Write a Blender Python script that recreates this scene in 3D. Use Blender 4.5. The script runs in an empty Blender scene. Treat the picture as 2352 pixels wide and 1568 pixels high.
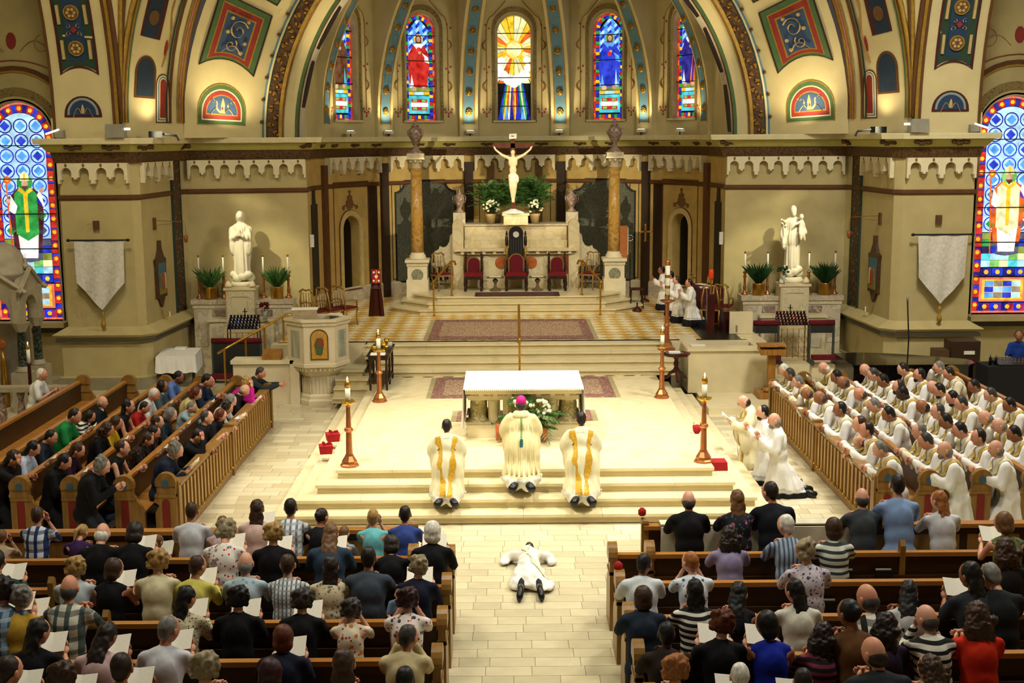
import bpy, math, random
from mathutils import Vector, Matrix
from math import sin, cos, pi, radians, sqrt, atan2, hypot
random.seed(7)
SC = bpy.context.scene
COL = SC.collection
# ------------------------------------------------------------------ camera
FPX, PITCH, ROLL, YAW, CX, CH = 2900.0, .15981, -.0065, .0040, -.27, 5.7
_fw = Vector((sin(YAW)*cos(PITCH), cos(YAW)*cos(PITCH), -sin(PITCH)))
_rt = Vector((cos(YAW), -sin(YAW), 0)); _up = _rt.cross(_fw)
_r2 = _rt*cos(ROLL)+_up*sin(ROLL); _u2 = -_rt*sin(ROLL)+_up*cos(ROLL)
CAMPOS = Vector((CX, 0, CH))
cd = bpy.data.cameras.new('camera'); cam = bpy.data.objects.new('camera', cd); COL.objects.link(cam)
cd.sensor_width = 36; cd.lens = FPX/2352*36; cd.clip_end = 200; cd.clip_start = .1
cam.matrix_world = Matrix(((_r2.x, _u2.x, -_fw.x, CX), (_r2.y, _u2.y, -_fw.y, 0), (_r2.z, _u2.z, -_fw.z, CH), (0, 0, 0, 1)))
SC.camera = cam
def U(px, py, z=None, y=None, x=None):
    "where the sight line through a photo pixel meets a plane of known height, depth or side distance"
    d = (px-1176)/FPX*_r2-(py-784)/FPX*_u2+_fw
    t = (z-CH)/d.z if z is not None else (y/d.y if y is not None else (x-CX)/d.x)
    return CAMPOS+d*t
# ------------------------------------------------------------------ world, lamps, exposure
wd = bpy.data.worlds.new('world'); SC.world = wd; wd.use_nodes = True
wd.node_tree.nodes['Background'].inputs[0].default_value = (1.0, .9, .72, 1)
wd.node_tree.nodes['Background'].inputs[1].default_value = .055
SC.view_settings.view_transform = 'Standard'; SC.view_settings.look = 'None'
SC.view_settings.exposure = 0.0; SC.view_settings.gamma = 1; SC.view_settings.use_curve_mapping = False
SC.cycles.use_denoising = True; SC.cycles.max_bounces = 4; SC.cycles.diffuse_bounces = 2; SC.cycles.glossy_bounces = 2
SC.cycles.transmission_bounces = 3; SC.cycles.transparent_max_bounces = 6; SC.cycles.caustics_reflective = False; SC.cycles.caustics_refractive = False
SC.cycles.use_adaptive_sampling = True; SC.cycles.adaptive_threshold = .1; SC.cycles.adaptive_min_samples = 12
SC.cycles.sample_clamp_indirect = 4
def lamp(name, kind, loc, to, power, col, size=.3, angle=60, blend=.6):
    l = bpy.data.lights.new(name, kind); o = bpy.data.objects.new(name, l); COL.objects.link(o)
    l.energy = power; l.color = col
    if kind == 'SPOT': l.spot_size = radians(angle); l.spot_blend = blend; l.shadow_soft_size = size
    if kind == 'AREA': l.size = size
    if kind == 'POINT': l.shadow_soft_size = size
    o.location = loc; o.rotation_euler = (Vector(to)-Vector(loc)).to_track_quat('-Z', 'Y').to_euler()
    return o
WARM = (1, .88, .64); UPW = (1, .83, .52); WW = (1, .94, .80); COOL = (1, .96, .90)
for sx in (-1, 1):
    lamp('altar_spot', 'SPOT', (sx*5.5, 15.0, 15), (sx*.9, 21.6, .5), 7200, WW, .5, 38, .9)      # ceiling spots of the crossing
    lamp('altar_spot', 'SPOT', (sx*2.5, 25.5, 15), (sx*.8, 20.3, .5), 3600, WW, .5, 42, .9)
    lamp('sanctuary_spot', 'SPOT', (sx*3, 22, 14), (sx*.8, 33, 1.5), 2600, WARM, .4, 40, .9)
    lamp('aisle_spot', 'SPOT', (sx*1.2, 13.5, 15), (sx*.2, 14.8, 0), 1500, WW, .5, 34, .9)
    lamp('nave_fill', 'AREA', (sx*5.2, 11.5, 13), (sx*5.2, 11.5, 0), 620, WW, 2.5)  # unseen fill light added above the nave pews, no fixture
    lamp('transept_fill', 'AREA', (sx*7.5, 20.5, 12), (sx*6.8, 21.5, 0), 560 if sx < 0 else 1150, WARM if sx < 0 else COOL, 2.0)  # added fill over the side pews, an unseen source without fixture
    lamp('pier_spot', 'SPOT', (sx*8.45, 28.2, 6.1), (sx*-.1, 35.6, 4.5), 4300, (1, .87, .6), .05, 15, .5)
    lamp('statue_spot', 'SPOT', (sx*8.3, 28.62, 6.25), (sx*6.8, 32, 3.0), 950, (1, .93, .68), .06, 34, .8)
    lamp('splay_uplight', 'SPOT', (sx*6.9, 31.0, 5.9), (sx*7.0, 32.2, 8.4), 170, UPW, .1, 120, .9)
    lamp('pier_uplight', 'SPOT', (sx*8.1, 29.7, 6.0), (sx*9.0, 29.2, 8.6), 45 if sx > 0 else 60, UPW, .1, 110, .9)
    lamp('vault_uplight', 'SPOT', (sx*4.6, 31.4, 6.0), (sx*3.2, 31.6, 11), 420, UPW, .2, 100, .9)
    for a_ in (15, 45, 70):
        q = 5.4-.55; lamp('rib_uplight', 'SPOT', (sx*q*sin(radians(a_)), 33+q*cos(radians(a_)), 5.98), (sx*5.2*sin(radians(a_)), 33+5.2*cos(radians(a_)), 7.4), 80, UPW, .05, 100, .8)
# ------------------------------------------------------------------ materials
def lin(h):
    if isinstance(h, str):
        h = [int(h[i:i+2], 16)/255 for i in (0, 2, 4)]
        h = [c/12.92 if c <= .04045 else ((c+.055)/1.055)**2.4 for c in h]
    return (h[0], h[1], h[2], 1)
MATS = {}
def _nm(name):
    m = bpy.data.materials.new(name); m.use_nodes = True
    nt = m.node_tree; return m, nt, nt.nodes['Principled BSDF'], nt.nodes.new, nt.links.new
def mat(name, col='808080', rough=.6, metal=0, var=.12, scale=6, bump=0, rnd=0, coord='Object', col2=None, detail=4, spec=.4, stretch=(1, 1, 1), emit=0, sheen=0):
    if name in MATS: return MATS[name]
    m, nt, b, new, link = _nm(name); c = lin(col)
    tc = new('ShaderNodeTexCoord'); mp = new('ShaderNodeMapping'); mp.inputs['Scale'].default_value = stretch
    link(tc.outputs[coord], mp.inputs[0])
    n = new('ShaderNodeTexNoise'); n.inputs['Scale'].default_value = scale; n.inputs['Detail'].default_value = detail
    link(mp.outputs[0], n.inputs['Vector'])
    r = new('ShaderNodeValToRGB'); link(n.outputs[0], r.inputs[0])
    c2 = lin(col2) if col2 else None
    lo = tuple(x*(1-var) for x in c[:3])+(1,); hi = tuple(min(1, x*(1+var)) for x in c[:3])+(1,)
    r.color_ramp.elements[0].position = .3; r.color_ramp.elements[1].position = .7
    r.color_ramp.elements[0].color = lo if not c2 else c; r.color_ramp.elements[1].color = hi if not c2 else c2
    out = r.outputs[0]
    if rnd:
        oi = new('ShaderNodeObjectInfo'); hs = new('ShaderNodeHueSaturation'); mr = new('ShaderNodeMapRange')
        mr.inputs['To Min'].default_value = 1-rnd; mr.inputs['To Max'].default_value = 1+rnd
        link(oi.outputs['Random'], mr.inputs[0]); link(mr.outputs[0], hs.inputs['Value']); link(out, hs.inputs['Color']); out = hs.outputs[0]
    link(out, b.inputs['Base Color'])
    b.inputs['Roughness'].default_value = rough; b.inputs['Metallic'].default_value = metal
    b.inputs['Specular IOR Level'].default_value = spec
    if emit:
        link(out, b.inputs['Emission Color']); b.inputs['Emission Strength'].default_value = emit
    if bump:
        bp = new('ShaderNodeBump'); bp.inputs['Strength'].default_value = bump; bp.inputs['Distance'].default_value = .02
        link(n.outputs[0], bp.inputs['Height']); link(bp.outputs[0], b.inputs['Normal'])
    MATS[name] = m; return m
def mat_glass(name, col, strength=1.0, scale=5):
    "stained glass lit from behind by daylight"
    if name in MATS: return MATS[name]
    m, nt, b, new, link = _nm(name); c = lin(col)
    tc = new('ShaderNodeTexCoord'); n = new('ShaderNodeTexNoise'); n.inputs['Scale'].default_value = scale; n.inputs['Detail'].default_value = 2
    oi = new('ShaderNodeObjectInfo'); ad = new('ShaderNodeVectorMath'); link(tc.outputs['Object'], ad.inputs[0])
    cmb = new('ShaderNodeCombineXYZ'); link(oi.outputs['Random'], cmb.inputs[0]); link(oi.outputs['Random'], cmb.inputs[2]); 
    sc_ = new('ShaderNodeVectorMath'); sc_.operation = 'SCALE'; sc_.inputs['Scale'].default_value = 20; link(cmb.outputs[0], sc_.inputs[0]); link(sc_.outputs[0], ad.inputs[1]); link(ad.outputs[0], n.inputs['Vector'])
    r = new('ShaderNodeValToRGB'); link(n.outputs[0], r.inputs[0])
    r.color_ramp.elements[0].position = .3; r.color_ramp.elements[1].position = .75
    r.color_ramp.elements[0].color = tuple(x*.55 for x in c[:3])+(1,); r.color_ramp.elements[1].color = tuple(min(1, x*1.25+.03) for x in c[:3])+(1,)
    link(r.outputs[0], b.inputs['Base Color']); link(r.outputs[0], b.inputs['Emission Color']); b.inputs['Emission Strength'].default_value = strength
    b.inputs['Roughness'].default_value = .15; m.cycles.emission_sampling = 'NONE'
    MATS[name] = m; return m
def mat_pattern(name, kind, cols, scale=10, rough=.8, coord='Object', stretch=(1, 1, 1)):
    "woven, printed or laid patterns: check, stripe, floral, diamond, rug"
    if name in MATS: return MATS[name]
    m, nt, b, new, link = _nm(name); cs = [lin(c) for c in cols]
    tc = new('ShaderNodeTexCoord'); mp = new('ShaderNodeMapping'); mp.inputs['Scale'].default_value = stretch; link(tc.outputs[coord], mp.inputs[0]); vec = mp.outputs[0]
    def mix(fac, a, bb):
        x = new('ShaderNodeMix'); x.data_type = 'RGBA'; link(fac, x.inputs['Factor'])
        for s, v in ((6, a), (7, bb)):
            if isinstance(v, tuple): x.inputs[s].default_value = v
            else: link(v, x.inputs[s])
        return x.outputs[2]
    def math_(op, a, bv=None):
        x = new('ShaderNodeMath'); x.operation = op
        if isinstance(a, (int, float)): x.inputs[0].default_value = a
        else: link(a, x.inputs[0])
        if bv is not None:
            if isinstance(bv, (int, float)): x.inputs[1].default_value = bv
            else: link(bv, x.inputs[1])
        return x.outputs[0]
    def wave(axis, sc, thr):
        sp = new('ShaderNodeSeparateXYZ'); link(vec, sp.inputs[0])
        s = math_('SINE', math_('MULTIPLY', sp.outputs[axis], sc*2*pi)); return math_('GREATER_THAN', s, thr)
    if kind == 'check':
        a = wave(0, scale, .35); c = wave(2, scale, .35); out = mix(a, cs[0], cs[1]); out = mix(math_('MULTIPLY', c, .72), out, cs[2 % len(cs)])
    elif kind == 'stripe': out = mix(wave(2, scale, .2), cs[0], cs[1])
    elif kind == 'vstripe': out = mix(wave(0, scale, .2), cs[0], cs[1])
    elif kind == 'floral':
        v = new('ShaderNodeTexVoronoi'); v.inputs['Scale'].default_value = scale; n = new('ShaderNodeTexNoise'); n.inputs['Scale'].default_value = scale*1.3
        link(vec, n.inputs['Vector']); link(vec, v.inputs['Vector'])
        f = math_('LESS_THAN', math_('ADD', v.outputs['Distance'], math_('MULTIPLY', n.outputs[0], .5)), .52); out = mix(f, cs[0], cs[1])
        v2 = new('ShaderNodeTexVoronoi'); v2.inputs['Scale'].default_value = scale*1.7; link(vec, v2.inputs['Vector'])
        out = mix(math_('LESS_THAN', v2.outputs['Distance'], .24), out, cs[2 % len(cs)])
    elif kind == 'diamond':
        ck = new('ShaderNodeTexChecker'); ck.inputs['Scale'].default_value = scale; mp.inputs['Rotation'].default_value = (0, 0, pi/4)
        link(vec, ck.inputs['Vector']); ck.inputs[1].default_value = cs[0]; ck.inputs[2].default_value = cs[1]
        n = new('ShaderNodeTexNoise'); n.inputs['Scale'].default_value = 2.2; n.inputs['Detail'].default_value = 5; link(tc.outputs[coord], n.inputs['Vector'])
        r = new('ShaderNodeValToRGB'); r.color_ramp.elements[0].position = .42; r.color_ramp.elements[1].position = .6; link(n.outputs[0], r.inputs[0]); out = mix(math_('MULTIPLY', r.outputs[0], .4), ck.outputs[0], cs[2])
    elif kind == 'rug':
        v = new('ShaderNodeTexVoronoi'); v.inputs['Scale'].default_value = scale; v.feature = 'F1'; link(vec, v.inputs['Vector'])
        n = new('ShaderNodeTexNoise'); n.inputs['Scale'].default_value = scale*1.5; link(vec, n.inputs['Vector'])
        out = mix(math_('LESS_THAN', v.outputs['Distance'], .35), cs[0], cs[1]); out = mix(math_('GREATER_THAN', n.outputs[0], .56), out, cs[2])
    elif kind == 'wood':
        n = new('ShaderNodeTexNoise'); n.inputs['Scale'].default_value = scale; n.inputs['Detail'].default_value = 6; link(vec, n.inputs['Vector'])
        r = new('ShaderNodeValToRGB'); link(n.outputs[0], r.inputs[0]); r.color_ramp.elements[0].position = .3; r.color_ramp.elements[1].position = .72
        r.color_ramp.elements[0].color = cs[0]; r.color_ramp.elements[1].color = cs[1]; out = r.outputs[0]
    elif kind == 'marble':
        n = new('ShaderNodeTexNoise'); n.inputs['Scale'].default_value = scale; n.inputs['Detail'].default_value = 8; n.inputs['Distortion'].default_value = 1.6; link(vec, n.inputs['Vector'])
        r = new('ShaderNodeValToRGB'); link(n.outputs[0], r.inputs[0]); e = r.color_ramp.elements
        e[0].position = .3; e[0].color = cs[0]; e[1].position = .75; e[1].color = cs[0]; x = e.new(.5); x.color = cs[1]; x = e.new(.44); x.color = cs[0]; x = e.new(.58); x.color = cs[2 % len(cs)]; out = r.outputs[0]
    link(out, b.inputs['Base Color']); b.inputs['Roughness'].default_value = rough; b.inputs['Specular IOR Level'].default_value = .35
    MATS[name] = m; return m
# ------------------------------------------------------------------ mesh builder
class MB:
    def __init__(s): s.v = []; s.f = []
    def add(s, vs, fs):
        o = len(s.v); s.v += [tuple(v) for v in vs]; s.f += [tuple(i+o for i in f) for f in fs]; return s
    def box(s, c, d, rz=0, tap=1.0):
        hx, hy, hz = d[0]/2, d[1]/2, d[2]/2; cr, sr = cos(rz), sin(rz); vs = []
        for k in (-1, 1):
            t = tap if k > 0 else 1
            for a, b_ in ((-1, -1), (1, -1), (1, 1), (-1, 1)):
                x, y = a*hx*t, b_*hy*t; vs.append((c[0]+x*cr-y*sr, c[1]+x*sr+y*cr, c[2]+k*hz))
        return s.add(vs, [(3, 2, 1, 0), (4, 5, 6, 7), (0, 1, 5, 4), (1, 2, 6, 5), (2, 3, 7, 6), (3, 0, 4, 7)])
    def bx(s, x0, x1, y0, y1, z0, z1): return s.box(((x0+x1)/2, (y0+y1)/2, (z0+z1)/2), (x1-x0, y1-y0, z1-z0))
    def tube(s, path, rad, seg=8, cap=True, flat=1.0):
        path = [Vector(p) for p in path]; n = len(path)
        if not hasattr(rad, '__len__'): rad = [rad]*n
        vs = []; ref = Vector((0, 0, 1))
        if abs((path[-1]-path[0]).normalized().z) > .9: ref = Vector((0, 1, 0))
        for i, p in enumerate(path):
            t = (path[min(i+1, n-1)]-path[max(i-1, 0)]).normalized()
            a = t.cross(ref)
            if a.length < 1e-4: a = t.cross(Vector((1, 0, 0)))
            a.normalize(); b_ = a.cross(t)
            for k in range(seg):
                an = 2*pi*k/seg; vs.append(p+a*cos(an)*rad[i]+b_*sin(an)*rad[i]*flat)
        fs = [(i*seg+k, i*seg+(k+1) % seg, (i+1)*seg+(k+1) % seg, (i+1)*seg+k) for i in range(n-1) for k in range(seg)]
        if cap: fs += [tuple(range(seg))[::-1], tuple((n-1)*seg+k for k in range(seg))]
        return s.add(vs, fs)
    def lathe(s, prof, seg=16, c=(0, 0, 0), sx=1, sy=1, rot=0):
        vs = []; n = len(prof)
        for r, z in prof:
            for k in range(seg):
                a = 2*pi*k/seg+rot; vs.append((c[0]+r*sx*cos(a), c[1]+r*sy*sin(a), c[2]+z))
        fs = [(i*seg+k, i*seg+(k+1) % seg, (i+1)*seg+(k+1) % seg, (i+1)*seg+k) for i in range(n-1) for k in range(seg)]
        fs += [tuple(range(seg))[::-1], tuple((n-1)*seg+k for k in range(seg))]
        return s.add(vs, fs)
    def ell(s, c, r, seg=12, ring=8, M=None):
        vs = []; fs = []
        for i in range(ring+1):
            t = pi*i/ring
            for k in range(seg):
                a = 2*pi*k/seg; v = Vector((r[0]*sin(t)*cos(a), r[1]*sin(t)*sin(a), r[2]*cos(t)))
                if M: v = M @ v
                vs.append((c[0]+v.x, c[1]+v.y, c[2]+v.z))
        for i in range(ring):
            for k in range(seg): fs.append((i*seg+k, (i+1)*seg+k, (i+1)*seg+(k+1) % seg, i*seg+(k+1) % seg))
        return s.add(vs, fs)
    def slab(s, pts, fn, d0, d1):
        "polygon in (u,v) carried by fn(u,v,off) and given thickness d0..d1"
        n = len(pts); vs = [fn(u, v, d1) for u, v in pts]+[fn(u, v, d0) for u, v in pts]
        fs = [tuple(range(n)), tuple(range(2*n-1, n-1, -1))]+[(i, n+i, n+(i+1) % n, (i+1) % n) for i in range(n)]
        return s.add(vs, fs)
    def ring(s, outer, inner, fn, d0, d1):
        n = len(outer); vs = []
        for P, d in ((outer, d1), (inner, d1), (outer, d0), (inner, d0)): vs += [fn(u, v, d) for u, v in P]
        fs = []
        for i in range(n):
            j = (i+1) % n; fs += [(i, j, n+j, n+i), (i, 2*n+i, 2*n+j, j), (n+i, n+j, 3*n+j, 3*n+i), (2*n+i, 3*n+i, 3*n+j, 2*n+j)]
        return s.add(vs, fs)
    def grid(s, fn, us, vs_, d1=0, d0=None):
        nu, nv = len(us), len(vs_); A = [fn(u, v, d1) for u in us for v in vs_]
        fs = [(i*nv+j, (i+1)*nv+j, (i+1)*nv+j+1, i*nv+j+1) for i in range(nu-1) for j in range(nv-1)]
        return s.add(A, fs)
    def sweep(s, path, prof, closed=False):
        "path of (x,y), profile of (off,z); off to the left-hand side of travel"
        n = len(path); P = [Vector((p[0], p[1])) for p in path]; ns = []
        for i in range(n):
            ds = []
            if i > 0: ds.append((P[i]-P[i-1]).normalized())
            if i < n-1: ds.append((P[i+1]-P[i]).normalized())
            nn = [Vector((-d.y, d.x)) for d in ds]
            q = nn[0] if len(nn) == 1 else (nn[0]+nn[1]).normalized()
            k = 1 if len(nn) == 1 else 1/max(.5, q.dot(nn[0])); ns.append(q*k)
        m = len(prof); vs = [(P[i].x+ns[i].x*o, P[i].y+ns[i].y*o, z) for i in range(n) for o, z in prof]
        fs = [(i*m+j, (i+1)*m+j, (i+1)*m+(j+1) % m, i*m+(j+1) % m) for i in range(n-1) for j in range(m)]
        fs += [tuple(range(m))[::-1], tuple((n-1)*m+j for j in range(m))]
        return s.add(vs, fs)
    def mesh(s, smooth=False, name='mesh'):
        me = bpy.data.meshes.new(name); me.from_pydata(s.v, [], s.f); me.update()
        if smooth: me.polygons.foreach_set('use_smooth', [True]*len(me.polygons))
        return me
    def build(s, name, m=None, parent=None, smooth=False, loc=None, rz=0):
        return obj(name, s.mesh(smooth, name), m, parent, loc, rz)
def obj(name, me, m=None, parent=None, loc=None, rz=0):
    o = bpy.data.objects.new(name, me); COL.objects.link(o)
    if m is not None:
        if not me.materials: me.materials.append(None)
        if me.users > 1 or True:
            o.material_slots[0].link = 'OBJECT'; o.material_slots[0].material = m
    if parent is not None: o.parent = parent
    if loc is not None: o.location = loc
    if rz: o.rotation_euler = (0, 0, rz)
    return o
def tag(o, label, cat=None, group=None):
    o['label'] = label
    if cat: o['category'] = cat
    if group: o['group'] = group
    return o
def thing(name, label, cat, loc=(0, 0, 0), rz=0, group=None, sc=1):
    o = bpy.data.objects.new(name, None); COL.objects.link(o); o.location = loc; o.rotation_euler = (0, 0, rz); o.scale = (sc, sc, sc); o.empty_display_size = .1
    return tag(o, label, cat, group)
def struct(o, label=None):
    o['kind'] = 'structure'
    if label: o['label'] = label
    return o
def copytree(root, loc, rz=0, label=None, group=None):
    def cp(o, par):
        c = o.copy(); COL.objects.link(c); c.parent = par
        for ch in o.children: cp(ch, c)
        return c
    c = cp(root, None); c.location = loc; c.rotation_euler = (0, 0, rz)
    if label: c['label'] = label
    if group: c['group'] = group
    return c
TMP = bpy.data.scenes.new('workbench')
def evalmesh(me, mods):
    "run modifiers on a mesh once and keep the result"
    o = bpy.data.objects.new('tmp', me); TMP.collection.objects.link(o)
    for kind, kw in mods:
        m = o.modifiers.new('m', kind)
        for k, v in kw.items(): setattr(m, k, v)
    with bpy.context.temp_override(scene=TMP, view_layer=TMP.view_layers[0]): dg = bpy.context.evaluated_depsgraph_get()
    r = bpy.data.meshes.new_from_object(o.evaluated_get(dg)); bpy.data.objects.remove(o)
    r.polygons.foreach_set('use_smooth', [True]*len(r.polygons)); return r
def fuse(mb, voxel=.02, smooth=4, fac=.5):
    "melt overlapping closed shapes into one continuous skin"
    return evalmesh(mb.mesh(), [('REMESH', dict(mode='VOXEL', voxel_size=voxel, use_smooth_shade=True))]+([('SMOOTH', dict(factor=fac, iterations=smooth))] if smooth else []))
def frame_fn(p0, p1):
    "flat wall from p0 to p1 (x,y): fn(u, z, off) with off toward the nave (-y side)"
    d = Vector((p1[0]-p0[0], p1[1]-p0[1], 0)); L = d.length; d.normalize(); n = Vector((d.y, -d.x, 0))
    return (lambda u, v, o: Vector((p0[0], p0[1], 0))+d*u+n*o+Vector((0, 0, v))), L
def arcp(cx, cz, r, a0, a1, n): return [(cx+r*cos(a0+(a1-a0)*i/n), cz+r*sin(a0+(a1-a0)*i/n)) for i in range(n+1)]
def lancet(w, h, n=12):
    "round-headed outline, u from -w/2..w/2, v from 0..h"
    r = w/2; return [(-r, 0), (r, 0)]+arcp(0, h-r, r, 0, pi, n)
# ------------------------------------------------------------------ colours of the building
M_wall = mat('plaster_cream', 'bcab74', .75, var=.07, scale=3)
M_vault = mat('plaster_vault', 'd2c28c', .75, var=.06, scale=2)
M_stone = mat('limestone', 'e6d9b4', .5, var=.07, scale=4)
M_marble = mat_pattern('white_marble', 'marble', ['e0d0a4', 'd6c494', 'e6d8b0'], 1.6, .35)
M_marbleg = mat_pattern('grey_marble', 'marble', ['cdbf9f', 'b8a98a', 'd8cbac'], 2.5, .4)
M_goldp = mat('gold_paint', 'a8842e', .45, .3, var=.2, scale=9)
M_brown = mat('brown_paint', '5e3a16', .7, var=.15)
M_dkbrown = mat('dark_brown_paint', '34200c', .7, var=.2)
M_black = mat('black_paint', '100f0d', .6, var=.2)
M_green = mat('green_paint', '48663a', .7, var=.12)
M_red = mat('red_paint', '8e2e24', .7, var=.12)
M_blue = mat('blue_paint', '364e6c', .7, var=.12)
M_teal = mat('teal_paint', '5f8594', .7, var=.1)
M_pink = mat('pink_paint', 'b56b58', .7, var=.2)
M_cream = mat('cream_paint', 'ddd0a0', .7, var=.06)
M_frieze = mat('leaf_frieze', '2a1808', .6, var=.6, scale=22, col2='6d4a1e', bump=.8)
M_leaf = mat('gilded_leaf', '8a6322', .45, .35, var=.35, scale=14)
M_ochre = mat('ochre_wall', 'b98f45', .75, var=.12, scale=4)
M_apse = mat('apse_wall_paint', 'c3a45c', .75, var=.12, scale=3)
M_grout = mat('grout', 'b3a37c', .8)
M_tile = mat('stone_tile', 'cfc49f', .28, var=.06, scale=5, rnd=.11, spec=.5)
M_plat = mat('platform_marble', 'e2d3a6', .3, var=.06, scale=3, spec=.5, rnd=.03)
M_riser = mat('riser_marble', 'd3c290', .4, var=.07, scale=3, rnd=.03)
M_dark = mat('dark_void', '0d0b08', .8)
M_base = mat('grey_skirting', '8f8668', .6, var=.1)
SIDES = ((-1, 'left'), (1, 'right'))
# ------------------------------------------------------------------ floors
fl = MB().bx(-15, 15, 4, 40, -.2, -.012).build('floor', M_grout); struct(fl, 'pale stone tile floor of the nave and aisles')
tm = [MB().box((0, 0, -.005), (w-.006, .236, .014)).mesh() for w in (.34, .42, .5, .58)]
tw = (.34, .42, .5, .58); spots = []
for r in range(80):
    y = 9.3+r*.242; rng = random.Random(r)
    if y > 28: break
    x = -5.6-rng.random()*.4
    while x < 5.6:
        i = rng.randrange(4); xc = x+tw[i]/2; x += tw[i]
        if y > 15.35 or abs(xc) < 1.3:
            if y > 18.2 and abs(xc) < 3.6: continue
            spots.append((i, xc, y))
spots.sort(key=lambda s: (s[2] > 18.3, s[2] if abs(s[1]) < 1.3 else s[2]+3))
for i, x, y in spots[:300]: obj('tile', tm[i], M_tile, fl, (x, y, 0))
rest = MB()
for i, x, y in spots[300:]: rest.box((x, y, -.005), (tw[i]-.006, .236, .014))
m, nt, b, new, link = _nm('stone_tile_far'); g = new('ShaderNodeNewGeometry'); r_ = new('ShaderNodeValToRGB'); link(g.outputs['Random Per Island'], r_.inputs[0])
r_.color_ramp.elements[0].color = lin('c2b48c'); r_.color_ramp.elements[1].color = lin('e3d8b4'); link(r_.outputs[0], b.inputs['Base Color']); b.inputs['Roughness'].default_value = .3
o = rest.build('tile_field', m, fl); o['kind'] = 'stuff'
for sx, nm in SIDES:   # raised side floors near the side altars, carpet-free pale stone
    x0, x1 = (5.6, 14) if sx > 0 else (-14, -5.6)
    f2 = MB().bx(x0, x1, 16, 36, -.01, 0).build('floor', M_grout); struct(f2, 'pale stone floor beneath the '+nm+' side pews')
    mb = MB()
    for r in range(40):
        for c in range(16):
            x = x0+.26+c*.52+(r % 2)*.2; y = 16.3+r*.5
            if x < x1: mb.box((x, y, .001), (.51, .49, .01))
    o = mb.build('tile_field', m, f2); o['kind'] = 'stuff'
# ------------------------------------------------------------------ altar platform with its four steps on three sides
pl = MB().bx(-2.88, 2.88, 19.38, 27.2, .40, .54).bx(-3.15, 3.15, 19.0, 27.2, .26, .40).bx(-3.42, 3.42, 18.66, 27.2, .12, .26).bx(-3.68, 3.68, 18.32, 27.2, 0, .12).build('floor_altar_platform', M_plat); struct(pl, 'raised cream marble altar platform with four steps')
FY = (18.22, 18.56, 18.92, 19.28); HX = (3.78, 3.52, 3.25, 2.98)
for k in range(4):
    z = .14*(k+1); fy, hx = FY[k], HX[k]
    MB().bx(-hx+.036, hx-.036, fy+.03, fy+.12, z-.14, z-.045).build('riser', M_riser, pl)
    for sx in (-1, 1):
        MB().bx(*sorted((sx*(hx-.10), sx*(hx-.03))), fy+.034, 27.1, z-.14, z-.045).build('riser', M_riser, pl)
    dep = (FY[k+1]-fy+.06) if k < 3 else .5; n = 6; rng = random.Random(k)
    xs = [-hx]+sorted(-hx+2*hx*(i+rng.uniform(-.2, .2))/n for i in range(1, n))+[hx]
    for i in range(n): MB().bx(xs[i]+.002, xs[i+1]-.002, fy, fy+dep, z-.045, z).build('tread_slab', M_plat, pl)
    wd_ = (HX[k]-HX[k+1]+.06) if k < 3 else .3
    for sx in (-1, 1):
        ys = [fy+dep+i*(27.1-fy-dep)/6 for i in range(7)]
        for i in range(6): MB().bx(*sorted((sx*hx, sx*(hx-wd_))), ys[i]+.002, ys[i+1]-.002, z-.045, z).build('tread_slab', M_plat, pl)
rng = random.Random(3)
mb = MB()
for i in range(24):     # herringbone field of the platform
    for j in range(34):
        x = -2.55+i*.22; y = 19.95+j*.22
        mb.box((x, y, .5535+.0009*((i+j) % 2)), (.3, .1, .016), pi/4 if (i+j) % 2 else -pi/4)
MB().bx(-2.68, 2.68, 19.78, 27.05, .50, .5605).build('platform_field', M_plat, pl)
mm, nt, b, new, link = _nm('herringbone'); g = new('ShaderNodeNewGeometry'); r_ = new('ShaderNodeValToRGB'); link(g.outputs['Random Per Island'], r_.inputs[0])
r_.color_ramp.elements[0].color = lin('dccb98'); r_.color_ramp.elements[1].color = lin('e8dab0'); link(r_.outputs[0], b.inputs['Base Color']); b.inputs['Roughness'].default_value = .3
o = mb.build('herringbone_field', mm, pl); o['kind'] = 'stuff'
# low step east of the platform on the right
o = MB().bx(3.9, 5.7, 25.6, 28.2, 0, .14).build('floor_step', M_plat); struct(o, 'low marble step in front of the right parapet')
# ------------------------------------------------------------------ sanctuary: four upper steps and the mosaic floor
M_mos = mat_pattern('diamond_mosaic', 'diamond', ['efe6c0', 'd2ab4c', 'c08a30'], 3.4, .3)
su = MB()
arc = [(5.45*sin(radians(a)), 33+5.45*cos(radians(a))) for a in range(-90, 91, 6)]
poly = [(-5.5, 28.42), (5.5, 28.42)]+[(x, y) for x, y in arc[::-1]]
su.slab(poly, lambda u, v, d: Vector((u, v, d)), .5, 1.12)
sf = su.build('floor_sanctuary', M_mos); struct(sf, 'sanctuary floor of pale and amber diamond mosaic')
MB().bx(-4.6, 4.2, 28.42, 28.56, 1.10, 1.124).build('border_strip', M_black, sf)
MB().bx(4.2, 5.1, 28.42, 30.9, 1.10, 1.124).build('border_strip', mat_pattern('black_mosaic', 'marble', ['16150f', '2d2b20', '0c0b09'], 6, .3), sf)
UY = (27.10, 27.43, 27.76, 28.10); UX = (3.5, 3.5, 3.5, 3.5)
us = MB().bx(-3.4, 3.4, 28.2, 28.5, .5, 1.1).build('floor_upper_steps', M_riser); struct(us, 'upper marble steps leading to the sanctuary')
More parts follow.
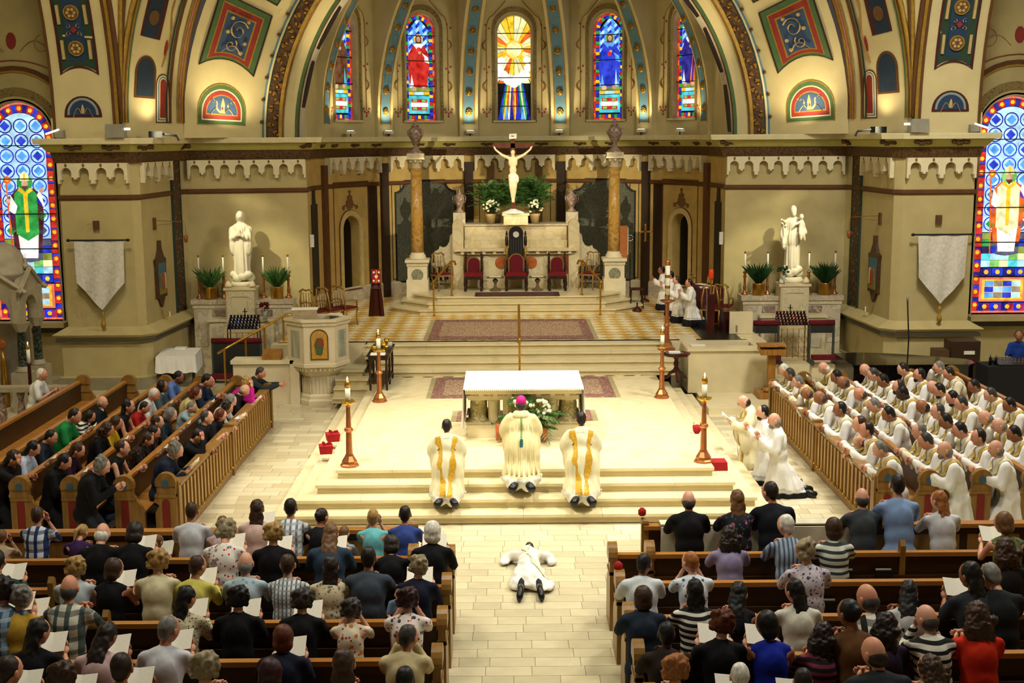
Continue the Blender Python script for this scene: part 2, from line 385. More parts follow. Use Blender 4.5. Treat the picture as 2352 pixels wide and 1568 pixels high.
for k in range(4):
    z = .56+.14*(k+1); fy = UY[k]; xl = -3.45 if k > 1 else -3.2
    MB().bx(xl, 3.4, fy+.03, fy+.1, z-.14, z-.045).build('riser', M_riser, us)
    xs = [xl-.03+(3.45-xl)*i/5 for i in range(6)]
    for i in range(5): MB().bx(xs[i]+.002, xs[i+1]-.002, fy, fy+.42, z-.045, z).build('tread_slab', M_plat, us)
for k in range(4):      # steps turning toward the pulpit
    z = .14*(k+1)+.142; y0 = 26.35+.3*k; x0 = -4.0-.003*k; x1 = -3.08-.12*k
    MB().bx(x0, x1, y0, 28.4, z-.14, z-.045).build('riser', M_riser, us)
    MB().bx(x0, x1+.03, y0-.03, 28.4, z-.045, z).build('tread_slab', M_plat, us)
for s_ in (-1, 1): MB().bx(*sorted((s_*3.45, s_*5.6)), 28.15, 28.5, 0, 1.12).build('retaining_wall', M_plat, us)
# platform of the high altar: three steps with canted ends
for k in range(3):
    z0 = 1.12+.14*k; fy = 32.85+.3*k; hx = 2.55-.22*k; hx2 = 3.35-.28*k; by = 33.7+.25*k
    P = [(-hx, fy), (hx, fy), (hx2, by), (hx2, 36.6), (-hx2, 36.6), (-hx2, by)]
    q = MB().slab(P, lambda u, v, d: Vector((u, v, d)), z0, z0+.095)
    c_ = (0, 35); Q = [(x*1.012, y-.03 if y < 36 else y) for x, y in P]
    o = q.build('floor_altar_step', M_riser); struct(o, 'canted marble step below the bishop chair')
    MB().slab(Q, lambda u, v, d: Vector((u, v, d)), z0+.095, z0+.14).build('tread_slab', M_plat, o)
ZH = 1.54
# ------------------------------------------------------------------ walls
AR, AY = 5.4, 33.0
def apse(u, v, o):
    a = u/AR; r = AR-o; return Vector((r*sin(a), AY+r*cos(a), v))
LH = [(-14.5, 30.8), (-10.9, 30.8), (-10.45, 30.6), (-10.4, 28.9), (-8.78, 28.9), (-8.62, 29.05), (-8.42, 31.75), (-8.3, 31.98), (-5.35, 32.5), (-5.4, 33.0)]
RH = [(-x, y) for x, y in LH]
PROF = lambda z0, z1, o=0, b=-.35: [(b, z0), (o, z0), (o, z1), (b, z1)]
wl = struct(MB().sweep(LH[2:][::-1], PROF(0, 5.75)).build('wall_left', M_wall), 'cream plaster piers and side altar wall left of the apse')
wr = struct(MB().sweep(RH[2:], PROF(0, 5.75)).build('wall_right', M_wall), 'cream plaster piers and side altar wall right of the apse')
def holed(fn, u0, u1, z0, z1, hole, off0=-.3, extra=()):
    "wall strip with a round-headed opening hole=(uc,w,zb,h)"
    mb = MB(); uc, w, zb, h = hole; r = w/2; us = {u0, u1, uc-r, uc+r}
    for i in range(13): us.add(uc-r*cos(pi*i/12))
    k = 8
    for i in range(1, k): us.add(u0+(u1-u0)*i/k)
    us = sorted(us)
    for a, b_ in zip(us[:-1], us[1:]):
        if b_-a < 1e-5: continue
        mid = (a+b_)/2
        if abs(mid-uc) < r-1e-6:
            ha = zb+h-r+sqrt(max(0, r*r-(a-uc)**2)); hb = zb+h-r+sqrt(max(0, r*r-(b_-uc)**2))
            if zb > z0: mb.slab([(a, z0), (b_, z0), (b_, zb), (a, zb)], fn, off0, 0)
            mb.slab([(a, ha), (b_, hb), (b_, z1), (a, z1)], fn, off0, 0)
        else: mb.slab([(a, z0), (b_, z0), (b_, z1), (a, z1)], fn, off0, 0)
    return mb
B30 = AR*pi/6
wa = struct(MB().bx(-.1, .1, 38.75, 38.85, 1, 2).build('wall_apse', M_apse), 'curved apse wall painted ochre with brown pilasters below the windows')
DOORS = {}
for i in range(-3, 4):
    u0, u1 = (i-.5)*B30, (i+.5)*B30
    if abs(i) == 3: u0, u1 = (u0, -AR*pi/2) if i < 0 else (AR*pi/2, u1); u0, u1 = sorted((max(-AR*pi/2, (i-.5)*B30), min(AR*pi/2, (i+.5)*B30)))
    if abs(i) == 2: mb = holed(apse, u0, u1, 1.12, 5.5, (i*B30, .78, 1.12, 2.44)); 
    else:
        mb = MB(); n = 5
        for k in range(n): mb.slab([(u0+(u1-u0)*k/n, 1.12), (u0+(u1-u0)*(k+1)/n, 1.12), (u0+(u1-u0)*(k+1)/n, 5.5), (u0+(u1-u0)*k/n, 5.5)], apse, -.3, 0)
    mb.build('wall_bay', M_apse, wa)
    if abs(i) == 2:
        dn = 1 if i < 0 else 2; uc = i*B30
        d = MB().slab(lancet(.9, 2.5), lambda u, v, o, uc=uc: apse(u+uc, v+1.12, o), -1.6, -1.5).build('door_%d' % dn, M_dark); struct(d, 'dark arched doorway in the apse wall')  # black sheet stands for the unlit passage behind the opening
        side = 1 if i < 0 else -1
        MB().slab([(-.42, 0), (.42, 0), (.42, 2.5), (-.42, 2.5)], lambda u, v, o, uc=uc, s=side: apse(uc+s*(.4+o), 1.12+v, -.5+u*.45), 0, .04).build('reveal', mat('reveal_shaded', '3a2c14', .7), d)  # deep brown reveal: shade of the doorway is put into its colour
        MB().slab(lancet(.36, 2.2), lambda u, v, o, uc=uc, s=side: apse(u+uc-s*.16, v+1.12, o), -.5, -.42).build('door_leaf', mat('door_leaf', '15110b', .6), d)
        O = lancet(1.06, 2.6, 14); I = lancet(.78, 2.45, 14)
        fnd = lambda u, v, o, uc=uc: apse(u+uc, v+1.12, o)
        MB().ring(O, I, fnd, 0, .05).build('arch_surround', mat('door_surround', 'd0b878', .7), d)
        MB().ring(lancet(1.10, 2.62, 14), lancet(1.06, 2.6, 14), fnd, 0, .03).build('painted_line', M_brown, d)
        rec = [(-.82, .35), (.82, .35), (.82, 3.4), (-.82, 3.4)]; rin = [(-.785, .385), (.785, .385), (.785, 3.365), (-.785, 3.365)]
        MB().ring(rec, rin, fnd, 0, .012).build('painted_line', M_brown, d)
        sc = MB()   # painted finial above the doorway
        for s_ in (-1, 1):
            sc.slab([(s_*p[0], p[1]) for p in ([(0, 2.62), (.14, 2.66), (.17, 2.85), (.07, 2.92), (.05, 3.02), (0, 3.05)][::s_])], fnd, 0, .012)
            sp = [(s_*(.1+.22*t-.05*sin(t*6)), 2.95-.34*t+.05*cos(t*7)) for t in [i_/14 for i_ in range(15)]]
            sc.tube([fnd(u, v, .012) for u, v in sp], .022, 5)
            sc.tube([fnd(s_*(.3+.045*cos(a/2)), 2.68+.045*sin(a/2), .012) for a in range(11)], .016, 5)
        sc.tube([fnd(0, v, .012) for v in (3.02, 3.16)], .03, 5); sc.tube([fnd(u, 3.12, .012) for u in (-.06, .06)], .02, 5)
        sc.build('painted_finial', mat('finial_paint', '7b5534', .7), d)
for s_ in (-1, 1):
    for k, a in enumerate((15, 45, 75)):
        uc = s_*radians(a)*AR
        MB().slab([(uc-.13, 1.12), (uc+.13, 1.12), (uc+.13, 5.0), (uc-.13, 5.0)], apse, 0, .10).build('pilaster', M_dkbrown if a != 75 else M_brown, wa)
        w2 = uc+s_*.42
        if a == 45:
            for e_ in (uc-s_*.45, uc+s_*.42):
                O = [(e_-.17, 1.6), (e_+.17, 1.6), (e_+.17, 4.45), (e_-.17, 4.45)]; I = [(e_-.145, 1.625), (e_+.145, 1.625), (e_+.145, 4.425), (e_-.145, 4.425)]
                if e_*s_ < uc*s_: MB().ring(O, I, apse, 0, .012).build('painted_line', M_black, wa)
                else: MB().slab(O, apse, 0, .012).build('painted_panel', M_dkbrown, wa)
        if a == 15:
            e_ = s_*.92; O = [(e_-.17, 3.0), (e_+.17, 3.0), (e_+.17, 4.45), (e_-.17, 4.45)]; I = [(e_-.15, 3.02), (e_+.15, 3.02), (e_+.15, 4.43), (e_-.15, 4.43)]
            MB().ring(O, I, apse, 0, .012).build('painted_line', M_black, wa)
            MB().slab([(uc-s_*.68-.1, 1.12), (uc-s_*.68+.1, 1.12), (uc-s_*.68+.1, 5.0), (uc-s_*.68-.1, 5.0)], apse, 0, .08).build('pilaster', mat('pilaster_ochre', '6d4f22', .7), wa)
    # grey mosaic panels with notched shoulders
    for i in (1,):
        uc = s_*B30
        def shp(w, h, n, z0):
            r = n; pts = [(-w, z0), (w, z0), (w, h-r)]+[(w-r+r*sin(t), h-r+r-r*cos(t)) for t in []]
            pts += [(w-r*sin(t), h-r*cos(t)) for t in [pi/2*(1-j/6) for j in range(0)]]
            L_ = [(w-r*sin(pi/2*j/6), h-r*cos(pi/2*j/6)) for j in range(7)]
            return [(-w, z0), (w, z0)]+L_+[(-u, v) for u, v in L_[::-1]]
        fm = lambda u, v, o, uc=uc: apse(u+uc, v, o)
        MB().ring(shp(1.02, 4.5, .34, 1.5), shp(.97, 4.45, .34, 1.55), fm, 0, .025).build('painted_line', M_black, wa)
        O = MB(); S_ = shp(.97, 4.45, .34, 1.55)
        O.slab(S_, fm, 0, .015); O.build('mosaic_panel', mat('mosaic_grey', '3c3c2e', .6, var=.5, scale=26, col2='66664e', rnd=.05), wa)
    # half hidden panel nearest the side wall
    uc = s_*radians(84)*AR; fm = lambda u, v, o, uc=uc: apse(u+uc, v, o)
    MB().slab([(-.3, 1.6), (.3, 1.6), (.3, 4.0), (.16, 4.0), (.12, 4.4), (-.12, 4.4), (-.16, 4.0), (-.3, 4.0)], fm, 0, .03).build('painted_panel', mat('mosaic_dark', '2e2b20', .6), wa)
# wall line, frieze, cornice: one continuous run of mouldings from pier to pier
ARC = [(AR*sin(radians(a)), AY+AR*cos(radians(a))) for a in range(84, -85, -6)]
RUN = RH[2:]+ARC+LH[2:][::-1]
PIERX = [(-10.62, 30.6)]
def run(name, prof, m, label): return struct(MB().sweep(RUN, prof).build(name, m), label)
run('trim_1', [(-.2, 5.62), (.40, 5.62), (.42, 5.72), (.42, 5.75), (-.2, 5.75)], M_cream, 'projecting top ledge of the cornice')
co = run('trim_2', [(-.2, 5.44), (.16, 5.44), (.20, 5.48), (.30, 5.60), (.30, 5.63), (-.2, 5.63)], mat('cornice_olive', 'b9b060', .7, var=.06), 'olive cornice fascia around the apse')
run('trim_3', [(-.2, 5.20), (.07, 5.20), (.10, 5.30), (.13, 5.44), (-.2, 5.44)], M_frieze, 'dark band of carved gilded leaf under the cornice')
run('trim_4', [(-.1, 4.36), (.02, 4.36), (.045, 4.40), (.045, 4.46), (.02, 4.48), (-.1, 4.48)], M_brown, 'thin brown string moulding around the walls')
WAIN = [(-.2, 0), (.22, 0), (.22, .30), (.13, .32), (.13, 1.10), (.16, 1.12), (.20, 1.16), (.20, 1.22), (.26, 1.25), (.30, 1.30), (.02, 1.46), (-.2, 1.46)]
for nm, H_ in (('left', LH[2:][::-1]), ('right', RH[2:])):
    P_ = H_ if nm == 'right' else H_
    P_ = P_[:6] if nm == 'right' else P_[-6:]
    w = struct(MB().sweep(P_, WAIN).build('baseboard_'+nm, M_wall), 'moulded wainscot base around the '+nm+' pier')
    MB().sweep(P_, [(.0, 1.13), (.235, 1.13), (.235, 1.2), (.0, 1.2)]).build('dark_moulding', mat('slate_moulding', '4b4638', .6), w)
    MB().sweep(P_, [(.0, 0), (.235, 0), (.235, .29), (.0, .29)]).build('plinth', M_base, w)
AB = MB().sweep(ARC, [(0, 1.12), (.05, 1.12), (.05, 1.5), (.02, 1.55), (0, 1.55)]).build('baseboard_apse', M_marbleg); struct(AB, 'marble skirting at the foot of the apse wall')
# leaf brackets set along the cornice
bm = MB(); rb = random.Random(2)
for i in range(7):
    bm.ell((-.17+i*.055, 0, rb.uniform(-.02, .02)), (.045, .05, .06), 6, 4)
bme = bm.mesh(True)
acc = 0
for (a, b_) in zip(RUN[:-1], RUN[1:]):
    pass
for s_ in (-1, 1):
    for (x, y, rz) in ((9.95, 28.62, 0), (9.1, 28.62, 0), (8.4, 28.9, -.7), (8.2, 31.4, -.1), (5.35, 32.25, .16)):
        obj('leaf_bracket', bme, M_frieze, co, (s_*x, y, 5.54), s_*rz)
    for a in (82, 72, 60, 50, 33, 22, 9):
        p = apse(s_*radians(a)*AR, 5.54, .24); obj('leaf_bracket', bme, M_frieze, co, p, -s_*radians(a))
# ------------------------------------------------------------------ corbel arcade under the frieze
def corbel(w=.34):
    # two little arches; long pendant at the sides, short one in the middle
    def arch(c, r): return [(c+r*cos(t), 4.98+r*sin(t)) for t in [pi*i/6 for i in range(7)]]
    P = [(0, 4.76), (.06, 4.76)]; L = 2*w; a1 = L*.25; a2 = L*.75; r = w*.30
    pts = [(0, 5.2), (0, 4.74), (.045, 4.74), (.045, 4.82), (a1-r, 4.82), ]+[(a1-r*cos(t), 4.98+r*sin(t)) for t in [pi*i/7 for i in range(8)]]
    pts += [(a1+r, 4.88), (L/2-.03, 4.88), (L/2-.03, 4.84), (L/2+.03, 4.84), (L/2+.03, 4.88), (a2-r, 4.88)]
    pts += [(a2-r*cos(t), 4.98+r*sin(t)) for t in [pi*i/7 for i in range(8)]]+[(a2+r, 4.82), (L-.045, 4.82), (L-.045, 4.74), (L, 4.74), (L, 5.2)]
    return pts[::-1]
M_corb = mat('corbel_plaster', 'e3d6ad', .7, var=.05)
M_dot = mat('corbel_dot', '7a5a2a', .7)
def arcade(fn, u0, u1, n, parent, o0=.0, o1=.16):
    L = (u1-u0)/n; base = corbel(L/2)
    for k in range(n):
        ob = MB().slab([(u0+k*L+u, v) for u, v in base], fn, o0, o1).build('corbel_arch', M_corb, parent)
        for j in (.25, .75):
            uu = u0+(k+j)*L
            MB().slab([(uu+.03*cos(a), 5.15+.045*sin(a)) for a in [2*pi*i/6 for i in range(6)]], fn, o1, o1+.006).build('painted_dot', M_dot, ob)
for s_, par in ((-1, wl), (1, wr)):
    def mir(fn): return (lambda u, v, o: Vector((-fn(u, v, o).x, fn(u, v, o).y, fn(u, v, o).z))) if s_ > 0 else fn
    f1, L1 = frame_fn((-10.4, 28.9), (-8.78, 28.9)); arcade(mir(f1), .02, L1-.02, 2, par)
    f2, L2 = frame_fn((-8.62, 29.05), (-8.42, 31.75)); arcade(mir(f2), .05, L2*.75, 2, par, 0, .1)
    f3, L3 = frame_fn((-8.3, 31.98), (-5.35, 32.5)); arcade(mir(f3), .05, L3-.03, 4, par)
    # painted strip beside the station
    MB().slab([(L2*.77, 1.5), (L2*.97, 1.5), (L2*.97, 5.2), (L2*.77, 5.2)], mir(f2), 0, .04).build('painted_strip', mat_pattern('strip_paint', 'floral', ['4c3a24', '7c2d20', '8a8460'], 5, .7), par)
    for e_ in (.755, .97): MB().slab([(L2*e_, 1.48), (L2*(e_+.02), 1.48), (L2*(e_+.02), 5.2), (L2*e_, 5.2)], mir(f2), 0, .05).build('painted_line', mat('deep_green_paint', '24382c', .7), par)
for i in range(-2, 3):
    c_ = i*B30; arcade(apse, c_-B30*.44, c_+B30*.44, 3, wa)
# ------------------------------------------------------------------ upper apse: window wall, ribs, rosettes
WZ, WW_, WH = 6.22, .98, 3.06
wu = struct(MB().bx(-.1, .1, 39.1, 39.2, 10.8, 11).build('wall_apse_upper', M_vault), 'cream upper apse wall pierced by five stained glass windows')
for i in range(-3, 4):
    u0, u1 = max(-AR*pi/2, (i-.5)*B30), min(AR*pi/2, (i+.5)*B30)
    if abs(i) < 3: mb = holed(apse, u0, u1, 5.7, 11, (i*B30, WW_+.18, WZ-.05, WH+.14), -.32)
    else: mb = MB().slab([(u0, 5.7), (u1, 5.7), (u1, 11), (u0, 11)], apse, -.3, 0)
    mb.build('wall_bay', M_vault, wu)
def rprof(z): return sqrt(max(0.1, AR*AR-max(0, z-6.3)**2))
ros = MB().lathe([(0.001, .05), (.045, .05), (.05, .035), (.095, .03), (.11, .0), (.11, -.01)], 10)
for k in range(8): ros.ell((.072*cos(k*pi/4), .072*sin(k*pi/4), .03), (.026, .026, .02), 6, 4)
rosm = ros.mesh(True); M_ros = mat('gilded_rosette', 'a9822f', .4, .45, var=.25, scale=20)
for i, a in enumerate((-75, -45, -15, 15, 45, 75)):
    uc = radians(a)*AR; zs = [5.7+.36*k for k in range(15)]
    def rf(u, v, o, uc=uc):
        base = AR-rprof(v)+.16; an = uc/AR; r = AR-base-o
        c0 = Vector((r*sin(an), AY+r*cos(an), v)); return c0+Vector((cos(an), -sin(an), 0))*u
    mb = MB()
    for z0, z1 in zip(zs[:-1], zs[1:]):
        for (ua, ub) in ((-.28, .28),): mb.add([rf(ua, z0, 0), rf(ub, z0, 0), rf(ub, z1, 0), rf(ua, z1, 0)], [(0, 1, 2, 3)])
        for s_ in (-.28, .28):
            bk = lambda z: apse(uc+s_, z, -.05)
            mb.add([rf(s_, z0, 0), rf(s_, z1, 0), bk(z1), bk(z0)], [(0, 1, 2, 3)])
    rib = mb.build('rib', M_vault, wu)
    bb = MB()
    for z0, z1 in zip([6.12]+zs[2:-1], zs[2:]): bb.slab([(-.155, z0), (.155, z0), (.155, z1), (-.155, z1)], rf, 0, .014)
    bb.build('blue_band', M_teal, rib)
    for s_ in (-1, 1):
        bb = MB()
        for z0, z1 in zip([6.1]+zs[2:-1], zs[2:]): bb.slab([(s_*.155, z0), (s_*.185, z0), (s_*.185, z1), (s_*.155, z1)][::s_], rf, 0, .02)
        bb.build('gold_edge', M_goldp, rib)
    for k in range(7):
        z = 6.46+.58*k; o = obj('rosette', rosm, M_ros, rib); p = rf(0, z, .02); q = rf(0, z+.05, .02)-rf(0, z-.05, .02); n_ = rf(0, z, .1)-rf(0, z, 0)
        o.location = p; o.rotation_euler = n_.to_track_quat('Z', 'Y').to_euler()
# painted stems and flowers beside each window
st = lambda fn, s_: None
for i in range(-2, 3):
    for s_ in (-1, 1):
        uc = i*B30+s_*.83; fn = lambda u, v, o: apse(u, v, o)
        mb = MB(); zz = [6.5+.14*k for k in range(17)]
        mb.tube([fn(uc, z, .008) for z in zz], .016, 5)
        for zc in (7.15, 8.35): mb.tube([fn(uc+s_*.11*sin(t*3.4), zc+.34*t-.1, .008) for t in [k/9 for k in range(10)]], [.012+.02*sin(pi*k/9) for k in range(10)], 5)
        top = [(uc-s_*.16*(1-cos(t)), 8.74+.5*sin(t)) for t in [pi/2*k/8 for k in range(9)]]+[(i*B30+s_*(.6-.12*k), 9.3+.13*k) for k in range(4)]
        mb.tube([fn(u, v, .008) for u, v in top], .016, 5)
        so = mb.build('painted_stem', mat('stem_paint', '9a7436', .7), wu)
        fb = MB()
        for (du, dz) in ((0, 6.42), (-.08, 6.46), (.08, 6.46), (-.11, 6.54), (.11, 6.54), (0, 6.34), (-.06, 7.72), (.08, 7.78), (.02, 7.62), (.09, 8.9), (-.02, 9.0)):
            fb.slab([(uc+du+.032*cos(a), dz+.036*sin(a)) for a in [2*pi*k/7 for k in range(7)]], fn, 0, .012)
        fb.build('painted_flowers', mat('flower_paint', 'a8503c', .7), so)
    fn = lambda u, v, o: apse(u+i*B30, v, o)
    MB().ring(lancet(WW_+.36, WH+.32, 14), lancet(WW_+.18, WH+.16, 14), lambda u, v, o: fn(u, v+WZ-.06, o), 0, .02).build('painted_surround', mat_pattern('surround_paint', 'floral', ['8c7a48', '5e5330', '7d3b28'], 14, .7), wu)
# closing half dome behind the ribs
mb = MB(); mb.grid(lambda a, t, o: Vector(((AR+.3)*cos(t)*sin(a), AY+(AR+.3)*cos(t)*cos(a), 10.3+2.2*sin(t))), [radians(-90+10*k) for k in range(19)], [pi/2*k/6 for k in range(7)])
struct(mb.build('ceiling_apse', M_vault, None, True), 'cream half dome closing the apse')
# ------------------------------------------------------------------ triumphal arch
def archband(r0, y0, r1, y1, zs=5.75):
    "conical band: u runs front to back (m), v along the arc (m at mid radius) from the left springing"
    L = hypot(r1-r0, y1-y0); rm = (r0+r1)/2
    def fn(u, v, o):
        t = u/L; r = r0+(r1-r0)*t; y = y0+(y1-y0)*t; th = v/rm
        nx, ny = (y1-y0)/L, -(r1-r0)/L     # normal leaning inward / forward
        r -= nx*o; y -= ny*o*(1 if r1 < r0 else 1)
        return Vector((-r*cos(th), y, zs+r*sin(th)))
    return fn, L, rm
def band(name, r0, y0, r1, y1, m, parent=None, label=None, zs=5.75, n=48, off=0):
    fn, L, rm = archband(r0, y0, r1, y1, zs); mb = MB().grid(fn, [0, L], [rm*pi*i/n for i in range(n+1)], off)
    o = mb.build(name, m, parent, True)
    if parent is None: struct(o, label)
    return o, fn, L, rm
arch = []
ca, fnA, LA, rmA = band('ceiling_splay', 8.05, 31.0, 6.42, 32.35, M_vault, None, 'splayed cream arch band with painted blue panels')
an, *_ = band('ceiling_arch', 6.42, 32.35, 6.36, 32.30, M_teal, None, 'triumphal arch mouldings in front of the apse')
for (a, b_, c_, d_, m_) in ((6.36, 32.30, 6.30, 32.28, M_cream), (6.30, 32.24, 6.26, 32.24, mat('arch_green_dark', '24351f', .7)), (6.26, 32.22, 5.98, 32.26, M_frieze), (5.98, 32.2, 5.9, 32.2, M_goldp), (5.9, 32.22, 5.88, 32.4, M_leaf), (5.88, 32.4, 5.62, 32.5, M_vault), (5.62, 32.5, 5.54, 32.5, M_green), (5.54, 32.5, 5.51, 32.54, M_brown)):
    band('moulding', a, b_, c_, d_, m_, an)
so_, fnS, LS, rmS = band('soffit', 5.51, 32.54, 5.45, 33.05, mat('soffit_white', 'd9d2b8', .7), an)
for k in range(11):
    v0 = .75+k*1.52
    MB().slab([(.12, v0), (.36, v0), (.36, v0+1.2), (.12, v0+1.2)], fnS, 0, .02).build('soffit_panel', mat('soffit_dark', '2c170c', .6), an)
# gilded leaves on the archivolt
lf = MB()
for k in range(7): lf.ell((.05*sin(k*1.9), .05*cos(k*2.3), .0), (.05, .03, .02), 6, 4, Matrix.Rotation(k*.9, 3, 'Z'))
lfm = lf.mesh(True)
fnB, LB, rmB = archband(6.26, 32.22, 5.98, 32.26)
for k in range(96):
    v = rmB*pi*(k+.5)/96; p = fnB(LB*(.5+.22*(-1)**k), v, .03); o = obj('gilded_leaf', lfm, M_leaf, an, p); o.rotation_euler = (pi/2, 0, 0); o.rotation_euler.rotate_axis('Z', k*.7)
bead = MB().ell((0, 0, 0), (.045, .045, .045), 8, 6).mesh(True)
fnC, LC, rmC = archband(6.42, 32.35, 6.36, 32.30)
for k in range(36): obj('bead', bead, M_brown, an, fnC(LC/2, rmC*pi*(k+.7)/36.5, .04))
# painted panels on the splay
def spiral(fn, c, r, turns, s_, a0, w, o): return [fn(c[0]+s_*r*(1-.8*t)*cos(a0+turns*2*pi*t), c[1]+r*(1-.8*t)*sin(a0+turns*2*pi*t), o) for t in [k/26 for k in range(27)]]
M_scroll = mat('scroll_paint', 'c2a468', .6, var=.1)
def splay_panels(fn, L, total, flip):
    g = (lambda u, v, o: fn(u, total-v, o)) if flip else fn
    rs = -1 if flip else 1
    # lunette at the springing
    fl_ = lambda u, v, o: g(L*.47+u, .30+v, o)
    pan = None
    def lay(name, O, I, m, d, par):
        if flip: O = O[::-1]; I = I[::-1] if I else None
        mb = MB(); (mb.ring(O, I, fl_, -.01, d) if I else mb.slab(O, fl_, -.01, d)); return mb.build(name, m, par)
    root = lay('painted_lunette', lancet(1.30, 1.0, 14), lancet(1.26, .97, 14), M_goldp, .02, ca)
    def sh(w, h, d): return [(u, v+d) for u, v in lancet(w, h-d, 14)]
    lay('border', sh(1.26, .97, .02), sh(1.08, .87, .11), M_green, .018, root); lay('border', sh(1.08, .87, .11), sh(1.03, .84, .14), M_cream, .019, root)
    lay('border', sh(1.03, .84, .14), sh(.85, .74, .24), M_red, .018, root); lay('border', sh(.85, .74, .24), sh(.81, .71, .27), M_goldp, .019, root); lay('field', sh(.81, .71, .27), None, M_blue, .018, root)
    sc = MB()
    for s_ in (-1, 1):
        sc.tube([fl_(s_*(.05+.16*t+.04*sin(5*t)), .31+.26*t, .024) for t in [k/9 for k in range(10)]], [.03-.012*k/9 for k in range(10)], 5, flat=.3)
        sc.tube([fl_(s_*(.06+.26*t), .31+.09*sin(4*t), .024) for t in [k/9 for k in range(10)]], .02, 5, flat=.3)
        sc.tube(spiral(fl_, (s_*.26, .56), .06, 1, s_, 0, .01, .024), .014, 5, flat=.3)
    sc.tube([fl_(0, .29+.36*t, .026) for t in [k/6 for k in range(7)]], [.08, .06, .05, .06, .05, .03, .01], 6, flat=.3); sc.build('scroll', M_scroll, root)
    MB().tube([fl_(0, .33+.2*t, .036) for t in [k/4 for k in range(5)]], [.01, .03, .03, .02, .01], 6, flat=.3).build('bud', M_red, root)
    v0 = 1.62
    for k in range(4):
        h = 1.7; w = 1.5
        def fp(u, v, o, v0=v0, k=k): return g(L*.47+u, v0+v-(.22*(1-(u/.75)**2) if False else 0), o)
        def out(d):
            bot = [(-w/2+d+(w-2*d)*j/8, (.26*((w-2*d)/w)**2*(1-(2*j/8-1)**2) if k == 0 else 0)+d) for j in range(9)]
            return bot+[(w/2-d, h-d), (-w/2+d, h-d)]
        def lay2(name, a, b_, m, dd, par):
            O = out(a); I = out(b_) if b_ is not None else None
            if flip: O = O[::-1]; I = I[::-1] if I else None
            mb = MB(); (mb.ring(O, I, fp, -.015, dd) if I else mb.slab(O, fp, -.015, dd)); return mb.build(name, m, par)
        r_ = lay2('painted_panel', 0, .035, M_dkbrown, .03, ca); lay2('border', .035, .17, M_green, .02, r_); lay2('border', .17, .2, M_goldp, .024, r_)
        lay2('border', .2, .33, M_red, .02, r_); lay2('border', .33, .37, M_goldp, .024, r_); lay2('field', .37, None, M_blue, .018, r_)
        sc = MB()
        sc.tube(spiral(fp, (.02, 1.0), .26, 1.4, 1, .6, .02, .085), [.03-.012*j/26 for j in range(27)], 5, flat=.3)
        sc.tube(spiral(fp, (-.08, .62), .17, 1.2, -1, 2.2, .02, .085), .02, 5, flat=.3)
        sc.tube([fp(-.26+.5*t, .42+.2*sin(3*t), .085) for t in [j/8 for j in range(9)]], .022, 5, flat=.3)
        for (a_, b_) in ((-.24, .9), (.28, .75), (.24, .5), (-.22, 1.24), (.2, 1.28)): sc.slab([(a_+.045*cos(t), b_+.045*sin(t)) for t in [2*pi*j/8 for j in range(8)]][::rs], fp, 0, .085)
        sc.build('scroll', M_scroll, r_)
        v0 += h+.28
TOT = rmA*pi
splay_panels(fnA, LA, TOT, False); splay_panels(fnA, LA, TOT, True)
# ------------------------------------------------------------------ crossing arch, transept arches, pendentives
cb, fnX, LX, rmX = band('ceiling_crossing', 8.9, 28.9, 8.05, 31.0, M_vault, None, 'cream band of the crossing arch', 6.1, 48)
for s0, w_, m_ in ((-.02, .10, M_brown), (.08, .04, M_goldp), (.14, .05, M_green), (1.55, .06, mat('arch_green_dark', '24351f', .7)), (1.66, .10, M_brown), (1.98, .06, M_goldp), (2.06, .06, M_pink), (2.14, .06, M_goldp), (2.22, .05, M_brown)):
    mb = MB().grid(fnX, [s0, s0+w_], [rmX*pi*i/48 for i in range(49)], .035); mb.grid(fnX, [s0, s0+.001], [rmX*pi*i/48 for i in range(49)], .0); mb.build('painted_moulding', m_, cb, True)
for flip in (0, 1):
    g = (lambda u, v, o: fnX(u, rmX*pi-v, o)) if flip else fnX
    def bandstrip(name, pts, m_, d):
        P_ = pts[::-1] if flip else pts
        return MB().slab(P_, g, 0, d).build(name, m_, cb)
    for k in range(6):   # long dark blue strip, in lengths that follow the curve
        a0 = 1.9+k*.9; bandstrip('painted_strip', [(.45, a0), (1.15, a0), (1.15, a0+.9), (.45, a0+.9)], mat('strip_red', '4a1d14', .7), .014)
        bandstrip('painted_strip', [(.52, a0), (1.0, a0), (1.0, a0+.9), (.52, a0+.9)], mat('strip_blue', '1d2f40', .7), .02)
        bandstrip('painted_medallion', [(.76+.17*cos(t), a0+.45+.17*sin(t)) for t in [2*pi*j/12 for j in range(12)]], mat('medallion_brown', '6a4a24', .7), .05)
    bandstrip('painted_lunette', [(u+.8, v+.55) for u, v in lancet(.75, .95)], M_brown, .014)
    bandstrip('painted_lunette', [(u+.8, v+.6) for u, v in lancet(.6, .84)], mat('strip_blue', '1d2f40', .7), .02)
    for (c0, w0, m0) in ((0, .5, M_brown), (.03, .44, M_cream), (.06, .36, M_teal), (.09, .28, M_cream), (.12, .22, M_red)):
        bandstrip('painted_lunette', [(u+1.45, v+.0+c0) for u, v in lancet(w0, 1.15-2*c0)], m0, .012+c0*.1)
    mb = MB(); mb.tube([g(1.42+.08*sin(v*4), v, .01) for v in [1.3+.12*k for k in range(22)]], [.02+.03*abs(sin(k*.9)) for k in range(22)], 5, flat=.2); mb.build('painted_stem', mat('stem_paint', '9a7436', .7), cb)
    bandstrip('painted_flower', [(1.42+.05*cos(t), 1.75+.2*sin(t)) for t in [2*pi*j/8 for j in range(8)]], M_red, .02)
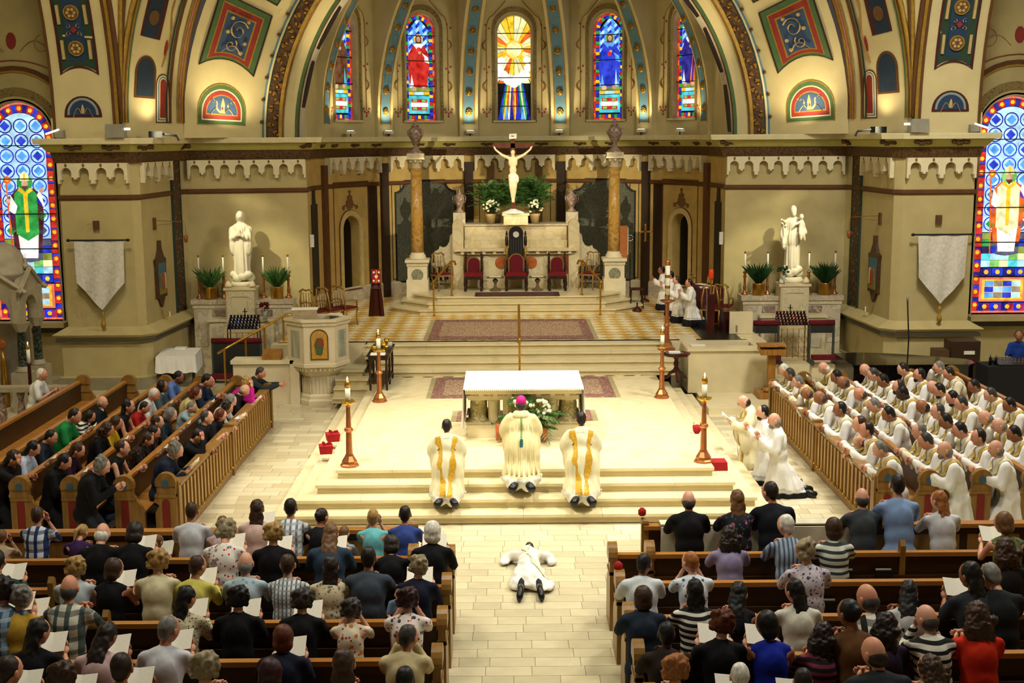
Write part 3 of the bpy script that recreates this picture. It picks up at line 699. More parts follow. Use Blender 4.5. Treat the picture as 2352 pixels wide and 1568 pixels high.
for s_, nm in SIDES:
    R_ = 7.6
    def tr(u, v, o, s_=s_):   # u: distance outward from the crossing corner, v: arc length
        a = v/R_; r = R_-o; return Vector((s_*(8.9+u), 28.9-R_+r*cos(a), 6.1+r*sin(a) if v > 0 else 6.1+v))
    root = struct(MB().grid(tr, [0, 1.55], [-.4]+[R_*pi/2*i/16 for i in range(17)]).build('ceiling_transept_'+nm, M_vault, None, True), 'soffit of the '+nm+' transept arch with dark painted panels')
    fl_ = lambda P_: P_ if s_ < 0 else P_[::-1]
    for (a, b_, m_) in ((0, .06, M_green), (.06, .13, M_goldp), (.13, .2, M_brown), (1.48, 1.55, M_brown)):
        MB().grid(tr, [a, b_], [-.4]+[R_*pi/2*i/16 for i in range(17)], .03).build('painted_moulding', m_, root, True)
    for k, (v0, h) in enumerate(((1.05, 1.75), (3.0, 1.7), (4.95, 1.7))):
        def fp(u, v, o, v0=v0): return tr(.86-u if True else u, v0+v, o)
        def out(d, w=.86):
            bot = [(-w/2+d+(w-2*d)*j/8, (.16*(1-(2*j/8-1)**2) if k == 0 else 0)+d) for j in range(9)]
            return bot+[(w/2-d, h/2-d), (w/2-d, h-d), (-w/2+d, h-d), (-w/2+d, h/2)]
        def P_(q): return q if s_ < 0 else q[::-1]
        pr = MB().ring(P_(out(0)), P_(out(.05)), fp, -.02, .03).build('painted_panel', mat('panel_maroon', '451512', .7), root)
        MB().slab(P_(out(.05)), fp, -.03, .008).build('field', mat('panel_green', '26402c', .7), pr)
        MB().slab(P_([(-.2, .3), (.2, .3), (.2, h-.1), (-.2, h-.1)]), fp, -.02, .014).build('field', mat('panel_blue', '203a58', .7), pr)
        for e_ in (.27, .72):
            c_ = (0, .12+h*e_)
            MB().ring(P_([(.17*cos(t), c_[1]+.17*sin(t)) for t in [2*pi*j/14 for j in range(14)]]), P_([(.145*cos(t), c_[1]+.145*sin(t)) for t in [2*pi*j/14 for j in range(14)]]), fp, 0, .085).build('medallion_ring', M_goldp, pr)
            md = MB().slab(P_([(.145*cos(t), c_[1]+.145*sin(t)) for t in [2*pi*j/14 for j in range(14)]]), fp, 0, .078).build('medallion', mat('medallion_brown', '6a4a24', .7), pr)
            fb = MB()
            for j in range(6): fb.slab(P_([(.08*cos(j*pi/3)+.035*cos(t), c_[1]+.08*sin(j*pi/3)+.035*sin(t)) for t in [2*pi*q/6 for q in range(6)]]), fp, 0, .09)
            fb.build('medallion_flower', M_scroll, pr)
        MB().slab(P_([(.07, .12+h*.5), (0, .2+h*.5), (-.07, .12+h*.5), (0, .04+h*.5)]), fp, 0, .085).build('painted_diamond', M_red, pr)
        sc = MB()
        for q in (-1, 1):
            for w_ in (-1, 1): sc.tube(spiral(fp, (q*.11, .12+h*.5+w_*.08), .06, 1, q, w_, -.01, .075), .012, 5, flat=.3)
            for e_ in (.2, .64): sc.slab(P_([(q*.3-.03, h*e_), (q*.3+.03, h*e_), (q*.3+.03, h*e_+.42), (q*.3-.03, h*e_+.42)]), fp, 0, .07)
        sc.build('scroll', M_scroll, pr)
    lu = MB().slab(fl_([(u+.86, v+.12) for u, v in lancet(.84, .47)]), lambda u, v, o: tr(1.72-u, v, o), -.01, .02).build('painted_lunette', mat('panel_maroon', '451512', .7), root)
    MB().slab(fl_([(u+.86, v+.17) for u, v in lancet(.7, .38)]), lambda u, v, o: tr(1.72-u, v, o), 0, .026).build('border', mat('pale_blue_paint', '8b9a92', .7), lu)
    MB().slab(fl_([(u+.86, v+.17) for u, v in lancet(.6, .33)]), lambda u, v, o: tr(1.72-u, v, o), 0, .03).build('field', mat('panel_blue', '203a58', .7), lu)
    sc = MB()
    for q in (-1, 1): sc.tube([tr(.86+q*(.03+.2*t), .2+.12*sin(4*t), .034) for t in [k/8 for k in range(9)]], [.03-.015*k/8 for k in range(9)], 5, flat=.3)
    sc.tube([tr(.86, .2+.2*t, .034) for t in (0, .5, 1)], [.03, .04, .01], 6, flat=.3); sc.build('scroll', M_scroll, lu)
    # pendentive between the two arches
    pv = []; nn = 12
    mb = MB(); A_ = []; B_ = []
    for k in range(nn+1):
        h = 7.3*k/nn; th = math.asin(min(1, h/8.9)); A_.append(Vector((s_*8.9*cos(th), 28.9, 6.1+h))); a = math.asin(min(1, h/R_)); B_.append(Vector((s_*8.9, 28.9-R_+R_*cos(a), 6.1+h)))
    for k in range(nn):
        mb.add([A_[k], B_[k], B_[k+1], A_[k+1]], [(0, 1, 2, 3)])
    pe = struct(mb.build('ceiling_pendentive_'+nm, M_vault, None, True), 'cream pendentive above the '+nm+' pier')
    for off in (-.05, .06): MB().tube([a.lerp(b_, .5+off*1.2)+Vector((-s_*.02, -.02, 0)) for a, b_ in zip(A_, B_)], .05, 6).build('groin_rib', M_goldp if off > 0 else M_brown, pe, True)
    for ln, m_ in ((A_, M_goldp), (B_, M_brown)): MB().tube([p+Vector((0, -.03, 0)) for p in ln], .06, 6).build('groin_rib', m_, pe, True)
    # pier wall above the cornice
    pw = struct(MB().slab([(0, 5.7), (1.6, 5.7), (1.6, 6.2), (0, 6.2)], lambda u, v, o: Vector((s_*(8.9+u), 28.9-o, v)), -.3, 0).build('wall_pier_'+nm, M_vault), 'plain wall above the '+nm+' pier ledge')
    sl = MB(); P0, P1 = (8.9, 28.9), (8.05, 31.0)
    sl.add([(s_*8.9, 28.9, 5.7), (s_*8.05, 31.0, 5.7), (s_*8.05, 31.0, 6.2), (s_*8.9, 28.9, 6.2)], [(0, 1, 2, 3)]); sl.build('wall_return', M_vault, pw)
    # transept end wall with the big window
    fT, LT = frame_fn((-14.5, 30.8), (-10.3, 30.8)); fw_ = (lambda u, v, o: Vector((-fT(u, v, o).x, 30.8-o, v))) if s_ > 0 else fT
    uc = 14.5-12.0
    hw = holed(fw_, 0, LT, 0, 13, (uc, 1.70, 1.32, 5.34), -.4)
    wt = struct(hw.build('wall_transept_'+nm, M_wall), 'transept end wall around the big '+nm+' window')
    for (w0, w1, h0, m_, d_) in ((2.9, 2.7, 6.25, M_brown, .06), (2.7, 2.6, 6.15, M_goldp, .04), (2.2, 1.8, 5.75, mat_pattern('surround_paint', 'floral', ['8c7a48', '5e5330', '7d3b28'], 14, .7), .02)):
        def ha(w_, hh): return [(u, v) for u, v in arcp(0, hh-w_/2, w_/2, 0, pi, 16)]
        O = ha(w0, h0); I = ha(w1, h0-(w0-w1)/2); O = [(w0/2, 4.0)]+O+[(-w0/2, 4.0)]; I = [(w1/2, 4.0)]+I+[(-w1/2, 4.0)]
        MB().ring(O, I, lambda u, v, o: fw_(uc+u, v+1.32-.1, o), 0, d_).build('arch_moulding', m_, wt)
    # painted border lines in the lunette above
    mb = MB(); 
    mb.tube([fw_(uc+u, v, .01) for u, v in arcp(0, 5.6, 2.0, pi*.02, pi*.98, 24)], .05, 6, flat=.3); mb.tube([fw_(uc+s__*1.55*1.0, v, .01) for s__, v in ((1, 7.2), (1, 11))], .05, 6, flat=.3); mb.tube([fw_(uc-1.55, v, .01) for v in (7.2, 11)], .05, 6, flat=.3)
    mb.build('painted_border', M_pink, wt)
    mb = MB()
    for q in (-1, 1):
        mb.tube(spiral(fw_, (uc+q*.75, 7.95), .3, 1.2, q, 0, .02, .01), .035, 5, flat=.3); mb.tube([fw_(uc+q*(.2+.9*t), 7.8+.25*sin(4*t), .01) for t in [k/8 for k in range(9)]], .04, 5, flat=.3)
        mb.tube([fw_(uc+q*(1.1+.1*sin(t*8)), 8+1.5*t, .01) for t in [k/12 for k in range(13)]], .025, 5, flat=.3)
    mb.build('painted_scroll', mat('pale_scroll', 'c2a05e', .7), wt)
    MB().slab([(uc+.12*cos(t), 8.05+.2*sin(t)) for t in [2*pi*j/10 for j in range(10)]], fw_, 0, .02).build('painted_flower', M_red, wt)
    # floor-level dado
    MB().bx(*sorted((s_*10.4, s_*14.5)), 30.68, 30.8, 1.05, 1.25).build('dado_rail', mat('slate_moulding', '4b4638', .6), wt)
    # nave-side walls of the transept beyond the frame, to close the room
    struct(MB().bx(*sorted((s_*14.4, s_*14.7)), 8, 31, 0, 13).build('wall_side_'+nm, M_wall), 'transept side wall beyond the '+nm+' pews')
struct(MB().bx(-14.6, 14.6, 2, 29, 13.6, 13.8).build('ceiling_nave', M_vault) , 'cream nave vault above the pews') if False else None
# ------------------------------------------------------------------ stained glass
G = {k: mat_glass('glass_'+k, c, s) for k, c, s in (('red', 'c01a10', 1.0), ('orange', 'e06010', 1.1), ('blue', '1230c8', 1.0), ('deep', '16108a', .9), ('sky', '4f9af0', 1.2), ('pale', 'a8d4f8', 1.2), ('green', '1f9a40', 1.0), ('lime', '7ac060', 1.0),
     ('yellow', 'f0b818', 1.2), ('white', 'f2f4ee', 1.25), ('cream', 'f0e6b0', 1.1), ('skin', 'd2a88c', .9), ('aqua', '48c8d8', 1.1), ('brown', '6a4022', .6), ('purple', '5c1a5a', .8), ('maroon', '5a1224', .7), ('salmon', 'e8785c', 1.0), ('grey', '5a5a78', .7), ('tan', 'a09080', .8), ('ground', '8a9a3a', .8), ('navy', '101050', .8), ('sun', 'fdf0a0', 1.15))}
M_lead = mat('lead_came', '0c0c10', .5)
def edgefn(w, h):
    r = w/2; Ls = h-r; arc_ = pi*r; T = 2*Ls+arc_
    def e(s, d):
        if s < Ls: return (r-d, s)
        if s < Ls+arc_: a = (s-Ls)/r; return ((r-d)*cos(a), h-r+(r-d)*sin(a))
        return (-r+d, h-r-(s-Ls-arc_))
    return e, T
def pane(par, pts, fn, m, d=.0, name='pane'):
    a = sum(p[0]*q[1]-q[0]*p[1] for p, q in zip(pts, pts[1:]+pts[:1]))
    if a < 0: pts = pts[::-1]
    return MB().slab(pts, fn, d-.012, d+.012).build(name, m, par)
def disc(c, r, n=10, sx=1): return [(c[0]+sx*r*cos(2*pi*i/n), c[1]+r*sin(2*pi*i/n)) for i in range(n)]
def border(par, fn, w, h, d0, d1, step, cols, bottom=True, gap=.006):
    e, T = edgefn(w, h); n = int(round((T-d0)/step)); s0 = d1 if bottom else 0
    for i in range(n):
        a, b_ = s0+(T-2*s0)*i/n+gap, s0+(T-2*s0)*(i+1)/n-gap; mid = (a+b_)/2
        pane(par, [e(a, d0), e(mid, d0), e(b_, d0), e(b_, d1), e(mid, d1), e(a, d1)], fn, G[cols[i % len(cols)]])
    if bottom:
        n = max(4, int(round(w/step)))
        for i in range(n):
            a, b_ = -w/2+d0+(w-2*d0)*i/n+gap, -w/2+d0+(w-2*d0)*(i+1)/n-gap
            pane(par, [(a, d0), (b_, d0), (b_, d1), (a, d1)], fn, G[cols[(i+1) % len(cols)]])
def lattice(par, fn, x0, x1, y0, y1, s, cols, top=None, name='pane'):
    i = 0; y = y0; row = 0
    while y < y1:
        x = x0+(row % 2)*s/2
        while x < x1+.01:
            p = [(x-s/2, y), (x, y-s*.55), (x+s/2, y), (x, y+s*.55)]; p = [(min(max(u*.97+x*.03, x0), x1), min(max(v, y0), y1)) for u, v in p]
            if top is None or all(top(u, v) for u, v in p):
                if abs(sum(a[0]*b_[1]-b_[0]*a[1] for a, b_ in zip(p, p[1:]+p[:1]))) > 1e-3: pane(par, p, fn, G[cols[i % len(cols)]], 0, name)
            x += s; i += 1
        y += s*.55; row += 1; i += 1
def saint(par, fn, c, S, P):
    "figure of glass pieces; coordinates in figure heights"
    def q(pts, m, d=.006, name='glass_piece'): return pane(par, [(c[0]+u*S, c[1]+v*S) for u, v in pts], fn, G[m], d, name)
    for pts, m, d in P: q(pts, m, d)
def bars(par, fn, w, ys):
    for y in ys: MB().slab([(-w/2, y-.012), (w/2, y-.012), (w/2, y+.012), (-w/2, y+.012)], fn, .0, .045).build('saddle_bar', M_lead, par)
def base_plate(par, fn, iw, y0, y1):
    h = y1-y0
    pane(par, [(-iw, y0), (iw, y0), (iw, y1), (-iw, y1)], fn, G['aqua'], -.002)
    pane(par, [(-iw*.75, y0+h*.18), (iw*.75, y0+h*.18), (iw*.75, y1-h*.18), (-iw*.75, y1-h*.18)], fn, G['red'], .003)
    for k in range(3):
        for r_ in (.22, .66): pane(par, [(-iw*.66+k*iw*.44+.006, y0+h*r_), (-iw*.66+(k+1)*iw*.44-.006, y0+h*r_), (-iw*.66+(k+1)*iw*.44-.006, y0+h*(r_+.13)), (-iw*.66+k*iw*.44+.006, y0+h*(r_+.13))], fn, G['yellow' if k == 1 else 'lime'], .008)
    pane(par, [(-iw*.8, y0+h*.38), (iw*.8, y0+h*.38), (iw*.86, y0+h*.5), (iw*.8, y0+h*.62), (-iw*.8, y0+h*.62), (-iw*.86, y0+h*.5)], fn, G['white'], .01)
HALO = lambda m, y=.88, r=.085: (disc((0, y), r, 14), m, .008)
def standing(robe, mantle, lower, halo='yellow', extra=()):
    return [([(-.16, .0), (.15, .0), (.2, .35), (.19, .62), (.1, .78), (-.1, .78), (-.2, .6), (-.2, .3)], robe, .005), HALO(halo), (disc((0, .875), .05, 10, .8), 'skin', .011), ([(-.055, .8), (.055, .8), (.06, .9), (.04, .94), (-.04, .94), (-.06, .9)], 'brown', .0095),
            ([(-.1, .78), (0, .66), (.1, .78), (.05, .8), (-.05, .8)], mantle, .009), ([(.02, .66), (.18, .56), (.2, .45), (.06, .5), (-.02, .6)], mantle, .010), (disc((.02, .64), .03), 'skin', .013),
            ([(-.05, .02), (.0, .3), (.06, .02)], lower, .009), ([(-.17, .02), (-.13, .4), (-.09, .02)], mantle, .009), ([(.1, .02), (.12, .35), (.16, .02)], lower, .009), (disc((-.1, .0), .04, 8, 1.4), 'skin', .011), (disc((.09, .01), .035, 8, 1.4), 'skin', .011)]+list(extra)
APSE_FIG = {-2: ('window_1', standing('brown', 'brown', 'aqua'), 'stained glass window with a brown robed figure, farthest left in the apse'),
            -1: ('window_2', standing('red', 'white', 'red'), 'stained glass window with a red robed haloed figure'),
            1: ('window_4', standing('blue', 'sky', 'pale', 'lime', [(disc((0, .6), .04), 'red', .014)]), 'stained glass window with a blue robed veiled figure'),
            2: ('window_5', standing('deep', 'white', 'orange', 'lime', [([(.02, .0), (.06, .0), (.1, .55), (.05, .6)], 'orange', .012)]), 'stained glass window with a dark blue robed figure, farthest right in the apse')}
for i in range(-2, 3):
    fn = lambda u, v, o, i=i: apse(u+i*B30, v+WZ, o-.22)
    w, h = WW_, WH
    name, label = (APSE_FIG[i][0], APSE_FIG[i][2]) if i else ('window_3', 'central stained glass window with golden sunburst above coloured rays')
    root = struct(MB().slab(lancet(w+.2, h+.1, 16), fn, -.05, -.03).build(name, M_lead), label)
    MB().ring(lancet(w+.2, h+.1, 16), lancet(w, h, 16), fn, -.03, .2).build('reveal', mat('window_reveal', 'b9a878', .7), root)
    MB().slab([(-w/2-.15, -.06), (w/2+.15, -.06), (w/2+.15, 0), (-w/2-.15, 0)], fn, -.05, .27).build('sill', M_cream, root)
    if i:
        border(root, fn, w-.02, h-.01, .0, .045, .16, ['red', 'red', 'orange'])
        border(root, fn, w-.02, h-.01, .05, .15, .105, ['blue', 'deep', 'green', 'red', 'blue', 'yellow', 'deep', 'green'])
        iw = w/2-.17; r = iw
        inside = lambda u, v: v < h-.17-iw or u*u+(v-(h-.17-iw))**2 <= iw*iw*1.02
        lattice(root, fn, -iw, iw, .95, h-.17, .11, ['sky', 'blue', 'sky', 'pale'], inside)
        pane(root, [(-iw, .84), (iw, .84), (iw, .95), (-iw, .95)], fn, G['ground'], .002)
        for k in range(2): pane(root, [((-iw if k == 0 else iw*.5), .74), ((-iw*.5 if k == 0 else iw), .74), ((-iw*.5 if k == 0 else iw), .83), ((-iw if k == 0 else iw*.5), .83)], fn, G['yellow'], .002)
        pane(root, [(-iw*.46, .74), (iw*.46, .74), (iw*.46, .83), (-iw*.46, .83)], fn, G['pale'], .002)
        base_plate(root, fn, iw, .2, .72)
        saint(root, fn, (0, .92), 1.62, APSE_FIG[i][1]); bars(root, fn, w, (1.0, 1.72, 2.44))
    else:
        c = (0, h*.68); N = 28; e, T = edgefn(w-.02, h-.01)
        def hit(a):   # distance to the window edge along an angle
            t = .05
            while t < 4:
                u, v = c[0]+t*cos(a), c[1]+t*sin(a)
                if abs(u) > w/2-.02 or v < h*.36 or (v > h-w/2 and u*u+(v-(h-w/2))**2 > (w/2-.02)**2): return t
                t += .02
            return t
        for k in range(N):
            a0, a1 = 2*pi*k/N+.01, 2*pi*(k+1)/N-.01; t0, t1 = hit(a0), hit(a1); tm_ = hit((a0+a1)/2)
            pane(root, [(c[0]+.26*cos(a0), c[1]+.26*sin(a0)), (c[0]+t0*cos(a0), c[1]+t0*sin(a0)), (c[0]+tm_*cos((a0+a1)/2), c[1]+tm_*sin((a0+a1)/2)), (c[0]+t1*cos(a1), c[1]+t1*sin(a1)), (c[0]+.26*cos(a1), c[1]+.26*sin(a1))], fn, G[('yellow', 'sun', 'cream', 'orange' if k % 8 == 3 else 'yellow')[k % 4]], 0, 'ray_pane')
        pane(root, disc(c, .27, 18), fn, G['yellow'], .004); pane(root, disc(c, .22, 18), fn, G['sun'], .009)
        for (u, v, r) in ((-.38, 1.75, .12), (-.42, 1.55, .1), (-.33, 1.32, .16), (-.14, 1.2, .17), (.1, 1.2, .16), (.3, 1.32, .16), (.4, 1.55, .12), (.36, 1.78, .1), (0, 1.1, .14)): pane(root, [(max(min(p, w/2-.02), -w/2+.02), q) for p, q in disc((u, v), r, 12)], fn, G['white'], .008, 'cloud_pane')
        cc = ['blue', 'green', 'yellow', 'orange', 'cream', 'blue', 'orange', 'yellow', 'red', 'blue', 'green', 'cream', 'green', 'blue']
        for k in range(14):
            a0, a1 = -.46+.92*k/14, -.46+.92*(k+1)/14
            pane(root, [(a0*.55, 1.12), (a1*.55, 1.12), (a1*1.02-.004, .02), (a0*1.02+.004, .02)], fn, G[cc[k]], 0, 'ray_pane')
        for k in range(6): pane(root, [(-.45+.16*k, .02), (-.33+.16*k, .02), (-.36+.15*k, .5)], fn, G[('blue', 'sky', 'deep')[k % 3]], .006, 'ray_pane')
        bars(root, fn, w, (.42, .84, 1.26, 1.68, 2.1, 2.55))
BISHOP = lambda robe, over, alb, halo: [([(-.15, .1), (.15, .1), (.2, .5), (.17, .72), (.1, .8), (-.1, .8), (-.17, .72), (-.2, .5)], over, .004), ([(-.09, .0), (.1, .0), (.13, .35), (-.12, .35)], alb, .006), ([(-.1, .05), (.1, .05), (.12, -.03), (.0, -.05), (-.12, -.03)], 'grey', .005),
      ([(-.13, .28), (0, .2), (.13, .28), (.13, .74), (.08, .79), (-.08, .79), (-.13, .74)], robe, .008), ([(-.02, .3), (.02, .3), (.025, .74), (-.025, .74)], 'yellow', .011), ([(-.09, .78), (0, .72), (.09, .78), (.06, .81), (0, .76), (-.06, .81)], 'yellow', .012),
      HALO(halo, .87, .09), (disc((0, .855), .05, 10, .8), 'skin', .011), ([(-.045, .83), (.045, .83), (.0, .77)], 'brown', .0125), ([(-.055, .89), (.055, .89), (.045, .96), (0, 1.0), (-.045, .96)], 'cream', .013), ([(-.012, .89), (.012, .89), (.012, .97), (-.012, .97)], 'yellow', .014),
      ([(-.19, -.02), (-.175, -.02), (-.205, .86), (-.22, .86)], 'orange', .013), (disc((-.2, .9), .045, 8), 'orange', .013), (disc((-.2, .9), .022, 8), 'yellow', .015), ([(-.17, .72), (-.2, .55), (-.13, .5), (-.1, .6)], alb, .010), ([(.13, .72), (.21, .58), (.19, .72), (.16, .78)], alb, .010), (disc((.19, .78), .03), 'skin', .013), (disc((-.2, .66), .025), 'skin', .014)]
for s_, nm in SIDES:
    w, h = 1.62, 5.28
    fn = lambda u, v, o, s_=s_: Vector((s_*12.0+u, 30.8-(o-.22), 1.34+v))
    root = struct(MB().slab(lancet(w+.2, h+.1, 18), fn, -.05, -.03).build('window_%d' % (6 if s_ < 0 else 7), M_lead), 'tall stained glass window of a bishop in %s vestments' % ('green' if s_ < 0 else 'red and white'))
    MB().ring(lancet(w+.16, h+.08, 18), lancet(w, h, 18), fn, -.03, .22).build('reveal', mat('window_reveal', 'b9a878', .7), root)
    border(root, fn, w, h, .0, .045, .22, ['salmon'])
    border(root, fn, w, h, .05, .235, .16, ['blue', 'red', 'deep', 'red'])
    e, T = edgefn(w, h); n = int(T/.32)
    for k in range(n):
        c = e(.2+(T-.4)*k/(n-1), .142)
        pane(root, disc(c, .085, 10), fn, G['red'], .006, 'flower_pane'); pane(root, disc(c, .055, 5), fn, G['yellow'], .011, 'flower_pane')
    iw = w/2-.245
    for y0 in (.06, .92):
        for k in range(4): pane(root, [(-iw+k*iw/2+.01, y0), (-iw+(k+1)*iw/2-.01, y0), (-iw+(k+1)*iw/2-.01, y0+.19), (-iw+k*iw/2+.01, y0+.19)], fn, G['blue' if k % 2 else 'deep']); pane(root, disc((-iw+(k+.5)*iw/2, y0+.095), .06, 6), fn, G['yellow'], .008, 'flower_pane')
    pane(root, [(-iw, .28), (iw, .28), (iw, .88), (-iw, .88)], fn, G['salmon'], -.004); pane(root, [(-iw+.06, .33), (iw-.06, .33), (iw-.06, .83), (-iw+.06, .83)], fn, G['yellow'], .0)
    for a in range(4):
        for b_ in range(3): pane(root, [(-iw+.12+a*.225, .37+b_*.145), (-iw+.335+a*.225, .37+b_*.145), (-iw+.335+a*.225, .505+b_*.145), (-iw+.12+a*.225, .505+b_*.145)], fn, G[('sky', 'pale', 'blue', 'tan')[(a*3+b_*2) % 4]], .006)
    for a in range(5):
        for b_ in range(5): pane(root, [(-iw+a*2*iw/5+.005, 1.14+b_*.17), (-iw+(a+1)*2*iw/5-.005, 1.14+b_*.17), (-iw+(a+1)*2*iw/5-.005, 1.3+b_*.17), (-iw+a*2*iw/5+.005, 1.3+b_*.17)], fn, G[('pale', 'aqua', 'lime', 'pale', 'cream')[(a*2+b_) % 5] if b_ < 2 else ('blue', 'green', 'grey', 'ground', 'navy')[(a+b_*2) % 5]])
    inside = lambda u, v: v < h-.25-iw or u*u+(v-(h-.25-iw))**2 <= iw*iw*1.02
    pane(root, [(u, v+2.0) for u, v in lancet(2*iw, h-.25-2.0, 16)], fn, G['pale'], -.006)
    for a in range(3):
        for b_ in range(9):
            c = (-iw+(a+.5)*2*iw/3, 2.2+b_*.36)
            if not inside(c[0], c[1]+.1): continue
            MB().ring(disc(c, .18, 14), disc(c, .15, 14), fn, -.005, .008).build('ring_pane', G['deep' if b_ > 5 else 'blue'], root)
            pane(root, [(c[0]+.12*cos(t), c[1]+.12*sin(t)) for t in (0, pi/2, pi, 3*pi/2)], fn, G[('sky', 'blue', 'sky')[(a+b_) % 3] if b_ > 2 else ('green', 'blue', 'grey')[(a+b_) % 3]], .004)
    saint(root, fn, (0.02, 1.52), 2.12, BISHOP('green', 'maroon', 'white', 'green') if s_ < 0 else BISHOP('cream', 'orange', 'white', 'lime'))
    bars(root, fn, w, (.9, 1.75, 2.6, 3.45, 4.25))
    MB().bx(*sorted((s_*11.02, s_*12.95)), 30.35, 30.9, 1.22, 1.33).build('sill', M_wall, root)
# ------------------------------------------------------------------ furnishings of the sanctuary
M_brass = mat('polished_brass', 'b98a3a', .28, .85, var=.15, scale=8)
M_copper = mat('copper_bronze', 'b87444', .32, .75, var=.15, scale=8)
M_gold = mat('gold_metal', 'd6a63a', .25, .85, var=.1)
M_wax = mat('candle_wax', 'efe9d0', .5, var=.03)
M_flame = mat('flame', 'fff0c0', .5, emit=12)
M_red_v = mat('red_velvet', '650b1a', .9, var=.15)
M_redb = mat('bright_red_cloth', '9c0a0e', .8, var=.12)
M_white = mat('white_linen', 'f4f1e6', .8, var=.03)
M_paper = mat('paper', 'ece6cc', .8, var=.03)
M_wood_d = mat_pattern('dark_walnut', 'wood', ['1d0f08', '3d2412'], 5, .4, stretch=(1, 1, .2))
M_wood_m = mat_pattern('red_mahogany', 'wood', ['2c0c07', '4a170d'], 4, .35, stretch=(1, 1, .2))
M_oak = mat_pattern('golden_oak', 'wood', ['8a5a22', 'b07f38'], 5, .38, stretch=(3, 3, .5))
M_leafg = mat('leaf_green', '2a4c1c', .5, var=.35, scale=12, col2='55803a')
M_leafd = mat('leaf_dark', '1c3d16', .5, var=.35, scale=12)
M_yellowm = mat_pattern('sienna_marble', 'marble', ['cfa050', 'b58436', 'dcb468'], 3, .3)
M_redm = mat_pattern('red_marble', 'marble', ['9c8474', '6e5248', 'c4b098'], 5, .3)
M_ros2 = mat('carved_stone', 'd6c8a0', .6, var=.12, scale=16, bump=.5)
M_silver = mat('silver_metal', 'c8c8c0', .25, .9)
M_steel = mat('dark_steel', '2a2a28', .4, .6)
def flame(par, p, s=1): MB().lathe([(.001, 0), (.012*s, .02*s), (.010*s, .035*s), (.001, .065*s)], 8, p).build('flame', M_flame, par, True)
# main altar
al = thing('altar', 'carved marble altar table on stout marble columns, centre of the platform', 'altar', (0, 0, 0))
MB().bx(-.97, .98, 21.38, 22.6, .56, .79).build('plinth', M_plat, al)
for x, m_ in ((-.78, M_marbleg), (.80, M_marbleg)):
    for y in (21.6, 22.4):
        c = MB().lathe([(.2, 0), (.2, .06), (.17, .08), (.145, .1), (.14, .36), (.13, .40), (.15, .42), (.2, .50)], 14, (x, y, .79)).build('column', mat_pattern('breccia', 'marble', ['c9b57e', '8c8a64', 'e0d2a2'], 7, .3), al, True)
        MB().box((x, y, .81), (.44, .4, .05)).build('base', M_ros2, c); MB().lathe([(.15, 0), (.21, .08), (.22, .1)], 10, (x, y, 1.2)).build('capital', M_ros2, c)
for x in (-.5, .52): MB().box((x, 21.75, 1.0), (.2, .3, .44)).build('pier', M_plat, al); MB().lathe([(.1, 0), (.09, .05), (.09, .38), (.12, .44)], 10, (x-.02, 21.55, .79)).build('colonnette', M_plat, al, True)
fp_ = MB().ring([(-.36, .8), (.36, .8), (.36, 1.24), (-.36, 1.24)], [(-.27, .87), (.27, .87), (.27, 1.17), (-.27, 1.17)], lambda u, v, o: Vector((u+.01, 21.6-o, v)), 0, .1).build('front_panel', M_plat, al)
MB().bx(-.27, .29, 21.52, 21.6, .86, 1.18).build('gold_mosaic', mat('gold_mosaic', 'c79a3a', .4, .3, var=.3, scale=40), fp_)
MB().bx(-.95, .96, 21.3, 22.55, 1.25, 1.33).build('lintel', M_stone, al); MB().bx(-.9, .91, 21.24, 22.6, 1.33, 1.39).build('frieze', mat('carved_frieze', 'b89f6c', .6, var=.4, scale=30), al)
for k in range(7): MB().box((-.72+.245*k, 21.21, 1.36), (.08, .05, .07)).build('bracket', M_plat, al)
MB().bx(-.99, 1.0, 21.1, 22.66, 1.39, 1.48).build('tabletop', M_plat, al)
cl = MB()
def clo(u, v, o): return Vector((u, v, 1.497+o))
cl.bx(-1.02, 1.03, 21.05, 22.7, 1.482, 1.5)
for s_ in (-1, 1):   # long hanging ends
    x = 1.03*s_ + (.0 if s_ > 0 else .01); N = 14
    top = [(x, 21.05+1.65*i/N, 1.49) for i in range(N+1)]; bot = [(x+s_*.025*(1+sin(i*1.7)), 21.05+1.65*i/N*.96+.02, .84-.12*abs(sin(i*.5))) for i in range(N+1)]
    cl.add(top+bot, [(i, i+1, N+2+i, N+1+i) for i in range(N)])
for k in range(60):
    u = -1.0+2.03*(k+.5)/60; cl.add([(u-.017, 21.045, 1.49), (u+.017, 21.045, 1.49), (u, 21.045, 1.452)], [(0, 1, 2)])
tag(cl.build('altar_cloth', M_white), 'plain white linen cloth covering the main altar', 'cloth')
o = MB().bx(.02, .2, 22.2, 22.45, 1.502, 1.508).build('corporal', M_paper); tag(o, 'small folded white corporal lying on the altar cloth', 'cloth')
# rugs
def rug(name, pts, z, label, cols, sc, fr=True):
    P = [U(px, py, z=z) for px, py in pts]; x0 = min(p.x for p in P); x1 = max(p.x for p in P); y0 = min(p.y for p in P); y1 = max(p.y for p in P)
    r = thing(name, label, 'rug', ((x0+x1)/2, (y0+y1)/2, z)); w, d = x1-x0, y1-y0
    MB().bx(-w/2, w/2, -d/2, d/2, .001, .012).build('border', mat_pattern(name+'_b', 'rug', cols, sc, .95), r)
    MB().bx(-w/2*.88, w/2*.88, -d/2*.72, d/2*.72, .012, .0135).build('field', mat_pattern(name+'_f', 'rug', [cols[1], cols[2], cols[0]], sc*1.3, .95), r)
    if fr:
        for s_ in (-1, 1):
            mb = MB()
            for k in range(40): mb.box((s_*(w/2+.05), -d/2+d*(k+.5)/40, .004), (.1, d/40*.7, .006))
            o = mb.build('fringe', mat('rug_fringe', 'a99b70', .9), r); o['kind'] = 'stuff'
RC = ['6e4038', '8f7860', '4c4a48']
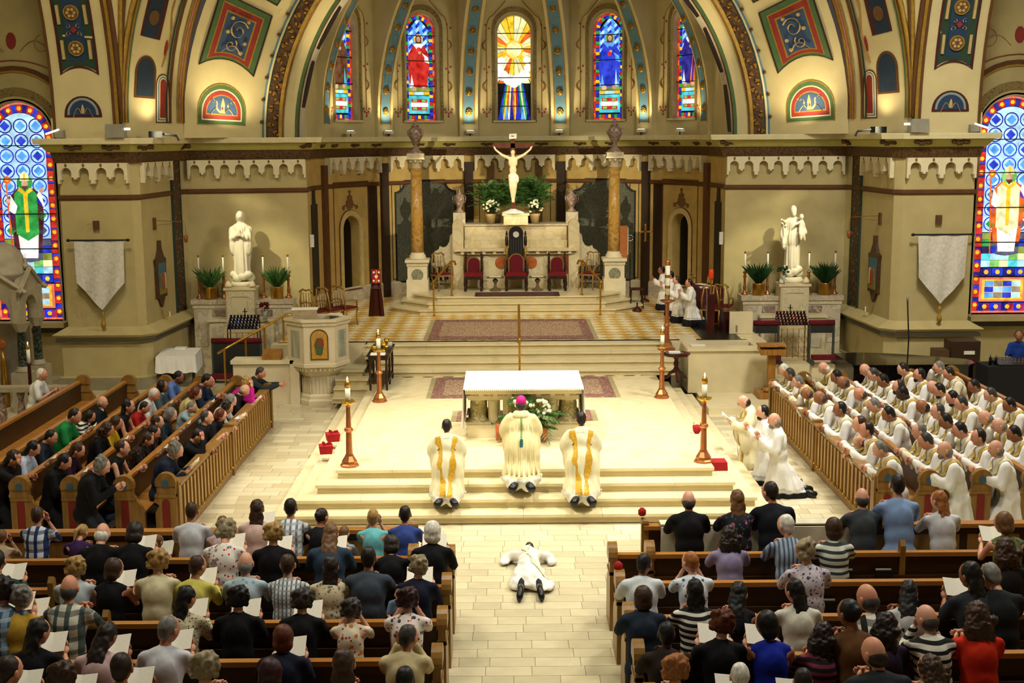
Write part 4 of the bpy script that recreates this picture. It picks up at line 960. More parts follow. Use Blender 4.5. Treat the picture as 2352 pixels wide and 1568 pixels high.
rug('oriental_rug', [(1000, 735), (1365, 778)], 1.125, 'long faded rose oriental rug below the bishop chair steps', ['8a5a4e', 'b49a78', '6e5a50'], 16)
rug('oriental_rug', [(1003, 868), (1415, 912)], .562, 'wide red and blue patterned rug behind the altar', ['58302a', '7a5a4a', '3a3640'], 14)
rug('oriental_rug', [(1052, 944), (1362, 966)], .562, 'narrow dark red rug under the altar columns', ['4e2522', '6c4a3c', '302a30'], 14)
rug('runner_rug', [(1092, 672), (1286, 679)], 1.541, 'narrow maroon runner at the feet of the bishop chair', ['4a2a2a', '6a4a44', '382028'], 14, False)
# tall bronze candlesticks with hexagonal shafts
def candlestick(loc, label, H=1.03, group='tall bronze candlesticks around the altar platform', cand=.24, first=[None]):
    if first[0]: return copytree(first[0], loc, 0, label)
    t = thing('candlestick', label, 'candlestick', loc, 0, group)
    MB().lathe([(.15, 0), (.15, .03), (.125, .05), (.12, .09), (.07, .17), (.06, .2)], 8).build('foot', M_copper, t)
    MB().lathe([(.055, .18), (.045, .55), (.06, .56), (.075, .59), (.06, .62), (.042, .63), (.032, .96), (.04, 1.0)], 8).build('shaft', M_copper, t)
    MB().lathe([(.03, .98), (.1, 1.02), (.12, 1.05), (.115, 1.05), (.05, 1.03), (.05, 1.04)], 16).build('drip_pan', M_gold, t, True)
    c = MB().lathe([(.042, 1.03), (.042, 1.29)], 12).build('candle', M_wax, t, True)
    MB().lathe([(.048, 1.28), (.048, 1.34), (.03, 1.38), (.015, 1.39)], 12).build('follower', M_brass, c, True); flame(c, (0, 0, 1.385))
    first[0] = t; return t
for (x, y, l) in ((-2.79, 19.55, 'nearest the left step corner'), (-2.80, 24.52, 'beside the credence table'), (2.86, 19.65, 'nearest the right step corner'), (2.81, 24.7, 'beside the small round table')):
    candlestick((x, y, .56), 'tall bronze candlestick with lit white candle '+l)
t = thing('paschal_candlestick', 'very tall bronze paschal candle stand on the upper steps', 'candlestick', (3.32, 28.0, .98))
MB().lathe([(.2, 0), (.2, .03), (.15, .06), (.08, .16), (.07, .2)], 8).build('foot', M_copper, t); MB().lathe([(.06, .2), (.05, .5), (.07, .55), (.05, .6), (.045, 1.0), (.06, 1.06)], 8).build('shaft', M_copper, t)
MB().lathe([(.05, 1.04), (.17, 1.1), (.17, 1.12), (.06, 1.12)], 16).build('drip_pan', M_copper, t, True); c = MB().lathe([(.055, 1.12), (.055, 1.93)], 14).build('candle', M_wax, t, True)
for z in (1.18, 1.38, 1.62): MB().lathe([(.058, z), (.06, z+.01), (.06, z+.06), (.058, z+.07)], 14).build('gilt_band', M_brass, c, True)
MB().lathe([(.057, 1.9), (.057, 2.0), (.03, 2.02)], 14).build('follower', M_copper, c, True)
# bishop's chair and its neighbours
def chair(loc, label, big=False):
    t = thing('sanctuary_chair', label, 'chair', loc, 0); w = .62 if big else .5; hs = .44
    for sx in (-1, 1):
        for y in (-.25, .25): MB().lathe([(.035, 0), (.045, .08), (.03, .1), (.05, .2), (.035, .3), (.045, .36)], 8, (sx*w*.44, y, 0)).build('leg', M_wood_d, t, True)
    MB().bx(-w/2, w/2, -.3, .3, .33, .42).build('seat_frame', M_wood_d, t)
    MB().box((0, -.01, .455), (w*.95, .58, .07)).build('seat_cushion', mat('crimson_velvet', '7c0a12', .9), t)
    hb = 1.75 if big else 1.0
    if big:
        bk = MB().slab([(-.2, .42), (.2, .42), (.2, 1.55)]+arcp(0, 1.55, .2, 0, pi, 10)[1:]+[(-.2, .42)][:0], lambda u, v, o: Vector((u, .26+o, v)), 0, .06).build('backrest', mat('black_oak', '15110e', .4), t)
        for k in range(5): MB().box((-.14+.07*k, .25, 1.15), (.03, .03, .5)).build('slat', mat('grey_inlay', '34383a', .4), bk)
        MB().lathe([(.001, .0), (.085, .0), (.085, .012), (.001, .012)], 16).build('medallion', mat('pearl_medallion', 'cfcdc2', .4), bk, loc=(0, .25, 1.52)).rotation_euler = (pi/2, 0, 0)
        for sx in (-1, 1):
            MB().lathe([(.03, .42), (.04, .5), (.028, .6), (.028, 1.2), (.045, 1.25), (.045, 1.45), (.02, 1.48), (.035, 1.53), (.01, 1.62)], 10, (sx*.26, .28, 0)).build('post', M_wood_d, t, True)
            MB().lathe([(.033, .8), (.033, 1.2)], 10, (sx*.26, .26, 0)).build('gilt_shaft', M_goldp, t, True)
            MB().bx(*sorted((sx*.27, sx*.33)), -.22, .3, .62, .67).build('armrest', mat('grey_oak', '3a4048', .4), t); MB().lathe([(.03, .42), (.04, .5), (.03, .63)], 8, (sx*.3, -.2, 0)).build('arm_post', M_wood_d, t, True)
    else:
        for sx in (-1, 1):
            MB().lathe([(.03, .38), (.035, .5), (.03, .6), (.035, .88), (.02, .92), (.04, .96), (.01, 1.03)], 8, (sx*.22, .27, 0)).build('post', M_wood_d, t, True)
            MB().bx(*sorted((sx*.21, sx*.27)), -.2, .26, .6, .64).build('armrest', M_wood_d, t)
    r = .19 if big else .165; ht = .78 if big else .72
    MB().slab([(-r, .48), (r, .48)]+arcp(0, ht, r, 0, pi, 10), lambda u, v, o: Vector((u, .25-o, v)), 0, .04).build('back_cushion', M_red_v, t)
    MB().ring([(-r-.03, .45), (r+.03, .45)]+arcp(0, ht, r+.03, 0, pi, 10), [(-r, .48), (r, .48)]+arcp(0, ht, r, 0, pi, 10), lambda u, v, o: Vector((u, .25-o, v)), 0, .05).build('back_frame', mat('gilt_wood', '8a6a34', .4), t)
    return t
chair((0, 34.75, ZH), 'tall bishop chair with round crest and red cushions', True)
chair((-1.18, 34.75, ZH), 'dark carved chair with red cushions left of the bishop chair'); chair((1.13, 34.75, ZH), 'dark carved chair with red cushions right of the bishop chair')
def light_chair(loc, rz, label, m_):
    t = thing('wooden_armchair', label, 'chair', loc, rz)
    for sx in (-1, 1):
        for y in (-.22, .22): MB().tube([(sx*.22, y, 0), (sx*.2, y*.9, .22), (sx*.22, y, .42)], [.02, .018, .028], 6).build('leg', m_, t, True)
        MB().tube([(sx*.2, .22, .42), (sx*.2, .26, .7), (sx*.15, .28, .98)], .022, 6).build('back_post', m_, t, True); MB().tube([(sx*.22, .22, .66), (sx*.25, .0, .66), (sx*.24, -.18, .62), (sx*.22, -.2, .42)], .018, 6).build('arm', m_, t, True)
    MB().bx(-.25, .25, -.24, .24, .40, .44).build('seat_frame', m_, t); MB().bx(-.23, .23, -.22, .22, .44, .48).build('seat_cushion', M_red_v, t)
    for k in range(3): MB().tube([(-.06+.06*k, .25, .44), (-.08+.08*k, .27, .7), (-.09+.09*k, .28, .94)], .012, 5).build('back_slat', m_, t, True)
    MB().tube([(-.2, .28, .95), (-.1, .28, 1.02), (0, .28, .99), (.1, .28, 1.02), (.2, .28, .95)], .022, 6).build('crest_rail', m_, t, True); return t
M_lw = mat('pale_oak', '9a7a44', .45, var=.15)
light_chair((-2.05, 34.85, ZH), .5, 'pale oak armchair at the far left of the chair row', M_lw); light_chair((2.02, 34.85, ZH), -.5, 'pale oak armchair at the far right of the chair row', M_lw)
for sx, l in ((-1, 'left'), (1, 'right')):
    t = thing('side_table', 'small pedestal table %s of the bishop chair' % l, 'table', (sx*.58, 34.6, ZH))
    MB().lathe([(.16, 0), (.16, .03), (.05, .1), (.035, .2), (.07, .26), (.08, .3), (.03, .34), (.03, .36)], 8).build('pedestal', mat('grey_wood', '6a5c40', .5), t); MB().bx(-.24, .24, -.15, .15, .36, .385).build('tabletop', mat('grey_wood', '6a5c40', .5), t)
    tag(MB().bx(-.16, .16, -.09, .09, 0, .014).build('paper', M_paper, None, loc=(sx*.58, 34.6, ZH+.386)), 'white papers on the small table %s of the bishop chair' % l, 'paper')
# high altar
ha = thing('high_altar', 'tall marble high altar with stepped shelf behind the bishop chair', 'altar', (0, 0, 0))
MB().bx(-1.55, 1.55, 35.3, 36.3, ZH, 2.5).build('body', M_marble, ha)
MB().bx(-1.72, 1.70, 35.12, 36.3, 2.58, 2.66).build('mensa', M_marble, ha); MB().bx(-1.66, 1.64, 35.2, 36.3, 2.49, 2.58).build('cornice', mat('carved_frieze', 'b89f6c', .6, var=.4, scale=30), ha)
for k in range(11): MB().box((-1.5+.3*k, 35.18, 2.54), (.09, .06, .08)).build('bracket', M_marble, ha)
for x in (-1.32, -.45, .45, 1.32): MB().lathe([(.001, 0), (.17, 0), (.17, .02), (.001, .02)], 18, (0, 0, 0)).build('orange_roundel', mat('orange_marble', 'b4602a', .35, var=.25, scale=9), ha, loc=(x*.93, 35.3, 2.25)).rotation_euler = (pi/2, 0, 0)
for x in (-1.42, 1.40): MB().bx(x-.14, x+.14, 35.26, 35.3, 1.95, 2.42).build('inset_panel', mat('rust_marble', '8c4a22', .35, var=.25, scale=9), ha)
for x in (-.85, .85): MB().bx(x-.07, x+.07, 35.27, 35.3, 1.75, 2.45).build('carved_panel', M_ros2, ha)
MB().bx(-1.45, 1.44, 35.5, 36.5, 2.66, 2.86).build('gradine', M_marble, ha); MB().bx(-1.45, 1.44, 35.72, 36.6, 2.86, 3.25).build('gradine', M_marble, ha); MB().bx(-1.5, 1.48, 35.68, 36.6, 3.25, 3.30).build('shelf', M_marbleg, ha)
MB().bx(-.34, .34, 35.3, 36.2, 3.3, 3.60).build('tabernacle', M_marble, ha); MB().bx(-.38, .38, 35.28, 36.2, 3.56, 3.62).build('tabernacle_top', M_marble, ha)
for sx in (-1, 1):
    MB().slab([(-.15, ZH), (.15, ZH), (.15, 3.3)]+arcp(0, 3.3, .15, 0, pi, 8)[1:-1]+[(-.15, 3.3)], lambda u, v, o: Vector((sx*1.62+u, 35.35-o, v)), -.35, .12).build('pylon', M_marble, ha)
    sw = [(0, 2.2), (.55, 2.2), (.55, 2.55), (.42, 2.62), (.4, 2.7), (.3, 2.66), (.2, 2.7), (.12, 2.84), (.1, 3.0), (.04, 3.06), (0, 3.08)]
    MB().slab([(sx*p[0], p[1]) for p in (sw if sx > 0 else sw[::-1])], lambda u, v, o: Vector((sx*1.75+u, 35.5-o, v)), -.2, .06).build('scroll_wing', M_ros2, ha)
    MB().bx(*sorted((sx*1.78, sx*2.35)), 35.4, 35.6, 2.14, 2.24).build('wing_ledge', M_marbleg, ha)
    for k in range(3): MB().lathe([(.05, 0), (.035, .05), (.05, .2), (.035, .34), (.05, .4)], 8, (sx*(1.88+.18*k), 35.45, 1.72)).build('colonnette', M_redm, ha, True)
    # freestanding column with vase on top
    c = thing('marble_column', 'honey marble column with capital %s of the high altar' % ('left' if sx < 0 else 'right'), 'column', (sx*2.72 - (.0 if sx < 0 else .02), 34.8, 1.12))
    MB().bx(-.30, .30, -.30, .30, 0, .75).build('pedestal', M_stone, c); MB().bx(-.34, .34, -.34, .34, .0, .12).build('pedestal_base', M_stone, c); MB().bx(-.27, .27, -.27, .27, .75, 1.15).build('pedestal', M_stone, c); MB().bx(-.29, .29, -.29, .29, 1.12, 1.22).build('pedestal_band', M_ros2, c); MB().bx(-.33, .33, -.33, .33, 1.22, 1.30).build('pedestal_cap', M_stone, c)
    MB().lathe([(.001, 0), (.165, 0), (.165, .015), (.001, .015)], 18).build('mosaic_roundel', mat('mosaic_roundel', '5f6a58', .4, var=.7, scale=30, col2='a8a27c'), c, loc=(0, -.27, .88)).rotation_euler = (pi/2, 0, 0)
    MB().lathe([(.25, 1.30), (.25, 1.34), (.22, 1.36), (.23, 1.40), (.19, 1.43), (.19, 1.46), (.175, 1.48)], 18).build('base_moulding', M_stone, c, True)
    MB().lathe([(.17, 1.46), (.168, 2.4), (.145, 3.78)], 20).build('shaft', M_yellowm, c, True)
    cp = MB().lathe([(.14, 3.76), (.16, 3.8), (.13, 3.82), (.15, 3.9), (.22, 4.02)], 12).build('capital', M_ros2, c)
    for k in range(8): MB().lathe([(.03, 0), (.05, .05), (.03, .1)], 6, (.2*cos(k*pi/4), .2*sin(k*pi/4), 3.93)).build('capital_leaf', M_ros2, cp, True)
    MB().bx(-.25, .25, -.25, .25, 4.02, 4.06).build('abacus', M_stone, c); MB().bx(-.23, .23, -.23, .23, 4.06, 4.18).build('entablature', M_ros2, c)
    for k in range(4): MB().bx(-.18+.1*k, -.11+.1*k, -.235, -.22, 4.09, 4.14).build('square_inset', M_marbleg, c)
    v = thing('stone_urn', 'mauve stone urn on top of the %s honey marble column' % ('left' if sx < 0 else 'right'), 'urn', (sx*2.72 - (.0 if sx < 0 else .02), 34.8, 5.30))
    MB().lathe([(.2, 0), (.2, .03), (.1, .1), (.06, .2), (.05, .24), (.1, .28), (.17, .42), (.185, .55), (.14, .68), (.06, .72)], 16).build('body', M_redm, v, True); MB().lathe([(.1, .71), (.11, .74), (.05, .78), (.03, .82), (.05, .86), (.01, .9)], 12).build('lid', M_redm, v, True)
    for s2 in (-1, 1): MB().tube([(s2*.15, 0, .64), (s2*.22, 0, .6), (s2*.2, 0, .5), (s2*.17, 0, .45)], .018, 6).build('handle', M_redm, v, True)
    # urn standing on the shelf end
    v = thing('stone_urn', 'streaked mauve urn on the shelf block beside the %s pylon' % ('left' if sx < 0 else 'right'), 'urn', (sx*1.60, 36.0, 3.62))
    MB().lathe([(.13, 0), (.13, .03), (.06, .1), (.07, .14), (.14, .3), (.155, .42), (.1, .5), (.06, .52), (.08, .55), (.03, .6), (.04, .63), (.005, .68)], 16).build('body', M_redm, v, True)
    for s2 in (-1, 1): MB().tube([(s2*.13, 0, .48), (s2*.19, 0, .44), (s2*.17, 0, .3), (s2*.13, 0, .26)], .014, 6).build('handle', M_redm, v, True)
    MB().bx(sx*1.6-.17, sx*1.6+.17, 35.85, 36.15, 3.0, 3.62).build('urn_block', M_marbleg, ha)
# crucifix and corpus
cr = thing('crucifix', 'tall wooden crucifix with pale carved figure above the high altar', 'crucifix', (-.07, 35.5, 3.62))
M_cross = mat_pattern('cross_wood', 'wood', ['3f1c0e', '5e2c16'], 5, .5, stretch=(1, 1, .2))
MB().lathe([(.32, 0), (.3, .03), (.2, .07), (.1, .1), (.08, .12)], 20).build('base', mat('base_cloth', 'd8dcd8', .6), cr, True); MB().bx(-.06, .06, -.05, .05, .06, 2.06).build('upright', M_cross, cr); MB().bx(-.57, .57, -.05, .05, 1.80, 1.93).build('crossbeam', M_cross, cr)
pl_ = MB().slab([(-.1, 0), (.1, .015), (.11, .15), (-.1, .14)], lambda u, v, o: Vector((u, -.05-o, 2.05+v)), 0, .012).build('title_board', mat('title_board', 'f2ecd8', .7), cr)
for k, st_ in enumerate(((-.06, ), (-.03, ), (.0, ), (.04, ))):   # the four letters I N R I
    u = -.062+.036*k; mb = MB(); ln = lambda a, b_: mb.tube([(u+a[0], -.066, 2.125+a[1]), (u+b_[0], -.066, 2.125+b_[1])], .0035, 4)
    if k in (0, 3): ln((.008, -.022), (.008, .022))
    if k == 1: ln((0, -.022), (0, .022)); ln((0, .022), (.018, -.022)); ln((.018, -.022), (.018, .022))
    if k == 2: ln((0, -.022), (0, .022)); ln((0, .022), (.014, .02)); ln((.014, .02), (.014, .004)); ln((.014, .004), (0, 0)); ln((.004, 0), (.018, -.022))
    mb.build('letter', M_dkbrown, pl_)
def caps(mb, chain):
    "tapered limb: list of (point, radius)"
    for (a, ra), (b_, rb_) in zip(chain[:-1], chain[1:]):
        a, b_ = Vector(a), Vector(b_); n = 4; mb.tube([a.lerp(b_, i/n) for i in range(n+1)], [ra+(rb_-ra)*i/n for i in range(n+1)], 10)
    for p, r in chain: mb.ell(p, (r, r, r), 10, 6)
    return mb
b_ = MB(); b_.ell((0, -.13, 1.42), (.13, .085, .17), 14, 8); b_.ell((0, -.14, 1.2), (.1, .075, .14), 14, 8); b_.ell((0, -.14, 1.05), (.115, .085, .1), 14, 8)
for sx in (-1, 1):
    caps(b_, [((sx*.12, -.13, 1.53), .05), ((sx*.31, -.12, 1.62), .038), ((sx*.48, -.10, 1.76), .028)]); b_.ell((sx*.5, -.1, 1.80), (.03, .025, .04), 8, 6)
    for q in range(4): caps(b_, [((sx*(.5+.012*q), -.11, 1.82), .009), ((sx*(.5+.016*q), -.13, 1.855), .007)])
    caps(b_, [((sx*.06, -.14, 1.0), .075), ((sx*.055, -.2, .72), .052), ((sx*.02, -.13, .42), .034)]); b_.ell((sx*.02, -.15, .36), (.03, .045, .07), 8, 6)
caps(b_, [((0, -.14, 1.56), .05), ((.0, -.16, 1.64), .045)]); b_.ell((.0, -.17, 1.70), (.062, .075, .09), 12, 8)
obj('figure', fuse(b_, .014, 3), mat('painted_flesh', 'e6c8a0', .5, var=.05), cr)
h_ = MB().ell((0, -.15, 1.73), (.075, .085, .085), 12, 8); h_.ell((0, -.11, 1.66), (.08, .05, .11), 10, 6); obj('hair', fuse(h_, .014, 2), mat('figure_hair', '6a3a1c', .7), cr)
w_ = MB().ell((0, -.14, 1.03), (.135, .105, .1), 14, 8); w_.ell((.0, -.15, .92), (.13, .1, .1), 14, 8); w_.ell((.12, -.15, .95), (.045, .05, .12), 8, 6); obj('loincloth', fuse(w_, .016, 2), mat('loincloth', 'efe4cc', .7), cr)
# greenery and flowers beside the crucifix
def frond(mb, p, d, L, n=9, droop=.5, w=.05):
    d = Vector(d).normalized(); side = d.cross(Vector((0, 0, 1)))
    if side.length < .1: side = Vector((1, 0, 0))
    side.normalize(); pts = []
    for i in range(n+1):
        t = i/n; pts.append(Vector(p)+d*L*t+Vector((0, 0, -droop*L*t*t)))
    mb.tube(pts[::3]+[pts[-1]], .004, 4)
    for i in range(1, n+1):
        t = i/n; l = L*.38*sin(pi*(.15+.8*t)); up = Vector((0, 0, -.25*l))
        for s_ in (-1, 1):
            a = pts[i-1]; tip = pts[i]+side*s_*l+up+d*l*.4; m_ = a.lerp(tip, .5)+Vector((0, 0, .1*l)); c_ = d*w*.35
            mb.add([a, m_-c_, tip, m_+c_], [(0, 1, 2, 3)])
def bush(c, r, n, rng, droop=.35, L=(.35, .6), w=.05):
    mb = MB()
    for k in range(n):
        a = rng.uniform(0, 2*pi); e = rng.uniform(.1, 1.35); d = (cos(a)*cos(e), sin(a)*cos(e), sin(e)); p = (c[0]+rng.uniform(-r, r)*.5, c[1]+rng.uniform(-.1, .1), c[2]+rng.uniform(0, r)*.6)
        frond(mb, p, d, rng.uniform(*L), 8, droop, w)
    return mb
for sx in (-1, 1):
    nm = 'left' if sx < 0 else 'right'; rng = random.Random(10+sx)
    t = thing('potted_palm', 'bushy green palm on the high altar shelf %s of the crucifix' % nm, 'plant', (sx*.5-.07, 36.2, 3.3))
    MB().lathe([(.12, 0), (.16, .24), (.15, .24)], 12).build('pot', mat('plant_pot', '5b4a2c', .6), t, True)
    MB().tube([(0, 0, .2), (0, 0, .75)], .03, 6).build('stem', M_leafd, t); o = bush((0, 0, .5), .75, 110, rng, .3, (.4, .72), .06).build('foliage', M_leafg, t); o['kind'] = 'stuff'
    v = thing('flower_vase', 'vase of white and yellow flowers %s of the crucifix base' % nm, 'flowers', (sx*.62-.08, 35.85, 3.3))
    MB().lathe([(.1, 0), (.13, .2), (.16, .28)], 12).build('vase', mat('stone_vase', 'b39a6a', .5), v, True)
    mb = MB(); rng = random.Random(5+sx)
    for k in range(60):
        a = rng.uniform(0, 2*pi); r = rng.uniform(0, .24); p = Vector((r*cos(a), r*.7*sin(a), .45+.22*sqrt(max(0, 1-(r/.25)**2))-rng.uniform(0, .2))); mb.ell(p, (.035, .035, .028), 6, 4)
    o = mb.build('blossoms', mat('white_blossom', 'efe8c0', .6, var=.15, scale=40), v, True); o['kind'] = 'stuff'
    o = bush((0, 0, .35), .22, 26, rng, .3, (.15, .26), .05).build('foliage', M_leafd, v); o['kind'] = 'stuff'
# arrangement in front of the altar
v = thing('flower_arrangement', 'palm fronds and white flowers at the front of the altar', 'flowers', (.12, 21.1, .56)); rng = random.Random(4)
MB().lathe([(.12, 0), (.16, .25), (.14, .25)], 12).build('vase', mat('stone_vase', 'b39a6a', .5), v, True)
for k in range(40):
    pass
mb = MB()
for k in range(46):
    a = rng.uniform(0, 2*pi); e = rng.uniform(-.2, 1.2); frond(mb, (rng.uniform(-.25, .25), rng.uniform(-.1, .05), rng.uniform(.2, .55)), (cos(a)*cos(e), .4*sin(a)*cos(e)-.15, sin(e)), rng.uniform(.25, .5), 9, .35, .05)
o = mb.build('fronds', M_leafg, v); o['kind'] = 'stuff'
mb = MB()
for k in range(46): mb.ell((rng.uniform(-.35, .35), rng.uniform(-.22, 0), rng.uniform(.25, .75)), (.032, .03, .035), 6, 4)
o = mb.build('blossoms', mat('cream_blossom', 'f0ecc8', .6, var=.1), v, True); o['kind'] = 'stuff'
for x in (-.42, .36): tag(MB().lathe([(.05, 0), (.06, .3), (.055, .3)], 10, (0, 0, 0)).build('orange_vase', mat('terracotta_orange', 'c0602c', .5), None, True, (x, 21.05, .60)), 'orange clay vase at the %s end of the altar flowers' % ('left' if x < 0 else 'right'), 'vase')
# brass handrails
def handrail(pts, posts, label, name='handrail'):
    t = thing(name, label, 'handrail', (pts[0][0], pts[0][1], posts[0][2])); o0 = Vector(t.location)
    MB().tube([Vector(p)-o0 for p in pts], .028, 8).build('rail', M_gold, t, True)
    for x, y, z0, z1 in posts: MB().tube([Vector((x, y, z0))-o0, Vector((x, y, z1))-o0], .024, 8).build('post', M_gold, t); MB().lathe([(.05, 0), (.05, .015), (.03, .03)], 10, Vector((x, y, z0))-o0).build('post_foot', M_gold, t)
a = U(1008, 728, z=1.12); b_ = U(1042, 683, z=1.54)
for sx, l in ((-1, 'left'), (1, 'right')):
    handrail([(sx*2.17, 32.62, 1.84), (sx*2.19, 32.66, 2.0), (sx*1.75, 33.5, 2.46), (sx*1.66, 33.62, 2.46), (sx*1.63, 33.66, 2.36)], [(sx*2.17, 32.64, 1.12, 1.98), (sx*1.74, 33.52, 1.54, 2.46)], 'sloping brass handrail on the %s of the bishop chair steps' % l)
handrail([(.0, 28.25, 1.98), (.0, 28.1, 1.98), (.0, 26.95, 1.42), (.0, 26.9, 1.36)], [(.0, 28.2, 1.12, 1.98), (.0, 27.0, .56, 1.44)], 'brass handrail down the centre of the upper steps')
# lectern stand with red gospel book
t = thing('gospel_stand', 'dark mahogany stand near the left apse doorway', 'stand', (-3.68, 32.75, 1.12))
for sx in (-1, 1): MB().tube([(sx*.14, 0, 0), (sx*.06, .02, 1.0)], [.07, .055], 4).build('leg', M_wood_m, t)
MB().box((0, .05, .4), (.2, .1, .8)).build('panel', M_wood_m, t); MB().slab([(-.12, .72), (.12, .72), (.12, 1.22), (-.12, 1.22)], lambda u, v, o: Vector((u, -.02+(v-.72)*.25-o, v)), -.03, .02).build('rest', M_wood_m, t)
g = thing('gospel_book', 'red book cover with white roundels on the mahogany stand', 'book', (-3.66, 32.7, 1.98)); g.rotation_euler = (-.25, 0, 0)
bc = MB().bx(-.11, .11, -.03, 0, 0, .36).build('cover', M_redb, g)
for u, v, r in ((0, .18, .045), (-.065, .07, .03), (.065, .07, .03), (-.065, .29, .03), (.065, .29, .03)): MB().lathe([(.001, 0), (r, 0), (r, .008), (.001, .008)], 12).build('roundel', mat('enamel_white', 'e8d8c8', .4), bc, loc=(u, -.03, v)).rotation_euler = (pi/2, 0, 0)
MB().bx(-.005, .005, -.034, -.03, .02, .34).build('gilt_line', M_gold, bc)
# processional cross, crozier and display board at the right column
t = thing('processional_cross', 'gold processional cross on a dark pole by the apse wall', 'cross', (3.62, 35.3, 1.12))
MB().lathe([(.14, 0), (.12, .05), (.02, .1)], 12).build('foot', M_wood_d, t); MB().tube([(0, 0, .05), (0, 0, 1.75)], .014, 8).build('pole', M_wood_d, t)
cx_ = MB().bx(-.02, .02, -.012, .012, 1.72, 2.15).build('upright', M_gold, t); MB().bx(-.15, .15, -.012, .012, 1.95, 1.99).build('arm', M_gold, t)
for p in ((0, 2.16), (-.16, 1.97), (.16, 1.97), (0, 1.72)): MB().ell((p[0], 0, p[1]), (.035, .015, .035), 8, 6).build('finial', M_gold, t, True)
t = thing('crozier', 'silver crozier leaning by the right honey marble column', 'crozier', (3.16, 34.9, 1.12)); MB().tube([(0, 0, 0), (0, 0, 1.55)], .014, 8).build('staff', M_wood_d, t); MB().tube([(0, 0, 1.4), (0, 0, 1.72)], .017, 8).build('shaft', M_silver, t)
MB().tube([(.08*cos(a), 0, 1.83+.08*sin(a)) for a in [-pi*.75+2*pi*k/16 for k in range(15)]]+[(0, 0, 1.83)], .013, 6).build('crook', M_silver, t, True)
o = MB().bx(-.11, .11, -.01, .01, 0, .9).build('wooden_board', mat('orange_wood', 'b06a32', .5, var=.12), None, loc=(2.96, 34.7, 2.4)); tag(o, 'upright orange wood board leaning beside the right column', 'board'); MB().bx(.11, .125, -.012, .012, .1, .85).build('edge_strip', M_paper, o)
t = thing('stool', 'small dark stool behind the right marble column', 'stool', (3.25, 34.0, 1.12))
for sx in (-1, 1):
    for y in (-.14, .14): MB().tube([(sx*.17, y, 0), (sx*.15, y*.9, .5)], .018, 6).build('leg', M_wood_d, t)
MB().bx(-.2, .2, -.18, .18, .5, .54).build('seat', M_wood_m, t)
t = thing('hand_bell', 'dark altar bells on the floor beside the right column', 'bells', (3.2, 33.3, 1.12)); MB().lathe([(.13, 0), (.12, .05), (.05, .12)], 12).build('base', M_wood_m, t, True); MB().tube([(0, 0, .1), (0, 0, .24)], .02, 6).build('handle', M_steel, t)
# ------------------------------------------------------------------ pulpit, parapets and side furnishings
t = thing('pulpit', 'hexagonal carved marble pulpit with gold mosaic saint panel', 'pulpit', (-4.38, 27.15, 0))
hexr = lambda r, rot=.0: [(r*cos(pi/6+pi/3*k+rot), r*sin(pi/6+pi/3*k+rot)) for k in range(6)]
ROT = .16
def hexp(prof, name, m_, par=t): return MB().lathe(prof, 6, (0, 0, 0), 1, .8, ROT).build(name, m_, par)
M_amb = mat('pulpit_marble', 'dccdaa', .5, var=.06, scale=3)
hexp([(.52, 0), (.52, .1), (.47, .14), (.46, .2), (.40, .24)], 'base', M_amb); hexp([(.38, .2), (.37, .62), (.40, .66)], 'pedestal', M_amb)
for k in range(6):
    for j in range(5):
        a0 = pi/3*k+ROT; a1 = a0+pi/3; f = (j+.5)/5; p = Vector((.385*cos(a0), .385*.8*sin(a0), 0)).lerp(Vector((.385*cos(a1), .385*.8*sin(a1), 0)), f); MB().tube([p+Vector((0, 0, .26)), p+Vector((0, 0, .6))], .012, 5).build('reed', M_amb, t)
hexp([(.40, .64), (.48, .72), (.60, .82), (.68, .86), (.68, .93), (.64, .96)], 'corbel', M_amb)
for k in range(36):
    a = 2*pi*k/36; c_ = cos(((a-ROT+pi/6) % (pi/3))-pi/6); r = .60*cos(pi/6)/cos(((a-ROT) % (pi/3))-pi/6); MB().box((r*cos(a), r*.8*sin(a), .80), (.04, .04, .05), a).build('dentil', M_amb, t)
# hollow hexagonal drum
O = [(.66*cos(ROT+pi/3*k), .53*sin(ROT+pi/3*k)) for k in range(6)]; I = [(.54*cos(ROT+pi/3*k), .43*sin(ROT+pi/3*k)) for k in range(6)]
MB().ring(O, I, lambda u, v, o: Vector((u, v, o)), .94, 1.78).build('drum', M_amb, t)
O2 = [(.74*cos(ROT+pi/3*k), .59*sin(ROT+pi/3*k)) for k in range(6)]; MB().ring([(u*.95, v*.95) for u, v in O2], I, lambda u, v, o: Vector((u, v, o)), 1.76, 1.84).build('carved_band', M_ros2, t); MB().ring(O2, I, lambda u, v, o: Vector((u, v, o)), 1.84, 1.89).build('coping', M_amb, t)
MB().slab(I, lambda u, v, o: Vector((u, v, o)), 1.0, 1.02).build('pulpit_floor', M_amb, t)
def face(k, w0=0):
    a, b_ = Vector((O[k][0], O[k][1], 0)), Vector((O[(k+1) % 6][0], O[(k+1) % 6][1], 0)); d = (b_-a).normalized(); n = Vector((d.y, -d.x, 0)); mid = (a+b_)/2
    return lambda u, v, o: mid+d*u+n*o+Vector((0, 0, v))
ff = face(4); gp = MB().slab([(u, v+1.05) for u, v in lancet(.34, .62)], ff, -.01, .012).build('gold_panel', mat('gold_mosaic', 'c79a3a', .4, .3, var=.3, scale=40), t)
MB().ring([(u, v+1.03) for u, v in lancet(.38, .66)], [(u, v+1.05) for u, v in lancet(.34, .62)], ff, 0, .02).build('panel_frame', M_brown, gp)
